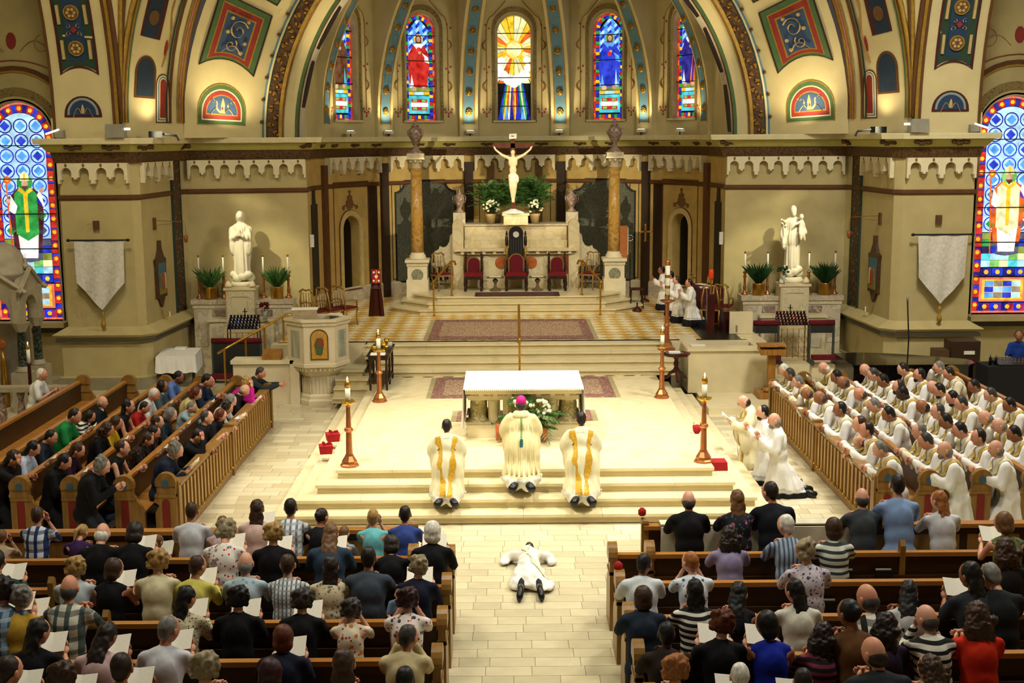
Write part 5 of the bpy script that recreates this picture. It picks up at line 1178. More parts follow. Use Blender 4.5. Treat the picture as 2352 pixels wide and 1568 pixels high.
MB().slab([(-.07, 1.14), (.05, 1.12), (.1, 1.35), (.06, 1.5), (-.05, 1.5), (-.11, 1.36)], ff, 0, .018).build('saint_robe', mat('mosaic_green', '4a5a34', .5), gp); MB().slab([(-.06, 1.36), (.1, 1.34), (.09, 1.47), (-.02, 1.5)], ff, 0, .021).build('saint_mantle', mat('mosaic_red', '8a3a24', .5), gp); MB().slab(disc((0, 1.55), .05), ff, 0, .02).build('saint_head', mat('mosaic_skin', 'b58a5c', .5), gp)
for k in (5, 3): MB().slab([(-.15, 1.06), (.15, 1.06), (.15, 1.64), (-.15, 1.64)], face(k), -.01, .012).build('marble_inset', mat_pattern('cipollino', 'wood', ['8a8f7c', 'c8c6ac'], 5, .3, stretch=(2, 2, .3)), t)
o = thing('reading_desk', 'grey-beige sloped book desk on the pulpit rim', 'book desk', (-4.6, 26.82, 1.89)); MB().slab([(0, 0), (.34, 0), (.34, .06), (0, .2)], lambda u, v, d: Vector((d, u, v)), -.26, .26).build('slope', mat('desk_cover', 'a89674', .7), o); MB().bx(-.28, .28, -.01, .36, .2, .215).build('rest', M_paper, o)
o.rotation_euler = (0, 0, .12)
tag(MB().box((0, 0, .015), (.3, .2, .03), -.4).build('book', M_paper, None, loc=(-4.05, 27.45, 1.89)), 'white book lying on the back rim of the pulpit', 'book')
# low wall left of the pulpit
t = thing('parapet', 'low cream marble parapet wall beside the pulpit', 'parapet', (-5.5, 27.2, 0)); MB().bx(-.72, .68, -.22, .22, 0, .9).build('wall', M_amb, t); MB().bx(-.76, .70, -.27, .27, .9, .98).build('coping', M_stone, t); MB().bx(.52, .72, -.27, .25, 0, .99).build('pier', M_amb, t)
t = thing('book_stand', 'slanted wooden missal stand on the left parapet', 'book stand', (-5.38, 27.15, .98)); MB().slab([(-.13, 0), (.13, 0), (.13, .2), (-.13, .1)], lambda u, v, d: Vector((d, u, v)), -.2, .2).build('block', M_oak, t); MB().bx(-.21, .21, -.16, -.12, 0, .12).build('lip', M_oak, t)
handrail([(-6.75, 27.9, .98), (-6.5, 28.1, 1.12), (-5.35, 28.7, 1.72), (-5.1, 28.75, 1.72)], [(-6.62, 28.0, 0, 1.05), (-6.2, 28.3, 0, 1.28), (-5.8, 28.5, 0, 1.5), (-5.4, 28.7, 0, 1.7)], 'dull brass stair handrail behind the left parapet')
# right parapet, L-shaped, with a screen slab
t = thing('parapet', 'large cream marble parapet box right of the steps', 'parapet', (4.6, 27.5, 0)); MB().bx(-.9, .95, -.28, .02, .14, 1.07).build('wall', M_plat, t); MB().bx(-.93, .98, -.32, .06, 1.07, 1.13).build('coping', M_plat, t)
MB().bx(-.93, -.55, .06, 1.7, 1.07, 1.125).build('coping', M_plat, t); MB().bx(-.9, -.6, .02, 1.7, .14, 1.07).build('wall', M_plat, t); MB().bx(.60, .98, .06, 3.0, 1.07, 1.125).build('coping', M_plat, t); MB().bx(.65, .95, .02, 3.0, .14, 1.07).build('wall', M_plat, t)
o = MB().bx(-.27, .27, -.03, .03, 0, .52).build('stone_screen', M_plat, None, loc=(5.22, 29.3, 1.13)); tag(o, 'upright cream marble slab on the right parapet', 'slab'); MB().bx(-.12, -.08, -.045, -.03, .04, .2).build('slot', M_base, o)
tag(MB().bx(-.16, .16, -.11, .11, 0, .02).build('open_book', M_paper, None, loc=(3.95, 27.55, 1.135)), 'white open papers on the right parapet corner', 'papers')
# credence table and vessels
t = thing('credence_table', 'dark narrow wooden credence table beside the upper steps', 'table', (-2.93, 26.3, .56))
for sx in (-1, 1):
    for y in (-.66, .0, .66): MB().lathe([(.02, 0), (.028, .1), (.02, .2), (.03, .4), (.022, .6), (.03, .68)], 8, (sx*.17, y, 0)).build('leg', M_wood_d, t, True)
MB().bx(-.2, .2, -.7, .7, .64, .72).build('apron', M_wood_d, t); MB().bx(-.23, .23, -.74, .74, .72, .75).build('tabletop', mat('black_lacquer', '17110c', .3), t); MB().bx(-.19, .19, -.68, .68, .14, .17).build('shelf', M_wood_d, t)
for i, (x, y, n_) in enumerate(((-3.02, 25.75, 'nearest the front edge'), (-2.85, 26.05, 'in the middle'), (-3.0, 26.3, 'behind the middle one'), (-2.84, 26.6, 'at the far end'))):
    g = thing('gold_vessel', 'gold altar vessel on the credence table, '+n_, 'vessel', (x, y, 1.31)); MB().lathe([(.05, 0), (.045, .01), (.015, .04), (.02, .07), (.055, .11), (.06, .17), (.055, .17)], 14).build('cup', M_gold, g, True)
    if i % 2: MB().lathe([(.06, .17), (.03, .2), (.01, .21), (.015, .225)], 12).build('lid', M_gold, g, True)
tag(MB().bx(-.15, .15, -.1, .1, 0, .03).build('folded_linen', M_white, None, loc=(-2.93, 25.66, 1.31)), 'folded white linen at the front of the credence table', 'linen'); tag(MB().bx(-.15, .15, -.1, .1, 0, .05).build('folded_linen', M_white, None, loc=(-2.9, 26.9, 1.31)), 'stacked white linen at the far end of the credence table', 'linen')
# small round table
t = thing('pedestal_table', 'small octagonal mahogany table on a carved tripod foot', 'table', (3.33, 26.45, .56)); MB().lathe([(.28, .55), (.3, .57), (.3, .6), (.28, .61)], 8).build('tabletop', M_wood_m, t); MB().lathe([(.05, .18), (.07, .25), (.04, .32), (.06, .4), (.035, .45), (.06, .5), (.1, .56)], 12).build('pillar', M_wood_m, t, True)
for k in range(3):
    a = 2*pi*k/3-pi/2; MB().tube([(.04*cos(a), .04*sin(a), .22), (.14*cos(a), .14*sin(a), .16), (.2*cos(a), .2*sin(a), .06), (.27*cos(a), .27*sin(a), .04), (.25*cos(a), .25*sin(a), .09)], [.04, .035, .03, .035, .02], 8).build('foot', M_wood_m, t, True)
g = thing('silver_tray', 'silver tray with folded cloth on the octagonal table', 'tray', (3.28, 26.4, 1.17)); MB().lathe([(.18, 0), (.2, .015), (.19, .015), (.17, .006)], 20).build('tray', M_silver, g, True); MB().bx(-.12, .12, -.08, .08, .008, .035).build('cloth', M_white, g)
# wooden lectern on the right
t = thing('wooden_lectern', 'square oak lectern stand beside the right parapet', 'lectern', (5.42, 26.75, 0)); MB().bx(-.3, .3, -.3, .3, 0, .26).build('base', M_oak, t); MB().lathe([(.2, .26), (.12, .34), (.1, .36)], 8).build('carved_foot', M_oak, t); MB().box((0, 0, .72), (.16, .14, .8)).build('post', M_oak, t); MB().slab([(-.2, 1.08), (.2, 1.16), (.2, 1.28), (-.2, 1.2)], lambda u, v, d: Vector((d, u, v)), -.27, .27).build('desk', M_oak, t); MB().bx(-.29, .29, -.22, .22, 1.26, 1.29).build('desk_rim', M_oak, t)
for k in range(4): MB().ell((.16*cos(k*pi/2+.78), .16*sin(k*pi/2+.78), .3), (.07, .07, .05), 8, 6).build('leaf_carving', M_oak, t, True)
# chairs and table at the right back, chairs behind the pulpit
M_gilt = mat('gilt_chair', '9a7430', .4, .3)
for k, (x, y, rz, l) in enumerate(((4.35, 33.0, -1.4, 'nearest the apse doorway'), (4.75, 32.6, -1.4, 'second from the apse doorway'), (4.75, 30.6, 2.8, 'in front of the maroon table'), (5.05, 30.9, 2.8, 'nearest the side wall'))): light_chair((x, y, 1.12), rz, 'gilded chair with red seat at the server table, '+l, M_gilt)
for k in range(3): light_chair((-4.95+.33*k, 30.4+.35*k, 1.12), 2.6, 'gilded chair with red seat behind the pulpit, '+('nearest the side altar', 'middle of the three', 'nearest the apse doorway')[k], M_gilt)
t = thing('server_table', 'table under a maroon cloth behind the kneeling servers', 'table', (4.75, 31.7, 1.12)); MB().box((0, 0, .42), (.6, 1.3, .84), .1, 1).build('maroon_cloth', mat('maroon_cloth', '4a0c14', .85), t); MB().box((0, 0, .85), (.62, 1.32, .02), .1).build('tabletop', mat('maroon_cloth', '4a0c14', .85), t)
for k, (x, y) in enumerate(((4.65, 31.3), (4.85, 31.6), (4.7, 32.0))): tag(MB().box((0, 0, .006), (.2, .28, .012), .3*k).build('paper', M_paper, None, loc=(x, y, 1.982)), 'white paper on the maroon server table, '+('nearest', 'middle', 'farthest')[k]+' of three', 'paper')
t = thing('torch_stand', 'wooden torch stand with red glass lamp beside the server chairs', 'torch', (4.55, 29.6, 1.12)); MB().bx(-.09, .09, -.09, .09, 0, .9).build('block', M_wood_m, t); MB().tube([(0, 0, .9), (0, 0, 1.25)], .02, 6).build('pole', M_brass, t); MB().lathe([(.03, 1.25), (.06, 1.3), (.06, 1.45), (.04, 1.5)], 12).build('glass', mat('red_lamp_glass', 'c83a0f', .2, emit=.2), t, True)
tag(MB().box((0, 0, .25), (.36, .5, .5)).build('wooden_box', M_wood_m, None, loc=(5.02, 29.75, 1.12)), 'dark wooden cabinet at the sanctuary edge behind the parapet', 'cabinet')
# red caps and cushions on the steps
def biretta(loc, rz, label):
    t = thing('red_biretta', label, 'hat', loc, rz); MB().box((0, 0, .07), (.2, .2, .14), 0, 1.18).build('crown', M_redb, t)
    for k in range(3): MB().slab([(0, .14), (.11, .14), (.09, .19), (.02, .18)], lambda u, v, o, k=k: Vector((u*cos(k*2.1)-o*sin(k*2.1), u*sin(k*2.1)+o*cos(k*2.1), v)), -.006, .006).build('horn', M_redb, t)
biretta((-3.37, 21.84, .42), .3, 'red square cap on the left steps, farther from the candlestick'); biretta((-3.37, 20.96, .42), .2, 'red square cap on the left steps, nearer the candlestick')
o = MB().box((0, 0, .07), (.26, .3, .13), 0, .94).build('red_cushion', M_redb, None, loc=(3.12, 19.75, .42)); tag(o, 'red velvet kneeling cushion on the right step corner', 'cushion')
t = thing('incense_boat', 'small red pouch with gilt handle behind the right candlestick', 'pouch', (3.05, 21.6, .56)); MB().lathe([(.04, 0), (.07, .05), (.08, .14), (.02, .16)], 10).build('body', M_redb, t, True); MB().tube([(-.07, 0, .12), (-.05, 0, .22), (.05, 0, .22), (.07, 0, .12)], .008, 6).build('handle', M_gold, t)
# ------------------------------------------------------------------ side altars
M_stat = mat('statue_plaster', 'e0d6b6', .55, var=.05)
def folds(me, f=None):
    for v in me.vertices:
        x, y, z = v.co; a = atan2(y, x); k = max(0, 1-z/1.5); r = 1+.1*k*sin(a*9+z*1.5)+.05*sin(a*17+2)*(1 if z < 1.5 else 0); v.co.x *= r; v.co.y *= r
    me.update(); return me
def side_altar(s_, nm):
    X = s_*6.88; fy = 31.3
    c = thing('side_altar', 'veined marble side altar against the %s wall' % nm, 'altar', (X, 31.6, .28))
    zt = 1.48
    MB().bx(-1.28, 1.28, -.3, .28, zt-.12, zt).build('top_slab', M_marbleg, c); MB().bx(-1.22, 1.22, -.25, .25, 0, zt-.12).build('body', M_marbleg, c); MB().bx(-1.24, 1.24, -.27, .26, zt-.22, zt-.12).build('carved_band', M_ros2, c)
    MB().bx(-.85, .85, -.5, -.25, .95, 1.02).build('mensa', M_marble, c); MB().bx(-.8, .8, -.45, -.25, 0, .95).build('table_body', M_marble, c)
    for q in (-1, 1):
        MB().bx(*sorted((q*.42, q*.75)), -.27, -.25, 1.06, 1.22).build('red_inset', M_redm, c); MB().bx(*sorted((q*.9, q*1.15)), -.27, -.25, .3, 1.15).build('veined_inset', M_marbleg, c); MB().bx(*sorted((q*.45, q*.72)), -.47, -.45, .2, .85).build('inset', M_marbleg, c)
    pd = MB().bx(-.35, .35, -.52, .1, .85, 1.78).build('pedestal', M_marble, c); MB().bx(-.40, .40, -.55, .12, 1.74, 1.80).build('pedestal_cap', M_marble, c)
    MB().ring([(-.32, .9), (.32, .9), (.32, 1.7), (-.32, 1.7)], [(-.2, 1.0), (.2, 1.0), (.2, 1.58), (-.2, 1.58)], lambda u, v, o: Vector((u, -.52-o, v)), 0, .02).build('carved_border', M_ros2, pd)
    for q in (-1, 1): MB().lathe([(.001, 0), (.1, .02), (.08, .08), (.02, .16)], 8, (q*.3, -.4, 1.8)).build('acroterion', M_marble, pd, True)
    return c
for s_, nm in SIDES:
    struct(MB().bx(*sorted((s_*5.45, s_*8.25)), 29.9, 32.3, 0, .28).build('floor_chapel_'+nm, M_plat), 'raised stone step in front of the %s side altar' % nm)
    side_altar(s_, nm); X = s_*6.88; z0 = 2.08
    b_ = MB(); 
    if s_ < 0:
        for z, r in ((.0, .27), (.1, .3), (.2, .27)): b_.ell((0, 0, z+.1), (r, r*.8, .14), 14, 8)
        g = thing('statue', 'white statue of a veiled woman with joined hands on the left altar', 'statue', (X, 31.5, z0))
        MB().lathe([(.28, 0), (.3, .06), (.26, .12)], 16).build('plinth', M_stat, g, True)
        cb = MB()
        for k in range(9): cb.ell((.2*cos(k*.7), .16*sin(k*.7), .2+.05*(k % 3)), (.13, .11, .1), 8, 6)
        obj('cloud_base', fuse(cb, .025, 3), M_stat, g)
        f = MB(); caps(f, [((0, 0, .34), .20), ((0, 0, .8), .19), ((0, 0, 1.15), .175), ((0, 0, 1.42), .15)]); f.ell((0, 0, 1.45), (.22, .13, .14), 14, 8); f.ell((0, .03, .9), (.24, .16, .6), 14, 10)
        caps(f, [((0, 0, 1.5), .07), ((0, -.02, 1.66), .06)]); f.ell((0, -.03, 1.75), (.095, .11, .135), 14, 10); f.ell((0, .03, 1.72), (.125, .11, .16), 14, 10); f.ell((0, -.135, 1.73), (.018, .03, .03), 8, 6)
        for q in (-1, 1): caps(f, [((q*.2, 0, 1.42), .085), ((q*.2, -.1, 1.2), .08), ((q*.05, -.22, 1.28), .05), ((q*.012, -.24, 1.42), .028)]); f.ell((q*.2, -.06, 1.05), (.08, .1, .28), 10, 8)
        obj('figure', folds(fuse(f, .022, 3)), M_stat, g)
    else:
        g = thing('statue', 'white statue of a bearded man holding a child on the right altar', 'statue', (X, 31.5, z0)); MB().lathe([(.28, 0), (.3, .06), (.24, .14)], 16).build('plinth', M_stat, g, True)
        cb = MB()
        for k in range(9): cb.ell((.17*cos(k*.7), .14*sin(k*.7), .22+.06*(k % 3)), (.13, .11, .1), 8, 6)
        obj('rock_base', fuse(cb, .025, 3), M_stat, g)
        f = MB(); caps(f, [((0, 0, .4), .19), ((0, 0, .8), .18), ((0, 0, 1.15), .165), ((0, 0, 1.45), .15)]); f.ell((0, 0, 1.5), (.22, .13, .14), 14, 8); caps(f, [((0, 0, 1.55), .07), ((.0, -.02, 1.72), .06)]); f.ell((-.01, -.03, 1.8), (.09, .11, .13), 14, 10); f.ell((0, -.1, 1.71), (.06, .05, .07), 10, 8)
        caps(f, [((-.2, 0, 1.48), .085), ((-.26, -.04, 1.2), .07), ((-.24, -.12, .98), .05)]); f.ell((-.24, -.13, .9), (.035, .03, .06), 8, 6); f.ell((-.22, -.02, 1.1), (.09, .1, .3), 10, 8)
        caps(f, [((.2, 0, 1.48), .085), ((.26, -.1, 1.25), .075), ((.14, -.22, 1.25), .05)]); f.ell((.12, -.02, 1.2), (.14, .16, .12), 10, 8); f.ell((0, -.1, 1.1), (.17, .1, .25), 10, 8)
        obj('figure', folds(fuse(f, .022, 3)), M_stat, g)
        ch = MB(); ch.ell((.17, -.18, 1.45), (.08, .07, .14), 10, 8); ch.ell((.16, -.2, 1.65), (.06, .065, .075), 10, 8); caps(ch, [((.17, -.2, 1.36), .055), ((.2, -.28, 1.22), .045), ((.24, -.26, 1.08), .03)]); caps(ch, [((.14, -.22, 1.36), .055), ((.12, -.3, 1.24), .045), ((.14, -.3, 1.1), .03)]); caps(ch, [((.1, -.22, 1.52), .03), ((.02, -.26, 1.46), .025)])
        obj('child', fuse(ch, .016, 2), M_stat, g)
        fl_ = MB()
        for k in range(6): fl_.ell((-.26+.05*cos(k*1.9), -.1+.04*sin(k*1.9), 1.42+.05*k*.6), (.04, .04, .03), 6, 4)
        fl_.tube([(-.24, -.13, .95), (-.26, -.1, 1.5)], .012, 5); fl_.build('lily_staff', M_stat, g, True)
    # candlesticks and plants on the altar top
    for k, dx in enumerate((-1.12, -.5, .5, 1.12) if s_ < 0 else (-1.15, -.58, .46, 1.12)):
        t = thing('altar_candlestick', 'slim bronze candlestick with white candle on the %s side altar, %s' % (nm, ('outermost left', 'left of the statue', 'right of the statue', 'outermost right')[k]), 'candlestick', (X+dx, 31.62, 1.76), 0, 'candlesticks on the side altars')
        MB().lathe([(.09, 0), (.09, .03), (.05, .06), (.03, .12), (.045, .2), (.03, .24), (.028, .42), (.05, .46), (.025, .5), (.05, .56), (.055, .58)], 10).build('stem', M_copper, t, True); MB().lathe([(.022, .58), (.022, 1.05)], 8).build('candle', M_wax, t, True); MB().lathe([(.026, 1.04), (.026, 1.09), (.012, 1.1)], 8).build('follower', M_brass, t, True)
    for q, dx in ((0, -.82), (1, .85)):
        rng = random.Random(20+q+s_); t = thing('potted_plant', 'leafy green plant in a brass pot, %s of the %s statue' % (('left', 'right')[q], nm), 'plant', (X+dx, 31.5, 1.76)); MB().lathe([(.15, 0), (.16, .02), (.155, .28), (.165, .3), (.14, .3)], 16).build('pot', M_brass, t, True)
        mb = MB()
        for k in range(95):
            a = rng.uniform(0, 2*pi); e = rng.uniform(.95, 1.52); L = rng.uniform(.35, .62); d = Vector((cos(a)*cos(e), sin(a)*cos(e), sin(e))); sd = d.cross(Vector((0, 0, 1))).normalized()*.022; p0 = Vector((.06*cos(a), .06*sin(a), .28)); p1 = p0+d*L*.6; p2 = p0+d*L+Vector((cos(a)*.08, sin(a)*.08, -.04)); mb.add([p0-sd*.4, p0+sd*.4, p1+sd, p2, p1-sd], [(0, 1, 2, 3, 4)])
        o = mb.build('leaves', M_leafg if s_ < 0 else M_leafd, t); o['kind'] = 'stuff'
    v = thing('glass_vase', 'glass vase of dark red roses on the left side altar step' if s_ < 0 else 'small dark flower vase at the right statue foot', 'vase', (X+.62 if s_ < 0 else X-.3, 31.0, 1.30) if s_ < 0 else (X-.28, 31.15, 2.09)); MB().lathe([(.05, 0), (.035, .08), (.055, .2)], 12).build('vase', mat('clear_glass', '9aa69a', .1), v, True); mb = MB(); rng = random.Random(3)
    for k in range(14): mb.ell((rng.uniform(-.12, .12), rng.uniform(-.1, .1), rng.uniform(.28, .42)), (.04, .04, .035), 7, 5)
    o = mb.build('roses' if s_ < 0 else 'flowers', mat('dark_rose', '5a0c16', .7) if s_ < 0 else M_leafd, v, True); o['kind'] = 'stuff'; MB().tube([(0, 0, .15), (0, 0, .32)], .012, 5).build('stems', M_leafd, v)
    # votive candle rack: every cup its own part
    col = ('votive_blue', '0c1030') if s_ < 0 else ('votive_red', '3a060a'); t = thing('votive_rack', 'iron votive stand with rows of %s glass cups' % ('dark blue' if s_ < 0 else 'dark red'), 'candle rack', (s_*6.66, 30.35, .28)); cup = MB().lathe([(.026, 0), (.032, .07), (.028, .07)], 8).mesh(True); mc = mat(*col, .15)
    for q in (-1, 1):
        for y in (-.16, .16): MB().bx(q*.36-.012, q*.36+.012, y-.012, y+.012, 0, .9+(.2 if y > 0 else 0)).build('leg', M_steel if s_ < 0 else M_brass, t)
    for r in range(5):
        y = -.16+.08*r; z = .92+.055*r; MB().bx(-.37, .37, y-.035, y+.035, z-.015, z).build('shelf', M_steel, t)
        for k in range(9): obj('votive_cup', cup, mc, t, (-.33+.0825*k, y, z))
    MB().bx(-.012, .012, .2, .215, 1.1, 1.36).build('cross_upright', M_steel, t); MB().bx(-.06, .06, .2, .215, 1.27, 1.29).build('cross_arm', M_steel, t)
    lit = MB().lathe([(.02, .0), (.02, .03)], 8).build('lit_cup', mat('lit_'+col[0], '1830d0' if s_ < 0 else 'd01010', .3, emit=3), t, loc=(-.1 if s_ < 0 else .06, -.0, 1.05))
    mb = MB()
    for k in range(5):
        x = -.28+.14*k; mb.tube([(x, -.17, .1), (x, -.17, .82)], .008, 5)
        for zz in (.3, .55): mb.tube([(x+.06*cos(a), -.17, zz+.08*sin(a)) for a in [2*pi*j/12 for j in range(13)]], .007, 5)
    mb.tube([(-.36, -.17, .1), (.36, -.17, .1)], .01, 5); mb.tube([(-.36, -.17, .82), (.36, -.17, .82)], .01, 5); mb.build('iron_scrollwork', M_brass, t)
    # kneelers
    for k, dx in enumerate((0,) if s_ < 0 else (-.72, .62)):
        kx = s_*6.72+dx if s_ > 0 else -6.72; ky = 29.75 if s_ < 0 else 30.15; w = 1.15 if s_ < 0 else .58; zb = 0 if s_ < 0 else .28
        t = thing('prie_dieu', ('wide' if s_ < 0 else ('left', 'right')[k])+' padded red kneeler before the %s votive stand' % nm, 'kneeler', (kx, ky, zb))
        for q in (-1, 1): MB().bx(q*w/2-.025, q*w/2+.025, -.03, .03, 0, .92).build('post', mat('green_grey_metal', '3a4238', .5), t); MB().bx(q*w/2-.03, q*w/2+.03, -.45, .05, 0, .1).build('foot', mat('green_grey_metal', '3a4238', .5), t)
        MB().bx(-w/2, w/2, -.02, .02, .72, .92).build('panel', mat('dark_grey_panel', '26261f', .6), t); MB().tube([(-w/2-.02, 0, .97), (w/2+.02, 0, .97)], .065, 10).build('arm_pad', M_red_v, t, True); MB().box((0, -.3, .17), (w*.98, .24, .1)).build('knee_pad', M_red_v, t)
        if s_ < 0: MB().bx(-w/2, w/2, -.015, .015, .15, .72).build('back_panel', mat('dark_grey_panel', '26261f', .6), t)
    # banner with tassel on the pier
    F, L_ = frame_fn((-10.4, 28.72), (-8.78, 28.72)); fb = (lambda u, v, o: Vector((-F(1.62-u, v, o).x, F(1.62-u, v, o).y, v))) if s_ > 0 else F
    t = thing('wall_banner', 'silvery white pointed banner hanging on the %s pier' % nm, 'banner', (s_*9.5, 28.72, 1.9)); o0 = Vector(t.location); mb = MB(); N = 18; Mn = 20
    def bp(i, j):
        u = i/N; w = 1.13; x = .32+w*u; zt = 3.46; zb_ = 2.5-(1-abs(2*u-1))*.62; v = zt+(zb_-zt)*j/Mn; amp = .035*(.3+j/Mn); return fb(x+.03*(1-2*u)*(j/Mn), v, .03+amp*sin(u*15+j*.12)*(1-j/Mn*.4)+amp)-o0
    vs = [bp(i, j) for i in range(N+1) for j in range(Mn+1)]; mb.add(vs, [(i*(Mn+1)+j, (i+1)*(Mn+1)+j, (i+1)*(Mn+1)+j+1, i*(Mn+1)+j+1) for i in range(N) for j in range(Mn)])
    mb.build('cloth', mat('silver_brocade', 'd6d0be', .45, var=.14, scale=14, spec=.6), t, True); MB().tube([fb(.2, 3.47, .05)-o0, fb(1.55, 3.47, .05)-o0], .018, 8).build('rod', M_steel, t)
    for x in (.2, 1.55): MB().ell(fb(x, 3.47, .05)-o0, (.05, .035, .035), 8, 6).build('finial', M_steel, t, True)
    p = fb(.885, 1.84, .05)-o0; ts = MB().lathe([(.01, 0), (.05, -.06), (.03, -.12), (.02, -.2), (.055, -.26), (.06, -.33), (.01, -.42)], 10, p).build('tassel', M_goldp, t, True)
    tag(MB().bx(-.07, .07, -.04, 0, 0, .2).build('wall_speaker', mat('speaker_brown', '5a3a22', .6, var=.4, scale=40), None, loc=(s_*9.6, 28.85, 3.7)), 'small brown plaque above the %s banner' % nm, 'plaque')
    # station of the cross on the pier side, bracket lamp
    F2, L2_ = frame_fn((-8.62, 29.05), (-8.42, 31.75)); f2_ = (lambda u, v, o: Vector((-F2(u, v, o).x, F2(u, v, o).y, v))) if s_ > 0 else F2
    t = thing('station_picture', 'gilt framed painted relief on the inner side of the %s pier' % nm, 'picture', (f2_(.95, 2.0, .03))); o0 = Vector(t.location); g2 = lambda u, v, o: f2_(.95+u, v, o)-o0
    def pol(P): return P if s_ < 0 else P[::-1]
    MB().slab(pol([(-.32, 2.0), (.32, 2.0), (.32, 2.75), (.36, 2.9), (.22, 2.95), (.08, 3.15), (.06, 3.35), (-.06, 3.35), (-.08, 3.15), (-.22, 2.95), (-.36, 2.9), (-.32, 2.75)]), g2, .0, .07).build('frame', mat('carved_walnut', '4a2f16', .5, var=.3, scale=12), t)
    MB().slab(pol([(-.22, 2.08), (.22, 2.08), (.22, 2.82), (-.22, 2.82)]), g2, .05, .085).build('painted_sky', mat('painted_sky', '3f6a7a', .6), t); MB().slab(pol([(-.22, 2.08), (.22, 2.08), (.22, 2.24), (-.22, 2.24)]), g2, .05, .095).build('painted_ground', mat('painted_ground', '8a7a2c', .6), t)
    for k, (du, c1) in enumerate(((-.12, '7a5a2a'), (0, 'a83a1c'), (.11, 'c8b88a'))): MB().slab(pol([(du-.06, 2.2), (du+.06, 2.2), (du+.05, 2.5), (du+.03, 2.58), (du-.03, 2.58), (du-.05, 2.5)]), g2, .08, .12).build('relief_figure', mat('relief_%d' % k, c1, .6), t)
    MB().slab(pol([(-.2, 2.0), (-.08, 1.82), (0, 1.76), (.08, 1.82), (.2, 2.0)]), g2, 0, .06).build('pendant', mat('carved_walnut', '4a2f16', .5), t)
    t = thing('wall_sconce', 'small brass candle sconce below the %s framed relief' % nm, 'sconce', f2_(.95, 1.55, .03)); o0 = Vector(t.location); MB().tube([f2_(.95, 1.7, .03)-o0, f2_(.95, 1.5, .06)-o0, f2_(1.0, 1.46, .14)-o0, f2_(1.05, 1.52, .18)-o0], .012, 6).build('arm', M_brass, t); MB().lathe([(.015, 0), (.015, .12)], 8, f2_(1.05, 1.52, .18)-o0).build('candle', M_wax, t)
    t = thing('bracket_lamp', 'hanging red votive lamp on an iron wall bracket, %s pier' % nm, 'lamp', f2_(.75, 3.78, .02)); o0 = Vector(t.location); e = Vector((-s_*.72, -.1, 0))
    MB().bx(-.03, .03, -.06, .06, -.16, .12).build('plate', M_brown, t); MB().tube([Vector((0, 0, .06)), e+Vector((0, 0, .03)), e+Vector((-s_*.03, 0, -.04))], .008, 6).build('arm', M_brass, t); MB().tube([Vector((0, 0, -.06)), e*.55+Vector((0, 0, -.02))], .006, 6).build('stay', M_brass, t)
    MB().tube([e+Vector((-s_*.03, 0, -.04)), e+Vector((-s_*.03, 0, -.3))], .006, 6).build('chain', M_brass, t); MB().lathe([(.02, 0), (.05, -.02), (.045, -.14), (.02, -.18)], 10, e+Vector((-s_*.03, 0, -.28))).build('glass', mat('copper_glass', '8a4a1c', .3), t, True)
    tag(MB().box((0, 0, .16), (.1, .06, .32)).build('wall_box', mat('white_plastic', 'd8d2bc', .5), None, loc=(s_*5.28, 32.6, 2.95)), 'white wall box at the %s corner of the apse' % nm, 'wall box')
    # lamps standing on the ledge
    t = thing('floodlight', 'grey boxed floodlight on the %s pier ledge' % nm, 'floodlight', (s_*8.95, 28.55, 5.75)); MB().box((0, 0, .16), (.42, .3, .3), 0, .9).build('housing', mat('lamp_grey', '8f8a78', .5), t); MB().box((-s_*.25, .02, .2), (.12, .06, .05)).build('lit_edge', mat('lit_tube', 'fff6dc', .5, emit=14 if s_ > 0 else 2), t)
    t = thing('floodlight', 'thin angled strip lamp at the outer end of the %s pier ledge' % nm, 'floodlight', (s_*10.25, 28.7, 5.75)); MB().box((0, 0, .1), (.2, .14, .16)).build('housing', mat('lamp_grey', '8f8a78', .5), t); MB().tube([(-s_*.02, -.1, .2), (s_*.28, -.1, .1)], .022, 6).build('tube', mat('lit_tube', 'fff6dc', .5, emit=5), t)
    t = thing('spot_bracket', 'dark spotlight on a bracket at the inner %s pier ledge' % nm, 'spotlight', (s_*8.25, 29.2, 5.75)); MB().box((0, 0, .08), (.3, .2, .14), .3).build('housing', M_steel, t); MB().tube([(0, 0, .1), (-s_*.45, .1, .05), (-s_*.5, .1, -.06)], .03, 6).build('arm', M_steel, t)
for i, a in enumerate((-63, -45, -15, 15, 45, 63)):
    p = apse(radians(a)*AR, 5.76, .3); t = thing('uplight', 'small white uplight on the apse ledge, %s' % ('farthest left', 'second from the left', 'left of the central window', 'right of the central window', 'second from the right', 'farthest right')[i], 'uplight', p, -radians(a), 'uplights on the apse ledge')
    MB().box((0, 0, .12), (.24, .14, .08)).build('head', mat('lamp_white', 'e8e2c8', .5), t); MB().bx(-.015, .015, -.01, .01, 0, .1).build('bracket', M_steel, t); MB().box((0, 0, .165), (.18, .09, .008)).build('lens', mat('lit_lens', 'fff0cc', .5, emit=4), t)
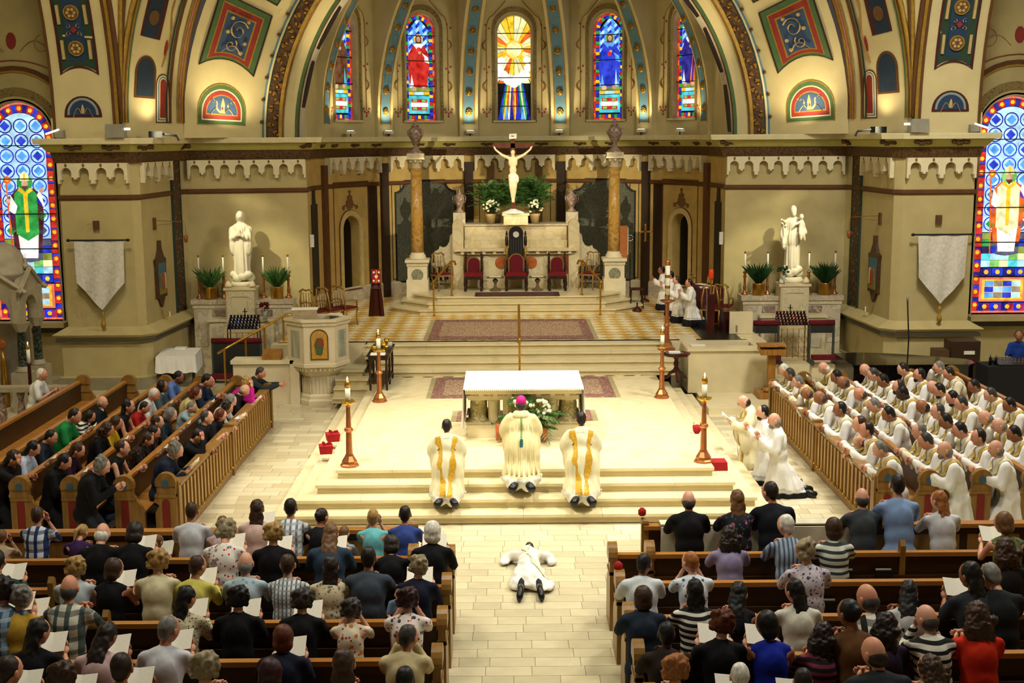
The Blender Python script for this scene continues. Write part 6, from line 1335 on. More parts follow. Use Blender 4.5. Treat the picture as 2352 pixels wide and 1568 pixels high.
# ------------------------------------------------------------------ left: table, font canopy, balustrade
t = thing('cloth_table', 'wooden table under a white lace cloth beside the left pier', 'table', (-8.0, 29.4, 0), .1)
for sx in (-1, 1):
    for y in (-.5, .5): MB().bx(sx*.38-.03, sx*.38+.03, y-.03, y+.03, 0, .72).build('leg', M_wood_d, t)
MB().bx(-.42, .42, -.56, .56, .72, .76).build('tabletop', M_wood_d, t)
t = thing('lace_cloth', 'white lace cloth draped over the table by the left pier', 'tablecloth', (-8.0, 29.4, .76), .1); mb = MB().bx(-.44, .44, -.58, .58, .002, .012)
P = [(-.45, -.59), (.45, -.59), (.45, .59), (-.45, .59)]; ring_ = []
for (a, b_) in zip(P, P[1:]+P[:1]):
    for k in range(12): f = k/12; ring_.append((a[0]+(b_[0]-a[0])*f, a[1]+(b_[1]-a[1])*f))
n = len(ring_); top = [(x, y, .006) for x, y in ring_]; bot = [(x*(1.06+.02*sin(i*1.9)), y*(1.04+.02*sin(i*1.9)), -.36-.04*abs(sin(i*.9))) for i, (x, y) in enumerate(ring_)]; mb.add(top+bot, [(i, (i+1) % n, n+(i+1) % n, n+i) for i in range(n)]); mb.build('cloth', M_white, t)
tag(MB().bx(-.13, .13, -.1, .1, 0, .05).build('napkin', M_white, None, loc=(-8.05, 29.75, .775)), 'folded white napkin on the lace covered table', 'napkin')
t = thing('font_canopy', 'grey stone domed canopy on green marble columns at the left', 'canopy', (-11.05, 26.9, 0)); M_can = mat('canopy_stone', 'a09478', .6, var=.12)
for x in (-.5, .5):
    for y in (-.45, .45):
        q = MB().lathe([(.1, .98), (.09, 1.0), (.085, 1.72), (.1, 1.74)], 12, (x, y, 0)).build('column', mat_pattern('verde_marble', 'marble', ['1c241e', '4a564a', '0f1512'], 6, .25), t, True); MB().bx(x-.2, x+.2, y-.2, y+.2, 0, .86).build('pedestal', M_can, t); MB().lathe([(.17, .86), (.17, .9), (.12, .94), (.13, .98)], 12, (x, y, 0)).build('base', M_can, t, True); MB().lathe([(.1, 1.72), (.14, 1.8), (.2, 1.92)], 8, (x, y, 0)).build('capital', M_can, t)
for k in range(4):
    ang = k*pi/2; fz = lambda u, v, o, a=ang: Vector((u*cos(a)-(-.55-o)*sin(a)*-1*-1, 0, v))
    def fz(u, v, o, a=ang): x, y = u, -.52-o; return Vector((x*cos(a)-y*sin(a), x*sin(a)+y*cos(a), v))
    mb = MB(); A_ = [(-.62, 1.92), (-.34, 1.92)]+[(-.34*cos(pi*j/10), 2.12+.34*sin(pi*j/10)) for j in range(11)]+[(.34, 1.92), (.62, 1.92), (.62, 2.62), (0, 3.0), (-.62, 2.62)]
    g_ = mb.slab(A_[::1], fz, -.12, .06).build('gable', M_can, t); MB().tube([fz(-.72, 2.56, .08), fz(0, 3.04, .08), fz(.72, 2.56, .08)], .055, 6).build('gable_moulding', M_can, t); MB().lathe([(.07, 0), (.09, .05), (.05, .1), (.03, .18), (.005, .24)], 8, fz(0, 3.02, .0)).build('finial', M_can, t)
MB().lathe([(.5, 2.6), (.5, 2.86), (.54, 2.9), (.54, 2.95), (.5, 2.98), (.49, 3.15), (.42, 3.35), (.28, 3.5), (.1, 3.57), (.001, 3.58)], 20).build('dome', M_can, t, True)
for q in (-1, 1): MB().box((q*.0-.2, .9, 1.0), (.8, .1, 1.4)).build('back_slab', M_can, t) if q > 0 else None
t = thing('tabernacle_lamp', 'glowing amber lamp inside the stone canopy', 'lamp', (-11.15, 26.9, 1.25)); MB().lathe([(.1, -1.25), (.06, -.2), (.02, 0)], 10).build('stand', M_brass, t, True); MB().lathe([(.02, 0), (.09, .08), (.09, .2), (.03, .28)], 12).build('glass', mat('amber_glass', '8a4a14', .3, emit=.12), t, True)
t = thing('balustrade', 'red marble balustrade with stone rail at the far left', 'balustrade', (-10.3, 24.75, 0)); MB().bx(-1.4, 1.25, -.14, .14, .78, .88).build('rail', M_can, t); MB().bx(-1.4, 1.25, -.14, .14, 0, .1).build('base', M_can, t)
for k in range(7): MB().lathe([(.09, .1), (.06, .15), (.09, .3), (.05, .6), (.08, .7), (.09, .78)], 10, (-1.2+.38*k, 0, 0)).build('baluster', M_redm, t, True)
t = thing('candle_stand', 'wooden candle stand with lit candle beside the stone canopy', 'candlestick', (-10.1, 25.6, 0)); MB().lathe([(.16, 0), (.15, .04), (.04, .1), (.04, .5), (.07, .56), (.04, .62), (.035, 1.15), (.06, 1.2)], 10).build('stem', M_wood_m, t, True); c_ = MB().lathe([(.038, 1.2), (.038, 1.5)], 10).build('candle', M_wax, t, True); MB().lathe([(.043, 1.49), (.043, 1.55), (.02, 1.58)], 10).build('follower', M_brass, c_, True); flame(c_, (0, 0, 1.58))
# ------------------------------------------------------------------ right: piano, microphone, cabinet, sound desk
M_pia = mat('piano_black', '0b0b0c', .12, spec=.6)
t = thing('grand_piano', 'black grand piano with closed lid behind the priests', 'piano', (8.3, 26.6, 0)); P = [(-1.35, -.75), (-1.35, .72), (-.9, .78)]+[(-.9+2.1*k/10, .78-.9*(k/10)**1.6) for k in range(1, 11)]+[(1.25, -.3), (1.2, -.6), (1.05, -.75)]
MB().slab(P[::-1], lambda u, v, o: Vector((u, v, o)), .62, .94).build('case', M_pia, t); MB().slab([(u*1.02, v*1.02) for u, v in P[::-1]], lambda u, v, o: Vector((u, v, o)), .945, .985).build('lid', M_pia, t)
for x, y in ((-1.15, -.55), (-1.15, .5), (.95, -.2)): MB().lathe([(.05, 0), (.06, .1), (.08, .62)], 8, (x, y, 0)).build('leg', M_pia, t)
t = thing('microphone_stand', 'thin black microphone stand beside the piano', 'microphone', (8.1, 26.0, 0)); MB().tube([(0, 0, .02), (.02, 0, 1.5), (-.04, 0, 2.3)], .015, 6).build('pole', M_black, t); MB().lathe([(.02, 0), (.03, .06), (.02, .12)], 8, (-.04, 0, 2.3)).build('microphone', mat('mic_grey', '8a8a84', .4), t, True)
for k in range(3): MB().tube([(0, 0, .1), (.3*cos(k*2.1), .3*sin(k*2.1), .015)], .012, 5).build('foot', M_black, t)
t = thing('wooden_cabinet', 'plain dark wood cabinet behind the piano', 'cabinet', (9.95, 28.0, 0)); MB().bx(-.3, .35, -.25, .25, 0, 1.15).build('body', mat('brown_cabinet', '3a2616', .5), t); MB().bx(-.62, -.32, -.2, .2, 0, .95).build('side_box', mat('brown_cabinet2', '5a4028', .5), t); MB().bx(-.02, .22, -.27, -.25, .86, .94).build('label_plate', M_paper, t)
t = thing('sound_desk', 'black draped mixing desk at the far right', 'mixing desk', (10.55, 26.3, 0)); MB().bx(-.75, .8, -.35, .35, 0, .9).build('drape', mat('black_cloth', '121113', .9), t); MB().slab([(-.28, .9), (.28, .9), (.28, 1.0), (-.28, .94)], lambda u, v, d: Vector((d, u, v)), -.5, .6).build('console', M_steel, t); kb = MB().lathe([(.012, 0), (.01, .02)], 6).mesh()
for k in range(24): obj('control_knob', kb, M_silver, t, (-.42+.08*(k % 12), -.1+.18*(k//12), .965+.02*(k//12)))
for k, x in enumerate((-.62, -.5)): tag(MB().lathe([(.03, 0), (.03, .16), (.012, .18), (.012, .22)], 10).build('bottle', M_pia, None, True, (10.55+x, 26.2, .9)), 'black bottle on the mixing desk, '+('left', 'right')[k]+' of two', 'bottle')
# ------------------------------------------------------------------ pews
M_pew = mat_pattern('pew_oak_shaded', 'wood', ['33200e', '4a3016'], 3, .42, stretch=(.4, 3, 3))  # oak darkened for the pew backs, their shade painted into the colour
M_cap = mat_pattern('pew_cap_oak', 'wood', ['9a6428', 'b57d38'], 3, .35, stretch=(.4, 3, 3))
M_end = mat_pattern('pew_end_oak', 'wood', ['7d5826', '9d763a'], 4, .35, stretch=(3, 3, .6))
M_rec_r = mat('pew_red_inlay', '7a1c14', .6); M_rec_b = mat('pew_blue_inlay', '3a5c6c', .6)
ROWY = [15.12, 14.03, 13.07, 12.08, 11.12, 10.15, 9.2]
ORD = ['first', 'second', 'third', 'fourth', 'fifth', 'sixth', 'seventh', 'eighth', 'ninth', 'tenth', 'eleventh', 'twelfth', 'thirteenth', 'fourteenth']
def pew_end(par, fn, D=.5, H=1.0, inlay=False):
    "end panel in (u = depth from the back, v = height) with a round scroll head; off is thickness"
    r = .13; P = [(0, 0), (D, 0), (D, .46), (D-.06, .56), (.32, .62), (.27, .72), (.27, H-r)]+arcp(.14, H-r, r, 0, pi, 8)[1:]+[(0, H-r-.02)]
    e = MB().slab(P, fn, 0, .075).build('end_panel', M_end, par)
    MB().slab(arcp(.14, H-r, r+.02, -.3, pi+.3, 10), fn, -.015, .09).build('scroll_head', M_end, e)
    MB().slab([(0, H-.34), (.3, H-.34), (.3, H-.3), (0, H-.3)], fn, -.012, .087).build('band', M_end, e)
    if inlay: MB().slab([(.09, .2), (.2, .2), (.2, .6)]+arcp(.145, .6, .055, 0, pi, 6)[1:]+[], fn, .07, .082).build('inlay', M_rec_r, e); MB().slab(disc((.14, H-r), .055, 10), fn, .07, .096).build('boss', M_rec_b, e)
    return e
def pew(root, fn, L, back=.9, dividers=(), rack=(), ends=(1, 0), inlay=False, sd=.44):
    "fn(s, d, h): s along the pew from its aisle end, d forward from the back, h height"
    f2 = lambda u, v, o: fn(u, o, v)
    MB().slab([(0, .12), (L, .12), (L, back-.02), (0, back-.02)], f2, .0, .035).build('back_panel', M_pew, root)
    MB().slab([(0, back-.03), (L, back-.03), (L, back+.02), (0, back+.02)], f2, -.03, .06).build('top_rail', M_cap, root)
    MB().slab([(0, .42), (L, .42), (L, .46), (0, .46)], f2, .03, sd).build('seat', M_cap, root)
    MB().slab([(0, 0), (L, 0), (L, .42), (0, .42)], f2, sd-.06, sd-.03).build('seat_front', M_pew, root)
    MB().slab([(.1, .12), (L, .12), (L, .17), (.1, .17)], f2, -.34+(.44-sd)*.5, -.16).build('kneeler', mat('kneeler_vinyl', '2c1c12', .6), root)
    MB().slab([(.3, .55), (L-.1, .55), (L-.1, .66), (.3, .66)], f2, -.07, -.055).build('book_rack', M_pew, root)
    for d in dividers: MB().slab([(0, 0), (.46, 0), (.46, .46), (.12, .6), (.1, back+.12), (.05, back+.16), (0, back+.1)], lambda u, v, o: fn(d+o, u-.04, v), 0, .06).build('divider', M_end, root)
    D_ = sd+.06
    if ends[0]: pew_end(root, lambda u, v, o: fn(-o, u-.06, v), D_, back+.12, inlay)
    if ends[1]: pew_end(root, lambda u, v, o: fn(L+o, u-.06, v), D_, back+.12, inlay)
SIDE = {-1: 'left', 1: 'right'}
for s_ in (-1, 1):
    for k in range(6):
        y = ROWY[k]+(.06 if s_ > 0 else 0); x0 = 1.42 if k == 0 else .98; L = 7.6-x0
        nm = 'pew_front_screen' if k == 0 else 'pew'
        t = thing(nm, ('panelled wooden screen before the front row %s of the aisle' % SIDE[s_]) if k == 0 else '%s wooden pew from the altar, %s of the aisle' % (ORD[k-1], SIDE[s_]), 'pew', (s_*x0, y, 0), 0, 'pews of the nave')
        fn = lambda s, d, h: Vector((s_*s, d, h))
        if k == 0:
            f2 = lambda u, v, o: fn(u, o, v)
            MB().slab([(0, 0), (L, 0), (L, .88), (0, .88)], f2, 0, .05).build('panel', M_pew, t); MB().slab([(0, .87), (L, .87), (L, .92), (0, .92)], f2, -.05, .1).build('top_rail', M_cap, t)
            MB().slab([(0, 0), (.1, 0), (.1, .9)]+arcp(.05, .95, .06, 0, pi, 6)+[(0, .9)], lambda u, v, o: fn(o, u-.02, v), -.03, .06).build('end_post', M_end, t)
            for j in range(8): MB().slab([(.3+j*.75, .15), (.95+j*.75, .15), (.95+j*.75, .78), (.3+j*.75, .78)], f2, -.012, 0).build('inset_panel', M_end, t)
        else:
            pew(t, fn, L, .9, (3.3,) if k % 2 else (4.2,), ends=(1, 0))
            if k == 1: pew_end(t, lambda u, v, o: fn(.44-o, u-.02, v), .5, 1.02)
            for j in range(3):
                if s_ > 0 and k in (1, 2): tag(MB().bx(-.1, .1, -.012, .012, 0, .165).build('hymnal', M_black, None, loc=(s_*(x0+2.2+.45*j), y-.084, .56)), 'black hymnal in the rack of the %s right pew, %s from the aisle' % (ORD[k-1], ORD[j]), 'book'); tag(MB().bx(-.09, .09, -.003, .003, 0, .175).build('pew_card', M_paper, None, loc=(s_*(x0+2.2+.45*j), y-.064, .565)), 'white card in the rack of the %s right pew, %s from the aisle' % (ORD[k-1], ORD[j]), 'card')
# covering cloth over the first right-hand pew
mb = MB(); mb.slab([(0, .4), (2.6, .4), (2.6, .95), (0, .95)], lambda u, v, o: Vector((1.62+u, 15.18+.02*sin(u*9)-.02+o, v-.02)), -.10, -.085); mb.bx(1.62, 4.22, 15.08, 15.27, .945, .96); tag(mb.build('pew_cover', mat('cream_cover', 'd9d2b6', .7)), 'cream satin cloth draped over the right front screen', 'cloth')
for x, y, z, l in ((1.40, 15.2, 1.04, 'right front screen post'), (.93, 13.25, 1.02, 'second right pew end')): tag(MB().lathe([(.035, 0), (.05, .02), (.05, .07), (.02, .1)], 10).build('red_ribbon', M_redb, None, True, (x, y, z)), 'red ribbon bow on the '+l, 'ribbon')
# side blocks: slatted rail, then pews parallel to it
RX = [5.05, 5.82, 6.57, 7.30, 8.05, 9.0]
slat = MB().bx(-.014, .014, -.045, .045, .12, .74).mesh(); M_slat = mat_pattern('slat_oak', 'wood', ['a87a34', 'c79a4c'], 4, .35, stretch=(3, 3, .6)); knob = MB().ell((0, 0, 0), (.022, .022, .022), 8, 6).mesh(True)
for s_ in (-1, 1):
    nm = SIDE[s_]; y0, y1 = 17.55, 24.75
    t = thing('choir_rail', 'long slatted oak rail in front of the %s side pews' % nm, 'rail', (s_*RX[0], y0, 0)); fn = lambda s, d, h: Vector((-s_*d, s, h)); L = y1-y0
    MB().bx(-.05, .05, 0, L, .76, .82).build('top_rail', M_end, t); MB().bx(-.09, .09, 0, L, .82, .85).build('ledge', M_end, t); MB().bx(-.05, .05, 0, L, 0, .12).build('bottom_rail', M_end, t); MB().bx(s_*.03, s_*.045, 0, L, .1, .78) if False else MB().bx(*sorted((s_*.03, s_*.045)), 0, L, .1, .78).build('backing', M_pew, t)
    for j in (0, .5, 1): MB().bx(-.08, .08, L*j-.06, L*j+.06, 0, .9).build('post', M_end, t)
    n = 34
    for j in range(n):
        y = .16+(L-.32)*j/(n-1)
        obj('slat', slat, M_slat, t, (-s_*.035, y, 0)); obj('gilt_knob', knob, M_gold, t, (-s_*.06, y, .15))
        if j < n-1: MB().bx(-.004, .004, -.03, .03, .12, .76).build('inlay_strip', M_rec_r if j % 2 else M_rec_b, t, loc=(-s_*.02, y+.107, 0))
    pew_end(t, lambda u, v, o: Vector((s_*(u-.05), -o-.06, v)), .3, 1.02, True)
    for k in range(1, 6):
        if s_ > 0 and k == 5: ya, yb = 17.55, 25.6
        else: ya, yb = 17.5, 25.0+.06*k
        t = thing('pew', '%s oak pew behind the %s side rail' % (ORD[k-1], nm), 'pew', (s_*RX[k], ya, 0), 0, 'pews of the side blocks')
        fn = lambda s, d, h: Vector((-s_*d, s, h)); pew(t, fn, yb-ya, .86, (), ends=(1, 1), inlay=True, sd=.36)
# ------------------------------------------------------------------ people
import bmesh
from mathutils import noise
from mathutils.bvhtree import BVHTree
def skinmat(n, c):
    m, nt, b, new, link = _nm('skin_%d' % n); at = new('ShaderNodeAttribute'); at.attribute_name = 'feat'; r = new('ShaderNodeValToRGB'); r.color_ramp.interpolation = 'CONSTANT'
    e = r.color_ramp.elements; e[0].position = 0; e[0].color = lin(c); e[1].position = .3; e[1].color = lin('8a4238' if n < 2 else '5a2a22'); x = e.new(.6); x.color = lin('20140e')
    link(at.outputs['Fac'], r.inputs[0]); tc = new('ShaderNodeTexCoord'); nz = new('ShaderNodeTexNoise'); nz.inputs['Scale'].default_value = 9; link(tc.outputs['Object'], nz.inputs['Vector'])
    mx = new('ShaderNodeMix'); mx.data_type = 'RGBA'; mx.blend_type = 'OVERLAY'; mx.inputs['Factor'].default_value = .12; link(r.outputs[0], mx.inputs[6]); link(nz.outputs['Color'], mx.inputs[7]); link(mx.outputs[2], b.inputs['Base Color'])
    b.inputs['Roughness'].default_value = .5; return m
SKIN = [skinmat(0, 'dba284'), skinmat(1, 'cf8f6e'), skinmat(2, '9a6442'), skinmat(3, '4a2c1c')]
def head_parts():
    vs, fs, ft = [], [], []; N, Rn = 36, 28
    for i in range(Rn+1):
        t = pi*i/Rn
        for k in range(N):
            a = 2*pi*k/N; nx, ny, nz = sin(t)*cos(a), sin(t)*sin(a), cos(t); x, y, z = .074*nx, .096*ny, .118*nz; f = 0
            low = max(0, -nz); x *= 1-.28*low*low; fr = max(0, ny)
            if nz < 0: y *= 1-.12*low*(1 if ny < 0 else .2)
            if fr > 0:
                if abs(nx) < .16 and -.38 < nz < .18: y += .026*(1-abs(nx)/.16)*max(0, (.18-nz)/.56)*(1 if nz > -.3 else .4)
                if abs(abs(nx)-.34) < .2 and -.04 < nz < .16: y -= .012*(1-abs(abs(nx)-.34)/.2)
                if .16 <= nz < .3: y += .004
                if abs(nx) < .3 and nz < -.75: y += .012
                if abs(abs(nx)-.36) < .10 and .02 < nz < .10 and ny > .5: f = 1
                if abs(abs(nx)-.36) < .17 and .21 < nz < .27 and ny > .5: f = .45
                if abs(nx) < .2 and -.6 < nz < -.52 and ny > .4: f = .45
            vs.append((x, y, z)); ft.append(f)
    for i in range(Rn):
        for k in range(N): fs.append((i*N+k, (i+1)*N+k, (i+1)*N+(k+1) % N, i*N+(k+1) % N))
    mb = MB(); mb.add(vs, fs)
    for s_ in (-1, 1): mb.ell((s_*.078, -.005, -.008), (.012, .022, .034), 8, 6)
    ft += [0]*(len(mb.v)-len(ft)); return mb, ft
HEADM, HEADF = head_parts()
def hand(mb, w, d, n, s_, curl=.4, L=1.0):
    "palm with four unequal bent fingers and a thumb; d along the hand, n palm normal, s_ thumb side"
    d = Vector(d).normalized(); n = Vector(n).normalized(); a = d.cross(n).normalized()*s_; c = Vector(w)+d*.045
    M = Matrix((a, d, n)).transposed(); mb.ell(c, (.042, .05, .018), 8, 6, M)
    for k, l in enumerate((.072, .08, .075, .058)):
        p = c+d*.038+a*(.028-.019*k); q = p+d*l*.5+n*l*.25*curl; r = q+d*l*.45*(1-curl*.5)+n*l*.5*curl; mb.tube([p, q, r], [.0105, .0098, .008], 6)
    p = c+a*.036-d*.02; q = p+a*.02+d*.035+n*.01; mb.tube([p, q, q+d*.03+n*.012*curl], [.013, .012, .009], 6)
# joints for a 1.72 m person facing +Y, origin on the floor under the knees
def pose(pel, ch, nk, hd, sh, el, wr, hip, kn, an, hdir, hn, thumb=1, curl=.5): return dict(pel=pel, ch=ch, nk=nk, hd=hd, sh=sh, el=el, wr=wr, hip=hip, kn=kn, an=an, hdir=hdir, hn=hn, thumb=thumb, curl=curl)
LR = lambda x, y, z: [(-x, y, z), (x, y, z)]
KN = dict(hip=LR(.1, -.05, .60), kn=LR(.11, .08, .19), an=LR(.11, -.36, .13))
KU = dict(pel=(0, -.06, .64), ch=(0, .0, .96), nk=(0, .06, 1.17), hd=(0, .10, 1.33), sh=LR(.175, .04, 1.11), **KN)
KD = dict(pel=(0, -.18, .53), ch=(0, -.10, .83), nk=(0, -.02, 1.04), hd=(0, .03, 1.19), sh=LR(.175, -.04, .98), hip=LR(.1, -.16, .5), kn=LR(.12, .08, .19), an=LR(.12, -.34, .13))
SI = dict(pel=(0, -.16, .52), ch=(0, -.14, .84), nk=(0, -.08, 1.05), hd=(0, -.04, 1.20), sh=LR(.175, -.1, .98), hip=LR(.1, -.14, .5), kn=LR(.12, .3, .48), an=LR(.12, .3, .08))
FK = dict(pel=(0, -.04, .50), ch=(0, -.02, .84), nk=(0, .0, 1.05), hd=(0, .03, 1.20), sh=LR(.175, -.01, .99), hip=LR(.1, -.04, .46), kn=LR(.11, .08, .06), an=LR(.11, -.38, .05))
SD = dict(pel=(0, 0, .95), ch=(0, .0, 1.27), nk=(0, .01, 1.47), hd=(0, .04, 1.61), sh=LR(.175, .0, 1.41), hip=LR(.1, 0, .9), kn=LR(.1, .02, .5), an=LR(.1, 0, .08))
def P_(base, **k): d = dict(base); d.update(k); d.setdefault('curl', .5); d.setdefault('thumb', 1); return d
CL = lambda y, z: dict(wr=LR(.055, y, z), hdir=[(.45, .8, .25), (-.45, .8, .25)], hn=[(.8, -.3, 0), (-.8, -.3, 0)], curl=.9)
BK = lambda y, z: dict(wr=LR(.15, y, z), hdir=[(.3, .8, .5), (-.3, .8, .5)], hn=[(.3, -.5, .8), (-.3, -.5, .8)], curl=.6)
POSES = dict(
 K=P_(KU, el=LR(.235, .2, .93), **CL(.42, .98)), KB=P_(KU, el=LR(.235, .16, .90), **BK(.38, 1.0)),
 KF=P_(KU, el=[(-.2, .3, .94), (.2, .3, .94)], wr=[(-.07, .27, 1.2), (.07, .27, 1.2)], hdir=[(.15, -.2, 1), (-.15, -.2, 1)], hn=[(.3, -.9, 0), (-.3, -.9, 0)], curl=.3),
 D=P_(KD, el=LR(.235, .03, .72), **CL(.26, .87)), DB=P_(KD, el=LR(.235, .02, .71), **BK(.24, .86)),
 DF=P_(KD, el=[(-.235, .04, .73), (.19, .2, .85)], wr=[(-.1, .28, .86), (.07, .19, 1.09)], hdir=[(.4, .8, .2), (-.1, -.2, 1)], hn=[(.8, -.3, 0), (-.3, -.9, 0)], curl=.4),
 DX=P_(KD, el=LR(.22, .2, .86), wr=LR(.06, .46, .92), hdir=[(.2, .9, .1), (-.2, .9, .1)], hn=[(.9, -.2, 0), (-.9, -.2, 0)], curl=.3),
 S=P_(SI, el=LR(.24, -.06, .72), **CL(.2, .62)), SB=P_(SI, el=LR(.24, .02, .74), **BK(.24, .86)),
 F=P_(FK, el=LR(.24, .06, .76), wr=LR(.03, .25, .90), hdir=[(.12, .5, .85), (-.12, .5, .85)], hn=[(1, -.1, 0), (-1, -.1, 0)], curl=.1),
 FB=P_(FK, el=LR(.24, .08, .74), **BK(.3, .80)), T=P_(SD, el=LR(.25, .08, 1.14), **CL(.3, 1.1)))
HV = dict(st=(-.08, 0), dn=(-.5, 0), tl=(-.15, .6), tr=(-.15, -.6), up=(.15, 0), dl=(-.5, .35), dr=(-.5, -.35))
TOPZ = {'K': 1.45, 'D': 1.31, 'S': 1.32, 'F': 1.32, 'T': 1.73}
def headM(po, hv):
    p = POSES[po]; pi_, ya = HV[hv]; piv = Vector(p['nk']); return Matrix.Translation(piv) @ Matrix.Rotation(ya, 4, 'Z') @ Matrix.Rotation(pi_, 4, 'X') @ Matrix.Translation(Vector(p['hd'])-piv)
BODY = {}
def body(po, hv):
    if (po, hv) in BODY: return BODY[po, hv]
    p = POSES[po]; b_ = MB(); ch, pel, nk = Vector(p['ch']), Vector(p['pel']), Vector(p['nk'])
    b_.ell(ch, (.135, .085, .15), 12, 8); b_.ell(pel, (.13, .09, .11), 12, 8); caps(b_, [(pel, .09), (ch, .085)]); M = headM(po, hv); hd = M @ Vector((0, -.015, -.06))
    caps(b_, [(nk-Vector((0, .01, .05)), .06), (nk+Vector((0, 0, .02)), .052), (hd, .05)])
    for i in (0, 1):
        s, e, w = p['sh'][i], p['el'][i], p['wr'][i]; caps(b_, [(s, .04), (Vector(s).lerp(Vector(e), .5), .042), (e, .037), (Vector(e).lerp(Vector(w), .4), .038), (w, .027)]); caps(b_, [(ch+Vector(((-1, 1)[i]*.08, 0, .08)), .055), (s, .042)])
        caps(b_, [(p['hip'][i], .085), (Vector(p['hip'][i]).lerp(Vector(p['kn'][i]), .5), .075), (p['kn'][i], .055), (Vector(p['kn'][i]).lerp(Vector(p['an'][i]), .35), .055), (p['an'][i], .036)])
        a = Vector(p['an'][i]); up = abs(Vector(p['kn'][i]).z-a.z) > .25; b_.ell(a+(Vector((0, .07, -.035)) if up else Vector((0, -.07, -.03))), (.042, .1, .038) if up else (.042, .06, .05), 8, 6)
    me = fuse(b_, .024, 3); nb = len(me.vertices); hb = MB()
    for i in (0, 1): hand(hb, p['wr'][i], p['hdir'][i], p['hn'][i], (1, -1)[i]*p['thumb'], p['curl'])
    bm = bmesh.new(); bm.from_mesh(me); o2 = hb.mesh(True); bm.from_mesh(o2); h2 = HEADM.mesh(True); h2.transform(M); bm.from_mesh(h2); nv = len(bm.verts); bm.to_mesh(me); bm.free()
    at = me.attributes.new('feat', 'FLOAT', 'POINT'); f = [0.0]*(nv-len(HEADF))+[float(x) for x in HEADF]; at.data.foreach_set('value', f); me.polygons.foreach_set('use_smooth', [True]*len(me.polygons)); me.materials.clear()
    BODY[po, hv] = me; return me
GAR = {}
import numpy as np
def arrays(me):
    n = len(me.vertices); co = np.empty(n*3, np.float32); no = np.empty(n*3, np.float32); me.vertices.foreach_get('co', co); me.vertices.foreach_get('normal', no); return co.reshape(-1, 3).astype(float), no.reshape(-1, 3).astype(float)
def setco(me, co): me.vertices.foreach_set('co', co.astype(np.float32).ravel()); me.update()
def wrinkle(me, amp=.006, f=18):
    co, no = arrays(me); x, y, z = co.T; k = amp*(np.sin(f*x+7*z)+np.sin(f*1.3*y-9*z+2)+.6*np.sin(31*(x+y)+13*z)); setco(me, co+no*k[:, None])
def garment(po, kind, wide=1.0):
    key = (po, kind, wide)
    if key in GAR: return GAR[key]
    p = POSES[po]; g = MB(); ch, pel, nk = Vector(p['ch']), Vector(p['pel']), Vector(p['nk']); k = {'sh': 1.0, 'ts': 1.0, 'sl': .97, 'jk': 1.1, 'al': 1.14, 'ch': 1.2}[kind]*wide
    g.ell(ch+Vector((0, 0, .01)), (.172*k, .125*k, .2), 16, 10); g.ell(ch.lerp(pel, .5), (.165*k, .125*k, .18), 14, 8); g.ell(pel+Vector((0, 0, -.02)), (.18*k, .14*k, .15), 14, 8); sm = (Vector(p['sh'][0])+Vector(p['sh'][1]))/2
    caps(g, [(Vector(p['sh'][0])+Vector((.025, 0, -.005)), .064*k), (sm+Vector((0, .0, .03)), .082*k), (Vector(p['sh'][1])-Vector((.025, 0, .005)), .064*k)])
    if kind != 'sl': caps(g, [(nk+Vector((0, -.01, -.06)), .085), (nk+Vector((0, -.005, -.012)), .07)])
    for i in (0, 1):
        s, e, w = Vector(p['sh'][i]), Vector(p['el'][i]), Vector(p['wr'][i])
        if kind == 'sh': caps(g, [(s, .064*k), (s.lerp(e, .5), .062*k), (e, .056*k), (e.lerp(w, .85), .045*k)])
        if kind == 'ts': caps(g, [(s, .064*k), (s.lerp(e, .8), .066*k)])
        if kind == 'jk': caps(g, [(s, .07*k), (e, .058*k), (e.lerp(w, .9), .047*k)])
        if kind == 'al': caps(g, [(s, .072), (e, .072), (e.lerp(w, .95), .066)]); g.ell(e.lerp(w, .7)+Vector((0, 0, -.05)), (.055, .075, .07), 10, 8)
        if kind == 'ch': caps(g, [(s, .075), (s.lerp(e, .5), .1), (e, .1), (e.lerp(w, .8), .085)]); g.ell(e+Vector(((1, -1)[i]*.05, 0, -.18)), (.11, .14, .24), 10, 8)
    if kind in ('al', 'ch'):
        n = 7; zt = pel.z; lo = .03
        for j in range(n):
            t_ = j/(n-1); c = pel.lerp(Vector((0, (p['kn'][0][1]+p['an'][0][1])/2 if po[0] != 'S' else .1, lo+.1)), t_); hl = abs(p['kn'][0][1]-p['an'][0][1])/2; g.ell(c, ((.19 if kind == 'al' else .24)+.05*t_, .15+(hl-.05)*t_, .14), 16, 8)
        for i in (0, 1): caps(g, [(p['hip'][i], .12), (p['kn'][i], .1), (p['an'][i], .09)])
        if kind == 'ch': g.ell(pel+Vector((0, -.06, -.05)), (.27, .2, .4), 16, 10)
    else:
        for i in (0, 1): caps(g, [(p['hip'][i], .1), (Vector(p['hip'][i]).lerp(Vector(p['kn'][i]), .15), .095)])
    me = fuse(g, .026, 4)
    if kind in ('al', 'ch'):
        co, no = arrays(me); a_ = np.arctan2(co[:, 1]-pel.y, co[:, 0]-pel.x); f = np.clip(1-co[:, 2]/ch.z, 0, 1)**.6*.016*np.sin(a_*13+1.5*np.sin(a_*3)+co[:, 2]*.8); no[:, 2] = 0; setco(me, co+no*f[:, None])
    wrinkle(me, .004 if kind in ('sh', 'ts', 'sl', 'jk') else .007, 18 if kind != 'al' else 26); me.materials.clear(); GAR[key] = me; return me
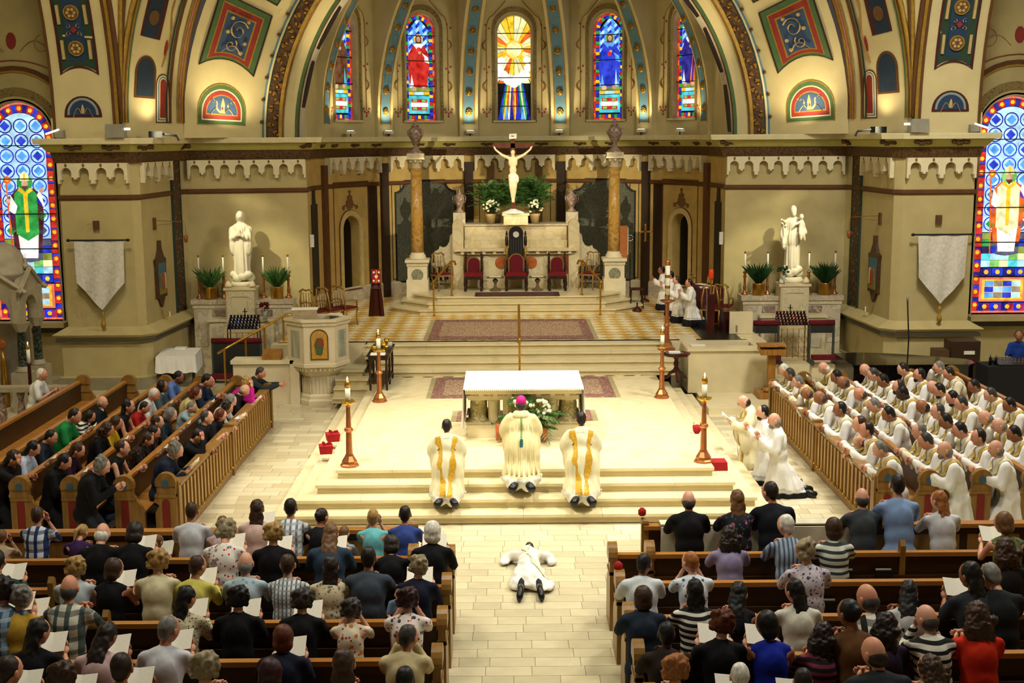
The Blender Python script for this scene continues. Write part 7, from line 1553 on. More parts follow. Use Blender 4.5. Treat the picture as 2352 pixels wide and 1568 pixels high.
def trousers(po):
    key = (po, 'tr')
    if key in GAR: return GAR[key]
    p = POSES[po]; g = MB(); g.ell(Vector(p['pel'])-Vector((0, 0, .06)), (.17, .13, .13), 14, 8)
    for i in (0, 1): caps(g, [(p['hip'][i], .1), (Vector(p['hip'][i]).lerp(Vector(p['kn'][i]), .5), .088), (p['kn'][i], .075), (Vector(p['kn'][i]).lerp(Vector(p['an'][i]), .9), .058)])
    me = fuse(g, .03, 3); me.materials.clear(); GAR[key] = me; return me
def hair(kind):
    key = ('hair', kind)
    if key in GAR: return GAR[key]
    g = MB(); rng = random.Random(kind); amp = .003
    if kind == 'sh': g.ell((0, -.027, .028), (.082, .093, .102), 14, 10); g.ell((0, -.065, -.025), (.068, .045, .06), 10, 8)
    if kind == 'bd': g.ell((0, -.036, -.034), (.081, .076, .074), 16, 10)
    if kind == 'bo': g.ell((0, -.03, .016), (.1, .1, .118), 14, 10); g.ell((0, -.055, -.055), (.1, .075, .08), 12, 8)
    if kind == 'cu':
        g.ell((0, -.03, .02), (.1, .1, .115), 14, 10); amp = .008
        for k in range(26): a = rng.uniform(0, 2*pi); e = rng.uniform(-.6, 1.4); g.ell((.095*cos(a)*cos(e), -.04+.095*sin(a)*cos(e)*(1 if sin(a) < 0 else .45), .015+.115*sin(e)), (.035, .035, .035), 6, 5)
    if kind == 'lo': g.ell((0, -.024, .024), (.088, .1, .108), 14, 10); g.ell((0, -.075, -.09), (.095, .05, .14), 12, 8); g.ell((0, -.095, -.22), (.1, .045, .15), 12, 8); g.ell((0, -.1, -.32), (.075, .035, .1), 10, 8); amp = .006
    if kind == 'lc':
        g.ell((0, -.028, .02), (.1, .105, .115), 14, 10); g.ell((0, -.08, -.1), (.13, .07, .15), 12, 8); amp = .012
        for k in range(20): g.ell((rng.uniform(-.12, .12), -.1+rng.uniform(-.03, .03), rng.uniform(-.26, 0)), (.04, .04, .045), 6, 5)
    if kind == 'bu': g.ell((0, -.022, .022), (.084, .098, .105), 14, 10); g.ell((0, -.105, .03), (.045, .035, .045), 10, 8)
    if kind == 'po': g.ell((0, -.022, .022), (.084, .098, .105), 14, 10); caps(g, [((0, -.11, .05), .03), ((.0, -.17, -.02), .035), ((.0, -.16, -.16), .015)])
    if kind == 'be': g.ell((0, .052, -.085), (.05, .045, .045), 10, 8)
    me = fuse(g, .013, 2); 
    co, no = arrays(me); q = 38 if kind in ('cu', 'lc') else 24; k = np.array([noise.noise(Vector(c)*q) for c in co]); setco(me, co+no*(amp*1.6*k)[:, None])
    me.update(); me.materials.clear(); GAR[key] = me; return me
HC = {k: mat('hair_'+k, c, .5, var=.3, scale=40, stretch=(1, 1, .3)) for k, c in dict(bk='0d0b0a', db='1f140d', br='3a2414', lb='6a4a2a', bl='a8864c', au='57260f', rd='2e0a10', gy='77746c', dg='3a3733', wh='d6d2c4', sb='9a5e2c', gb='8f8262').items()}
def strips(me, lines, w, off=.008, name='stole'):
    "cloth bands laid on a garment: lines of (x,y,z guess points) snapped to its surface"
    bvh = BVHTree.FromPolygons([v.co for v in me.vertices], [tuple(p.vertices) for p in me.polygons]); mb = MB()
    for ln, side in lines:
        pts = []; nn = 22
        seg = [(Vector(a), Vector(b_)) for a, b_ in zip(ln[:-1], ln[1:])]
        for a, b_ in seg:
            for j in range(nn//len(seg)+1): pts.append(a.lerp(b_, j/(nn//len(seg)+1)))
        pts.append(Vector(ln[-1])); rows = []
        for q in pts:
            row = []
            for e in (-1, 0, 1):
                loc, nor, idx, d = bvh.find_nearest(q+Vector(side)*w*.5*e)
                row.append(loc+nor*off)
            rows.append(row)
        vs = [v for r in rows for v in r]; mb.add(vs, [(i*3+j, i*3+j+1, (i+1)*3+j+1, (i+1)*3+j) for i in range(len(rows)-1) for j in (0, 1)])
    return mb.mesh(True)
def stole(po, kind='al'):
    key = (po, 'stole', kind)
    if key in GAR: return GAR[key]
    p = POSES[po]; me = garment(po, kind); ch, pel, nk = Vector(p['ch']), Vector(p['pel']), Vector(p['nk']); L = []
    for s_ in (-1, 1):
        X = Vector((s_, 0, 0)); L.append(([nk+Vector((0, -.16, -.08)), nk+X*.1+Vector((0, -.04, .02)), nk+X*.11+Vector((0, .1, -.05)), ch+X*.085+Vector((0, .22, -.02)), pel+X*.08+Vector((0, .26, .0))], (1, 0, 0)))
        L.append(([nk+X*.1+Vector((0, -.04, .02)), nk+X*.06+Vector((0, -.14, -.06)), ch+Vector((0, -.22, .04))+X*.02], (1, 0, 0)))
    m2 = strips(me, L, .085); GAR[key] = m2; return m2
PAT = {}
def cloth(key):
    if key.startswith('#'): return mat('cloth_'+key[1:], key[1:], .85, var=.1, scale=9, spec=.2, bump=.7, stretch=(1, 1, .5), detail=2)
    if key in PAT: return PAT[key]
    d = dict(plb=('check', ['c9d2dc', '1c3566', '0e1a38'], 9), plg=('check', ['c8c6b2', '4a5550', '2f3a38'], 9), plw=('check', ['e4e6e6', '6a7c88', '9aa6ae'], 14), gin=('check', ['d8dad6', '5e6a70', '8a9496'], 22), bwc=('check', ['e0ddd0', '14130f', '1c1b18'], 8), blp=('check', ['7a93a8', '36506a', 'a9b6c0'], 12),
             bws=('stripe', ['0f0f10', 'd8d4c6'], 16), bws2=('stripe', ['dcd8c8', '121214'], 14), mst=('stripe', ['180c12', '7a2c40'], 14), vbl=('vstripe', ['8fa0b2', '46566c'], 22), az=('stripe', ['cfd0c0', '2c3a3a'], 13),
             flr=('floral', ['e6e2d6', '8a8c8a', 'c01818'], 12), flo=('floral', ['e8dcc0', 'd07a28', 'a03a14'], 11), flw=('floral', ['eae4da', '3a4450', 'b83a3a'], 12), fln=('floral', ['12131c', 'b05078', '3a5a60'], 11), flp=('floral', ['c2bcc4', '4a3c58', '7a3a48'], 18), flb=('floral', ['c8d2da', '3a4f68', 'e6ecee'], 14), flk=('floral', ['16120e', '6a4a20', '7a2a14'], 14), flg=('floral', ['cabd9a', '6a6a58', '8a7a50'], 16), ani=('floral', ['c9bd98', '2c261c', '1c1a14'], 34), blf=('floral', ['a8bcc4', '8298a2', 'c2d0d4'], 14), cam=('floral', ['5e6640', '3a4428', '9a9468'], 14), emb=('floral', ['e6dcc0', 'c08a50', 'a03a28'], 13))[key]
    PAT[key] = mat_pattern('cloth_'+key, d[0], d[1], d[2], .85); return PAT[key]
M_collar = mat('shirt_collar', 'd8d6ce', .8); M_alb = mat('alb_white', 'ece9e0', .85, var=.05, scale=6, spec=.2); M_albc = mat('alb_cream', 'e6dcbc', .85, var=.05, scale=6, spec=.2); M_stole = mat('stole_gold', 'bfa24e', .7, var=.12, scale=20); M_trous = mat('dark_trousers', '15151a', .85); M_jean = mat('denim', '25344a', .85)
BOOKL = MB(); BOOKL.slab([(-.14, -.2), (0, -.2), (0, .2), (-.14, .2)][::1], lambda u, v, o: Vector((u, v*.5, o-u*.25)), 0, .006); BOOKL.slab([(0, -.2), (.14, -.2), (.14, .2), (0, .2)], lambda u, v, o: Vector((u, v*.5, o+u*.25)), 0, .006)
BOOKM = BOOKL.mesh()
M_print = mat('booklet_page', 'f3eedb', .8, var=.06, scale=90, stretch=(.3, 2, 1))
PC = {'K': 'kneeling', 'D': 'leaning forward on the rail', 'S': 'sitting', 'F': 'kneeling', 'T': 'standing'}
def person(loc, rz, sc, po, hv, hr, hc, gk, gm, sk, desc, where, group, extra=None, wide=1.0, lower=True):
    verb = 'bowed over the rail' if po == 'DX' else PC[po[0]]
    lab = 'person in %s, %s, %s' % (desc, verb if po[0] != 'D' else 'kneeling', where)
    t = thing('person', lab, 'person', loc, rz, group, sc)
    obj('body', body(po, hv), SKIN[sk], t)
    g = obj('garment' if gk != 'al' else 'alb', garment(po, gk, wide), gm, t)
    if lower and gk not in ('al', 'ch'): obj('trousers', trousers(po), M_trous if random.random() < .75 else M_jean, t)
    if gk in ('sh', 'jk'):
        nk = POSES[po]['nk']; key = (po, 'collar')
        if key not in GAR: GAR[key] = MB().lathe([(.068, -.03), (.074, -.02), (.066, .022), (.06, .024), (.06, -.03)], 16, (nk[0], nk[1]-.006, nk[2]-.0), 1, 1).mesh(True)
        obj('collar', GAR[key], M_collar if gk == 'jk' and sc > .8 else gm, t)
    M = headM(po, hv)
    if hr != 'no':
        for h_ in hr.split('+'): o = obj('beard' if h_ == 'be' else 'hair', hair(h_), HC[hc], t); o.matrix_local = M
    if po.endswith('B') and extra != 'nobook':
        W = Matrix.Translation(Vector(loc)) @ Matrix.Rotation(rz, 4, 'Z') @ Matrix.Scale(sc, 4); p = POSES[po]; c = (Vector(p['wr'][0])+Vector(p['wr'][1]))/2+Vector((0, .1, .07))
        bk_ = obj('booklet', BOOKM, M_print); tag(bk_, 'open white booklet held by the person in %s, %s' % (desc, where), 'booklet', 'booklets held by the people'); bk_.location = W @ c; bk_.rotation_euler = (Matrix.Rotation(rz, 3, 'Z') @ Matrix.Rotation(.75, 3, 'X')).to_euler()
        bk_['label'] = 'booklet held by person in %s, %s' % (desc, where)
    return t
# each line: head-top px, py, pose, head, hair, hair colour, garment, cloth, skin | clothing
NAVE = {(-1, 0): '''85 1163 KF st sh br ts plb 1|blue plaid shirt
4 1216 KF st sh lb ts #b9a98a 0|child-size cream shirt
180 1202 K dr po bl ts #3a2250 0|child-size purple top
358 1228 KB tr lo lb ts #c9a9a4 0|child-size pale pink top
440 1153 K st sh br sh #c9ccd0 1|white knit top
508 1183 K dn bu lb ts #c8b0ac 0|child-size pink top
590 1147 KB st lo br ts #d8b8ac 0|pink top, orange sash
667 1144 K st sh db sh plw 1|white checked shirt
733 1166 K tr bu db sh #16161c 1|black knit top
784 1207 K dr sh lb sh #9aa8b0 0|child-size grey blue shirt
857 1168 KF st sh bl ts #6fc0c6 0|child-size turquoise shirt
930 1161 K st sh db sh #33478a 1|royal blue shirt''',
(-1, 1): '''229 1198 K dn bd wh jk #0e0e10 0|black suit jacket
305 1197 KB dn bo db jk #0d0d0f 1|black jacket, pale scarf
515 1193 KB dn cu gb ts flr 0|white-red floral blouse
627 1200 KB st cu bl sh #0e0e12 0|black top
757 1200 KB dn lo lb jk #2a3d50 0|blue denim jacket
898 1227 K dn bo db sh #0f0f12 1|black cardigan
993 1196 KB st bo wh sh #0c0c0f 0|black round-necked top''',
(-1, 2): '''-8 1262 KB st sh db sh #10403e 1|teal top
173 1278 K st cu bl sh #b8c2c8 0|white cotton top
255 1281 KB tr bo br sl #0e0e10 1|black sleeveless top
362 1262 K st cu bl sh #d6cda4 0|cream loose top
446 1275 KB tr sh br sh #c8bf5c 1|yellow shirt
563 1268 K st bd gy sh blf 0|pale blue patterned shirt
660 1272 K st sh br sh gin 0|grey gingham shirt
759 1277 K st lo db ts flg 1|beige floral top
846 1255 K st sh bk jk #3a424c 1|grey suit jacket
958 1275 KB tr cu gb sh #12162a 0|navy scoop-necked top''',
(-1, 3): '''6 1326 KB st cu db ts blp 1|blue plaid shirt
42 1343 KB tr cu gy sh #b08c2c 0|mustard sweater
157 1321 K st bd dg sh plg 1|grey plaid shirt
420 1345 KB tr lo bk sh ani 1|beige spotted jacket
546 1346 KB st cu bk sh #0c0c0e 1|black loose top
693 1351 KB st cu dg sh #0f0f12 0|black sweater
805 1374 KF st cu dg ts flo 0|orange-flowered cream top
935 1349 KF st cu rd ts flw 0|dark-flowered white top''',
(-1, 4): '''78 1420 KB tr lo bk ts #0c0c0e 1|black short-sleeved top
230 1428 KB dr lo db ts #c2a4a0 2|pale pink top
378 1414 KB tr sh gy ts #cfd0d4 1|dark-collared white shirt
650 1434 KB st bo au sh #141a2c 0|dark navy top
930 1434 KF tr sh dg jk #c9b98c 1|beige jacket''',
(-1, 5): '''10 1506 KB tr sh db sh #101014 1|black sweater
142 1519 KB st cu br sh #2a2420 1|dark brown top
277 1499 KB st sh db sh #8a2a1c 2|brick red shirt
470 1497 K st cu gb sh #14141a 0|black blouse
620 1511 K st bo rd sh #14161c 0|dark charcoal top
789 1490 K st lo br sh #14161c 1|dark grey top
930 1530 K st sh bk sh #0e0e12 2|black shirt''',
(1, 0): '''1582 1130 T st bd dg jk #0d0d0f 0|black suit jacket
1694 1128 T st lo lb ts fln 0|pink-flowered black top
1776 1109 T tl sh db jk #12161e 1|dark navy suit jacket
1981 1124 T st bd dg sh #3c4246 0|charcoal shirt
2063 1092 T st sh db sh #7f9ac4 1|light blue shirt
2163 1130 T tl lo sb sh #d0d2d4 0|white long-sleeved top''',
(1, 1): '''1675 1207 K st lc db ts #8d84a4 1|lavender top
1812 1181 K tl sh wh sh vbl 0|blue striped shirt
1915 1188 K st bo br ts az 0|grey patterned knit top
2312 1175 KB tl bo lb sl cam 0|green camouflage top
2349 1250 K st bo db sh #15151a 1|black sweater''',
(1, 2): '''1474 1271 K tr sh bk jk #c8d0d2 2|white linen jacket
1592 1266 KF tl sh sb ts flb 0|blue-white marbled shirt
1855 1238 K tl cu gb sh flp 0|purple floral blouse
2310 1236 K st lc br sh #1a1614 1|dark brown top''',
(1, 3): '''1477 1345 K st bo br jk #1c2836 1|dark denim jacket
1597 1330 K st lo bk ts bws 1|black-white striped shirt
1692 1335 K dr lo bk sl #121214 1|black open-backed top
1833 1330 K tl lo bk ts #d8d6c4 1|white sweater
2005 1303 S tl bd dg ts bwc 1|black-white checked shirt
2085 1332 K dr lo bk ts #b4b4b4 2|light grey shirt
2238 1290 KB tl lo bk ts #2a2e34 2|dark grey shirt
2292 1291 K dl sh gy jk #1c2022 0|charcoal suit jacket''',
(1, 4): '''1531 1428 K st sh bk jk #2a2019 3|brown jacket
1655 1400 KB tr cu au sh #0e0e10 0|black round-necked sweater
1768 1402 KB tl bo bk sl #16289c 1|royal blue top
1885 1430 K tr lc db ts mst 1|maroon striped top
1960 1375 K tl bu bk sh #5e3d20 2|tied-back brown blouse
2030 1407 K tr lc db sh #2a1c2e 1|dark purple top
2140 1388 KF tl bd dg sh bws2 0|white-black striped shirt
2245 1382 K st lc br sh #c42a10 0|orange red dress''',
(1, 5): '''1550 1503 K st cu sb sh #15151a 0|black top
1700 1522 KB st sh wh sh #17181c 0|dark grey jacket
1845 1534 KB st sh db sh #1c1c20 1|dark sweater
2020 1462 K tl bd db jk #24282c 1|dark charcoal jacket
2145 1505 K tl lc br ts #a03018 1|red short-sleeved top'''}
SIDEB = {(-1, 0): '''591 839 DX dn sh dg jk #2a2e32 1|charcoal suit jacket
560 862 DF dn cu bl jk #c01a8a 0|magenta jacket
553 877 DB dn bd gy ts #14161a 0|black polo shirt
521 900 D dn lo gy sh #cfd0cc 0|white blouse and dark waistcoat
514 917 DB dn cu db ts #16161a 1|black short-sleeved blouse
499 934 D dn bo au ts #17181d 0|black short-sleeved top
474 942 D st sh dg ts #15161a 0|dark navy polo shirt
445 980 DF dn sh db jk #0e0f12 1|black suit and white shirt
393 1010 DB dn cu gy jk #1c2436 0|navy jacket''',
(-1, 1): '''467 853 D dn sh bk sh #1e2c40 1|dark blue shirt
480 863 D st sh db sh #24303c 0|slate blue shirt
442 884 DB dn bo au sh #c0b072 0|pale yellow cardigan
432 920 DX dn sh gy sh #8fa6b0 0|light blue shirt
383 931 DB dn bo gy sh #223038 0|teal sweater, dark headscarf
360 952 D st lo br sh flk 0|brown-flowered black top
345 972 D dn bu db sh #1c1a1a 1|black top
330 988 DB dn lo br sh flk 1|dark floral dress
280 1010 D st bu br sl #101012 0|black lace sleeveless dress
222 1035 D dn cu gy jk #101012 0|black cardigan and white scarf''',
(-1, 2): '''402 848 D dn sh bk sh #5a78b4 2|blue shirt
373 873 D st bo bk jk #46565a 2|grey green jacket
346 887 DB dn sh wh ts #cfd2d2 1|white polo shirt
324 918 D dn sh db ts #a01c18 1|red top
293 916 D st lo bk sl #121214 1|black sleeveless top
258 950 D dn bo br ts #d2a61c 1|yellow top
237 965 DB dn lc br sh #101012 1|black long-sleeved top
168 1010 D dn lo br sh #2c1424 0|plum sweater
137 1036 DB dn lo bk sh #0d0d0f 1|black coat''',
(-1, 3): '''233 909 S st bd gy jk #15181c 0|black suit and blue shirt
198 938 D dn bo db ts bws2 1|black and white striped top
161 931 DB dn sh db ts #1c7a3c 1|green polo shirt
107 982 D dn sh bk sh #1e2630 1|dark slate shirt
66 1007 DB dn lo bk ts #b4bed0 1|pale blue white top
20 1028 DF dn lo db sh #17100f 1|black cardigan and red top'''}
PRIEST = {(1, 0): '''1808 831 D dn sh wh 0 0
1822 841 D dn sh dg 2 0
1841 857 DB dn sh gy 0 1
1862 884 DF dn bd dg 2 0
1893 888 D dn bd dg 2 2
1930 922 D st sh bk 2 2
1976 930 D st sh br 0 0
1992 967 D st sh db 1 0
1984 994 D dn bd db 0 1
2032 1007 D dn sh gy 0 0''', (1, 1): '''1901 821 DB dn bd wh 0 1
1930 837 D dn sh bk 2 2
1945 857 D dn bd dg 2 0
1985 878 DB dn bd dg 1 0
2017 909 DF dn sh gy 0 0
2051 923 DB dn sh bk 2 2
2113 958 D st sh gy 0 1
2138 970 D dn sh dg 1 0
2174 986 D st bd+be gy 0 0''', (1, 2): '''1996 826 D dn bd gy 0 2
2014 840 D dn sh dg 0 0
2037 846 D dn sh bk 2 2
2066 852 D st sh+be br 0 0
2082 878 DB dn sh bk 3 0
2129 908 D dn bd bk 2 2
2156 908 D st sh dg 0 0
2183 931 D dn sh bk 2 0
2216 953 DF dn sh bk 1 2
2250 968 D st sh db 1 0
2291 993 D st bd gy 0 2''', (1, 3): '''2083 816 D dn sh db 0 0
2113 829 D st sh+be bk 1 0
2153 852 D dn bd gy 0 0
2167 862 D dn sh+be bk 1 2
2198 875 D dn sh+be bk 1 0
2218 894 D dn sh dg 0 0
2275 910 D dn bd gy 0 1
2307 940 DF dn bd gy 0 0
2341 956 D dn sh bk 2 0''', (1, 4): '''2166 815 DF dn sh gy 0 2
2188 838 D dn sh db 1 1
2247 849 D dn sh bk 2 2
2285 867 D dn sh dg 0 0
2329 892 D dn sh bk 2 0'''}
random.seed(11)
ROWN = ['front row', 'second row', 'third row', 'fourth row', 'fifth row', 'sixth row']
for (s_, k), txt in NAVE.items():
    rows = [l.split('|') for l in txt.split('\n')]; items = [(r[0].split(), r[1]) for r in rows]; items.sort(key=lambda q: -float(q[0][0])*(-1 if s_ > 0 else 1))
    for i, (f, desc) in enumerate(items):
        px, py = float(f[0]), float(f[1]); po, hv, hr, hc, gk, gm, sk = f[2:9]; y = ROWY[k]+(.06 if s_ > 0 else 0); base = y-.44 if po != 'S' else y-.62
        p0 = POSES[po]; hy = p0['hd'][1]; p = U(px, py, y=base+hy)
        for it in range(3):
            top = TOPZ[po[0]]; sc = max(.5, min(1.13, p.z/top)); p = U(px, py, y=base+hy*sc)
        if po == 'T' and False: pass
        if po[0] == 'T': sc = 1.0; dz = p.z-1.73; base_z = min(0, dz)
        where = '%s pew %s, %s from aisle' % (ROWN[k].split()[0], SIDE[s_], ORD[i])
        kid = 'child-size' in desc; wide = 1.0 if (sc > .9 and not kid) else .9
        if po[0] == 'T':   # tall kneelers upright against the screen
            sc = max(.8, min(1.15, p.z/1.45)); po = 'K' if po == 'T' else po; p = U(px, py, y=base+POSES['K']['hd'][1])
        person((p.x, base, 0), 0, sc, po, hv, hr, hc, gk, cloth(gm), int(sk), desc.replace('child-size', 'small'), where, 'people in the nave pews', None, wide)
def side_place(px, py, s_, k, po):
    hy = POSES[po]['hd'][1]; xh = s_*(RX[k]+.17); p = U(px, py, x=xh); sc = max(.84, min(1.06, p.z/TOPZ[po[0]])); return (s_*(RX[k]+.17+hy*sc), p.y, 0), s_*pi/2, sc
SIDEN = ['rail row', 'second row', 'third row', 'fourth row', 'fifth row']
for (s_, k), txt in SIDEB.items():
    items = [(l.split('|')[0].split(), l.split('|')[1]) for l in txt.split('\n')]; items.sort(key=lambda q: float(q[0][1]))
    for i, (f, desc) in enumerate(items):
        px, py = float(f[0]), float(f[1]); po, hv, hr, hc, gk, gm, sk = f[2:9]; loc, rz, sc = side_place(px, py, s_, k, po)
        person(loc, rz, sc, po, hv, hr, hc, gk, cloth(gm), int(sk), desc, 'left %s, %s from altar' % (SIDEN[k], ORD[i]), 'people in the left side pews')
STN = ['white alb and gold stole', 'cream vestment and gold stole', 'white alb and plain stole']
M_st2 = mat('stole_plain', 'd9cda0', .7, var=.1, scale=20); M_emb = cloth('emb')
for (s_, k), txt in PRIEST.items():
    items = [l.split() for l in txt.split('\n')]; items.sort(key=lambda q: float(q[1]))
    for i, f in enumerate(items):
        px, py = float(f[0]), float(f[1]); po, hv, hr, hc, sk, vs = f[2:8]; loc, rz, sc = side_place(px, py, s_, k, po); vs = int(vs)
        t = person(loc, rz, sc, po, hv, hr, hc, 'al', M_albc if vs == 1 else M_alb, int(sk), STN[vs], 'right %s, %s from altar' % (SIDEN[k], ORD[i]), 'priests in the right side pews')
        obj('stole', stole(po), (M_stole, M_emb if i % 3 == 1 else M_stole, M_st2)[vs], t)
# ------------------------------------------------------------------ clergy around the altar
def hem(po, kind, z1, off=.012, z0=-1):
    "lower band of a garment, lifted a little off it (cassock hem, alb hem)"
    key = (po, kind, 'hem', z1, z0)
    if key in GAR: return GAR[key]
    me = garment(po, kind); mb = MB(); idx = {}; vs = []; fs = []
    for p in me.polygons:
        if all(z0 < me.vertices[i].co.z < z1 for i in p.vertices):
            f = []
            for i in p.vertices:
                if i not in idx: idx[i] = len(vs); v = me.vertices[i]; vs.append(v.co+v.normal*off)
                f.append(idx[i])
            fs.append(f)
    mb.add(vs, fs); GAR[key] = mb.mesh(True); return GAR[key]
M_chas = mat('chasuble_cream', 'e4d7a2', .75, var=.06, scale=5, spec=.25); M_dal = mat('dalmatic_cream', 'e6dcb4', .75, var=.06, scale=5, spec=.25); M_gband = mat('gold_brocade', 'd0a02c', .5, .2, var=.25, scale=40); M_shoe = mat('black_leather', '0c0b0c', .35); M_cass = mat('black_cassock', '0e0e11', .85)
M_pinkz = mat('magenta_cap', 'c8107c', .7, var=.08)
def shoes(t, y=-.42, m_=M_shoe, z=.0):
    for s_ in (-1, 1): MB().tube([(s_*.09, y+.06, .05), (s_*.11, y-.08, .075), (s_*.15, y-.17, .04), (s_*.16, y-.19, .03)], [.05, .06, .065, .04], 8).build('shoe', m_, t, True)
def vestments(t, po, kind, m_):
    o = obj('garment', garment(po, kind), m_, t)
# bishop, seen from behind
b_ = person((-.06, 19.06, .42), 0, 1.03, 'F', 'st', 'bd', 'dg', 'ch', M_chas, 0, 'cream chasuble and magenta cap', 'facing the altar', 'clergy before the altar')
M_ = headM('F', 'st'); z_ = obj('skullcap', fuse(MB().ell((0, -.028, .04), (.078, .09, .088), 14, 10), .012, 2), M_pinkz, b_); z_.matrix_local = M_
obj('alb_hem', hem('F', 'ch', .17, .02), M_alb, b_); shoes(b_)
mb = MB(); mb.lathe([(.115, 0), (.13, .02), (.10, .07), (.085, .09)], 18, (0, -.01, 1.0), 1.2, .9); mb.build('collar', M_chas, b_, True)
me = garment('F', 'ch'); bvh = BVHTree.FromPolygons([v.co for v in me.vertices], [tuple(p.vertices) for p in me.polygons])
def onback(x, z, o=.012): loc, n, i, d = bvh.ray_cast(Vector((x, -2, z)), Vector((0, 1, 0))); return (loc if loc else Vector((x, -.3, z)))+Vector((0, -o, 0))
cd_ = MB().tube([onback(0, 1.02-.04*k) for k in range(8)], .012, 6).build('green_cord', mat('green_cord', '6e9a3c', .7), b_); MB().lathe([(.02, 0), (.026, -.03), (.032, -.12), (.005, -.14)], 10, onback(0, .72)).build('tassel', mat('green_tassel', '2f6a6a', .7), cd_)
for k in range(7):
    x = -.21+.07*k; MB().tube([onback(x*(.75+.04*j), .9-.1*j, .0) for j in range(8)], [.006+.002*j for j in range(8)], 6).build('fold', M_chas, b_, True)
# two deacons in dalmatics with gold bands
for px, py, nm, y0, zb in ((1026, 962, 'left', 18.7, .28), (1335, 945, 'right', 18.72, .29)):
    p = U(px, py, y=y0+.03); sc = max(.9, min(1.06, (p.z-zb)/1.32)); t = person((p.x, y0, zb), 0, sc, 'F', 'st', 'sh', 'db', 'ch', M_dal, 0 if nm == 'left' else 1, 'cream dalmatic with gold bands', '%s of the bishop' % nm, 'clergy before the altar')
    L = [([(s_*.15, -.06, 1.05), (s_*.145, -.3, .8), (s_*.10, -.4, .4), (s_*.055, -.5, .12)], (1, 0, 0)) for s_ in (-1, 1)]; obj('gold_band', strips(me, L, .1, .008), M_gband, t)
    obj('alb_hem', hem('F', 'ch', .15, .02), M_alb, t); shoes(t)
    MB().lathe([(.10, 0), (.115, .02), (.09, .06), (.07, .08)], 18, (0, -.01, 1.0), 1.15, .9).build('amice', M_alb, t, True)
    for s_ in (-1, 1):
        q = onback(s_*.125, .84, .016); MB().box(q, (.055, .01, .012)).build('cross_mark', mat('brown_embroidery', '5a3a10', .7), t); MB().box(q, (.012, .01, .055)).build('cross_mark', mat('brown_embroidery', '5a3a10', .7), t)
# prostrate figure in the aisle
t = thing('person', 'person in white alb lying face down on the aisle floor', 'person', (.0, 14.98, 0)); t.scale = (.8, 1, 1)
g = MB()   # skin: head, arms, hands, legs in one body
b_ = MB(); caps(b_, [((0, 1.0, .12), .1), ((0, 1.4, .13), .1), ((.01, 1.58, .12), .055)]); 
for s_ in (-1, 1): caps(b_, [((s_*.18, 1.42, .12), .05), ((s_*.38, 1.52, .06), .04), ((s_*.12, 1.68, .05), .03)]); caps(b_, [((s_*.1, .9, .1), .08), ((s_*.13, .45, .09), .05), ((s_*.14, .2, .09), .04)])
for s_ in (-1, 1): hand(b_, (s_*.13, 1.68, .05), (-s_, .15, 0), (0, 0, -1), s_, .1)
bm_ = fuse(b_, .022, 3); h2 = HEADM.mesh(True); h2.transform(Matrix.Translation((.02, 1.70, .125)) @ Matrix.Rotation(-pi*.46, 4, 'X') @ Matrix.Rotation(.0, 4, 'Z')); bb = bmesh.new(); bb.from_mesh(bm_); bb.from_mesh(h2); bb.to_mesh(bm_); bb.free(); bm_.materials.clear(); obj('body', bm_, SKIN[1], t)
g = MB(); g.ell((0, 1.3, .14), (.2, .26, .13), 16, 10); g.ell((0, 1.0, .14), (.2, .3, .13), 16, 10); g.ell((0, .72, .12), (.26, .34, .11), 16, 10); g.ell((.0, .5, .09), (.3, .2, .08), 16, 8); g.ell((.2, .42, .06), (.2, .18, .05), 12, 8); g.ell((-.22, .52, .06), (.14, .2, .055), 12, 8)
for s_ in (-1, 1): caps(g, [((s_*.17, 1.42, .13), .08), ((s_*.4, 1.5, .065), .062), ((s_*.2, 1.64, .06), .05)]); g.ell((s_*.4, 1.42, .045), (.1, .12, .04), 10, 8)
gm_ = fuse(g, .024, 3); wrinkle(gm_, .010, 22); gm_.materials.clear(); obj('alb', gm_, M_alb, t)
st_ = strips(gm_, [([(-.16, 1.5, .3), (-.1, 1.2, .4), (.05, .9, .4), (.2, .66, .3), (.34, .5, .2)], (.6, .6, 0)), ([(.1, 1.46, .35), (.0, 1.3, .4), (-.06, 1.16, .4)], (.7, .4, 0))], .10, .012); obj('stole', st_, M_dal, t)
o = obj('hair', hair('bd'), HC['db'], t); o.matrix_local = Matrix.Translation((.02, 1.70, .125)) @ Matrix.Rotation(-pi*.46, 4, 'X')
for s_ in (-1, 1):
    MB().tube([(s_*.13, .46, .09), (s_*.15, .26, .09)], [.07, .05], 8).build('trouser_leg', M_cass, t, True); MB().tube([(s_*.145, .26, .11), (s_*.15, .14, .12), (s_*.17, .02, .07), (s_*.18, -.03, .04)], [.045, .052, .055, .03], 10).build('shoe', M_shoe, t, True)
# three clergy kneeling at the right of the platform, facing the altar axis
def surplice(loc, rz, sc, po, hv, hr, hc, sk, where, z1=.26, desc='white surplice and black cassock'):
    t = person(loc, rz, sc, po, hv, hr, hc, 'al', M_alb, sk, desc, where, 'servers in surplices'); obj('cassock_hem', hem(po, 'al', z1, .012), M_cass, t); nk = POSES[po]['nk']; MB().lathe([(.075, 0), (.078, .02), (.065, .05)], 14, (nk[0], nk[1]-.005, nk[2]-.03)).build('black_collar', M_cass, t, True)
    obj('lace_band', hem(po, 'al', z1+.07, .006, z1+.02), mat('lace_grey', 'b9c0bc', .8), t); shoes(t); return t
p = U(1756, 947, z=1.36); surplice((4.02, p.y-.02, 0), pi/2, 1.03, 'F', 'st', 'bd+be', 'gy', 0, 'nearest the right rail', .1)
p = U(1742, 927, z=1.34); surplice((3.98, p.y-.02, 0), pi/2, 1.0, 'F', 'st', 'sh+be', 'bk', 0, 'second nearest the right rail', .1)
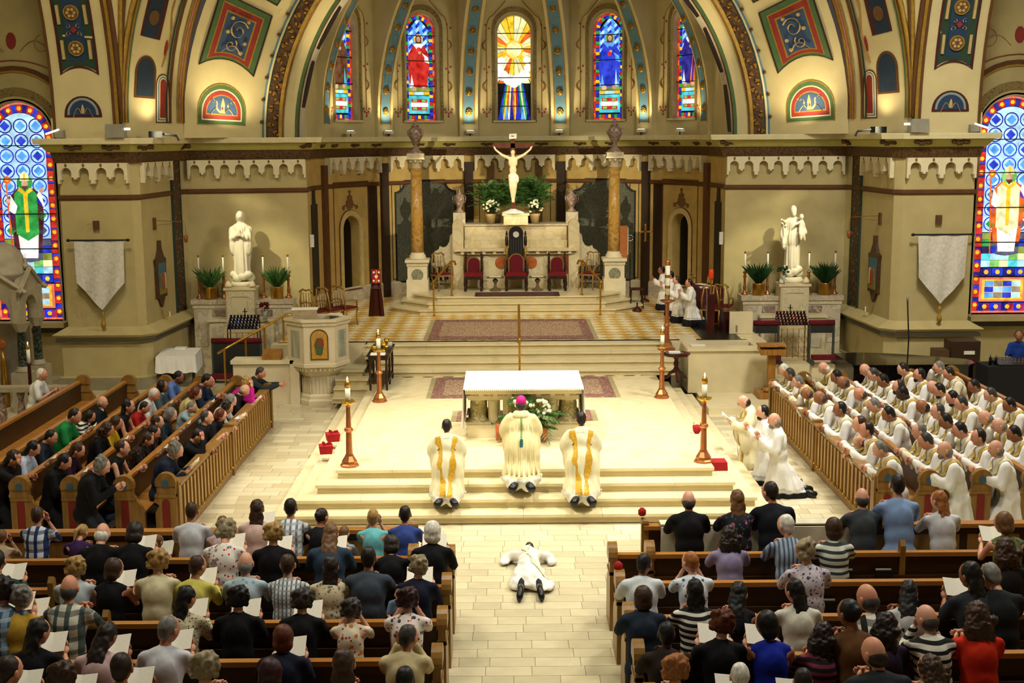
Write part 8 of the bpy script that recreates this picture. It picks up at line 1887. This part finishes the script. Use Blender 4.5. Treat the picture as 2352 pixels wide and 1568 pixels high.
p = U(1703, 900, z=1.34); t = person((3.92, p.y, 0), pi/2, 1.0, 'FB', 'dn', 'bd', 'db', 'ch', M_dal, 0, 'gold-edged cream cope', 'beside the right steps', 'servers in surplices'); obj('gold_edge', strips(garment('FB', 'ch'), [([(s_*.1, .15, 1.05), (s_*.16, .22, .8), (s_*.2, .3, .4), (s_*.2, .35, .1)], (1, 0, 0)) for s_ in (-1, 1)], .05), M_gband, t); shoes(t)
M4 = MB()
for s_ in (-1, 1): M4.tube([(s_*.035+.022*cos(a), .108, .012+.018*sin(a)) for a in [2*pi*k/10 for k in range(11)]], .003, 4)
M4.tube([(-.013, .11, .014), (.013, .11, .014)], .003, 4); o = M4.build('glasses', M_black, t); o.matrix_local = headM('FB', 'dn')
# four servers at the back right
for k, (px, py, hr, hc, sk) in enumerate(((1522, 612, 'sh', 'bk', 2), (1541, 623, 'sh', 'bk', 1), (1553, 634, 'sh', 'br', 0), (1580, 640, 'sh', 'db', 1))):
    p = U(px, py, z=1.12+1.16); surplice((max(p.x, 3.9)+.02*k, p.y, 1.12), pi/2, .88, 'F', 'st', hr, hc, sk, ('farthest', 'third nearest', 'second nearest', 'nearest')[k]+' of four by apse door', .2)
# man at the far left pew, sound operator
p = U(112, 848, x=-9.25); person((-9.42, p.y, 0), -pi/2, 1.0, 'D', 'st', 'sh', 'wh', 'ts', cloth('#dcdcd4'), 1, 'white polo shirt', 'alone at the left back pew', 'people in the left side pews')
t = person((10.85, 27.05, .18), 2.6, 1.0, 'S', 'st', 'bd', 'dg', 'ts', cloth('#1c3a86'), 2, 'blue polo shirt and headset', 'behind the mixing desk', None); MB().tube([(.095*cos(a), -.01, .125*sin(a)) for a in [pi*k/12 for k in range(13)]], .008, 6).build('headset', M_black, t).matrix_local = headM('S', 'st')
c = thing('operator_chair', 'plain black chair under the mixing desk operator', 'chair', (10.95, 27.2, 0), 2.6)
MB().bx(-.24, .24, -.24, .24, .42, .48).build('seat', M_black, c); MB().bx(-.22, .22, -.3, -.26, .48, .95).build('backrest', M_black, c)
for x in (-.2, .2):
    for y in (-.22, .2): MB().bx(x-.02, x+.02, y-.02, y+.02, 0, .42).build('leg', M_steel, c)
p = U(913, 1358, y=11.9); person((p.x, 11.96, p.z-.6), pi, .45, 'S', 'st', 'sh', 'lb', 'ts', cloth('#6a86a8'), 0, 'tiny blue shirt', 'carried on a shoulder in fourth pew left', None, None, 1.0, False)['label'] = 'baby in tiny blue shirt carried on a shoulder, fourth pew left'
# baby over a shoulder, loose booklets on ledges
tag(MB().bx(-.2, .2, -.14, .14, 0, .012).build('booklet', M_print, None, loc=(-8.25, 22.2, .47)), 'open booklet lying on the seat beside the green polo shirt', 'booklet')
o = MB().lathe([(.16, 0), (.2, .06), (.12, .12), (.02, .14)], 14, (0, 0, 0), 1.2, .8).build('orange_bag', mat('orange_leather', '8a4016', .5), None, True, (-8.28, 20.4, .47)); tag(o, 'soft orange leather bag on the left back pew seat', 'bag')
for sc_ in list(bpy.data.scenes):
    if sc_.name == 'workbench': bpy.data.scenes.remove(sc_)
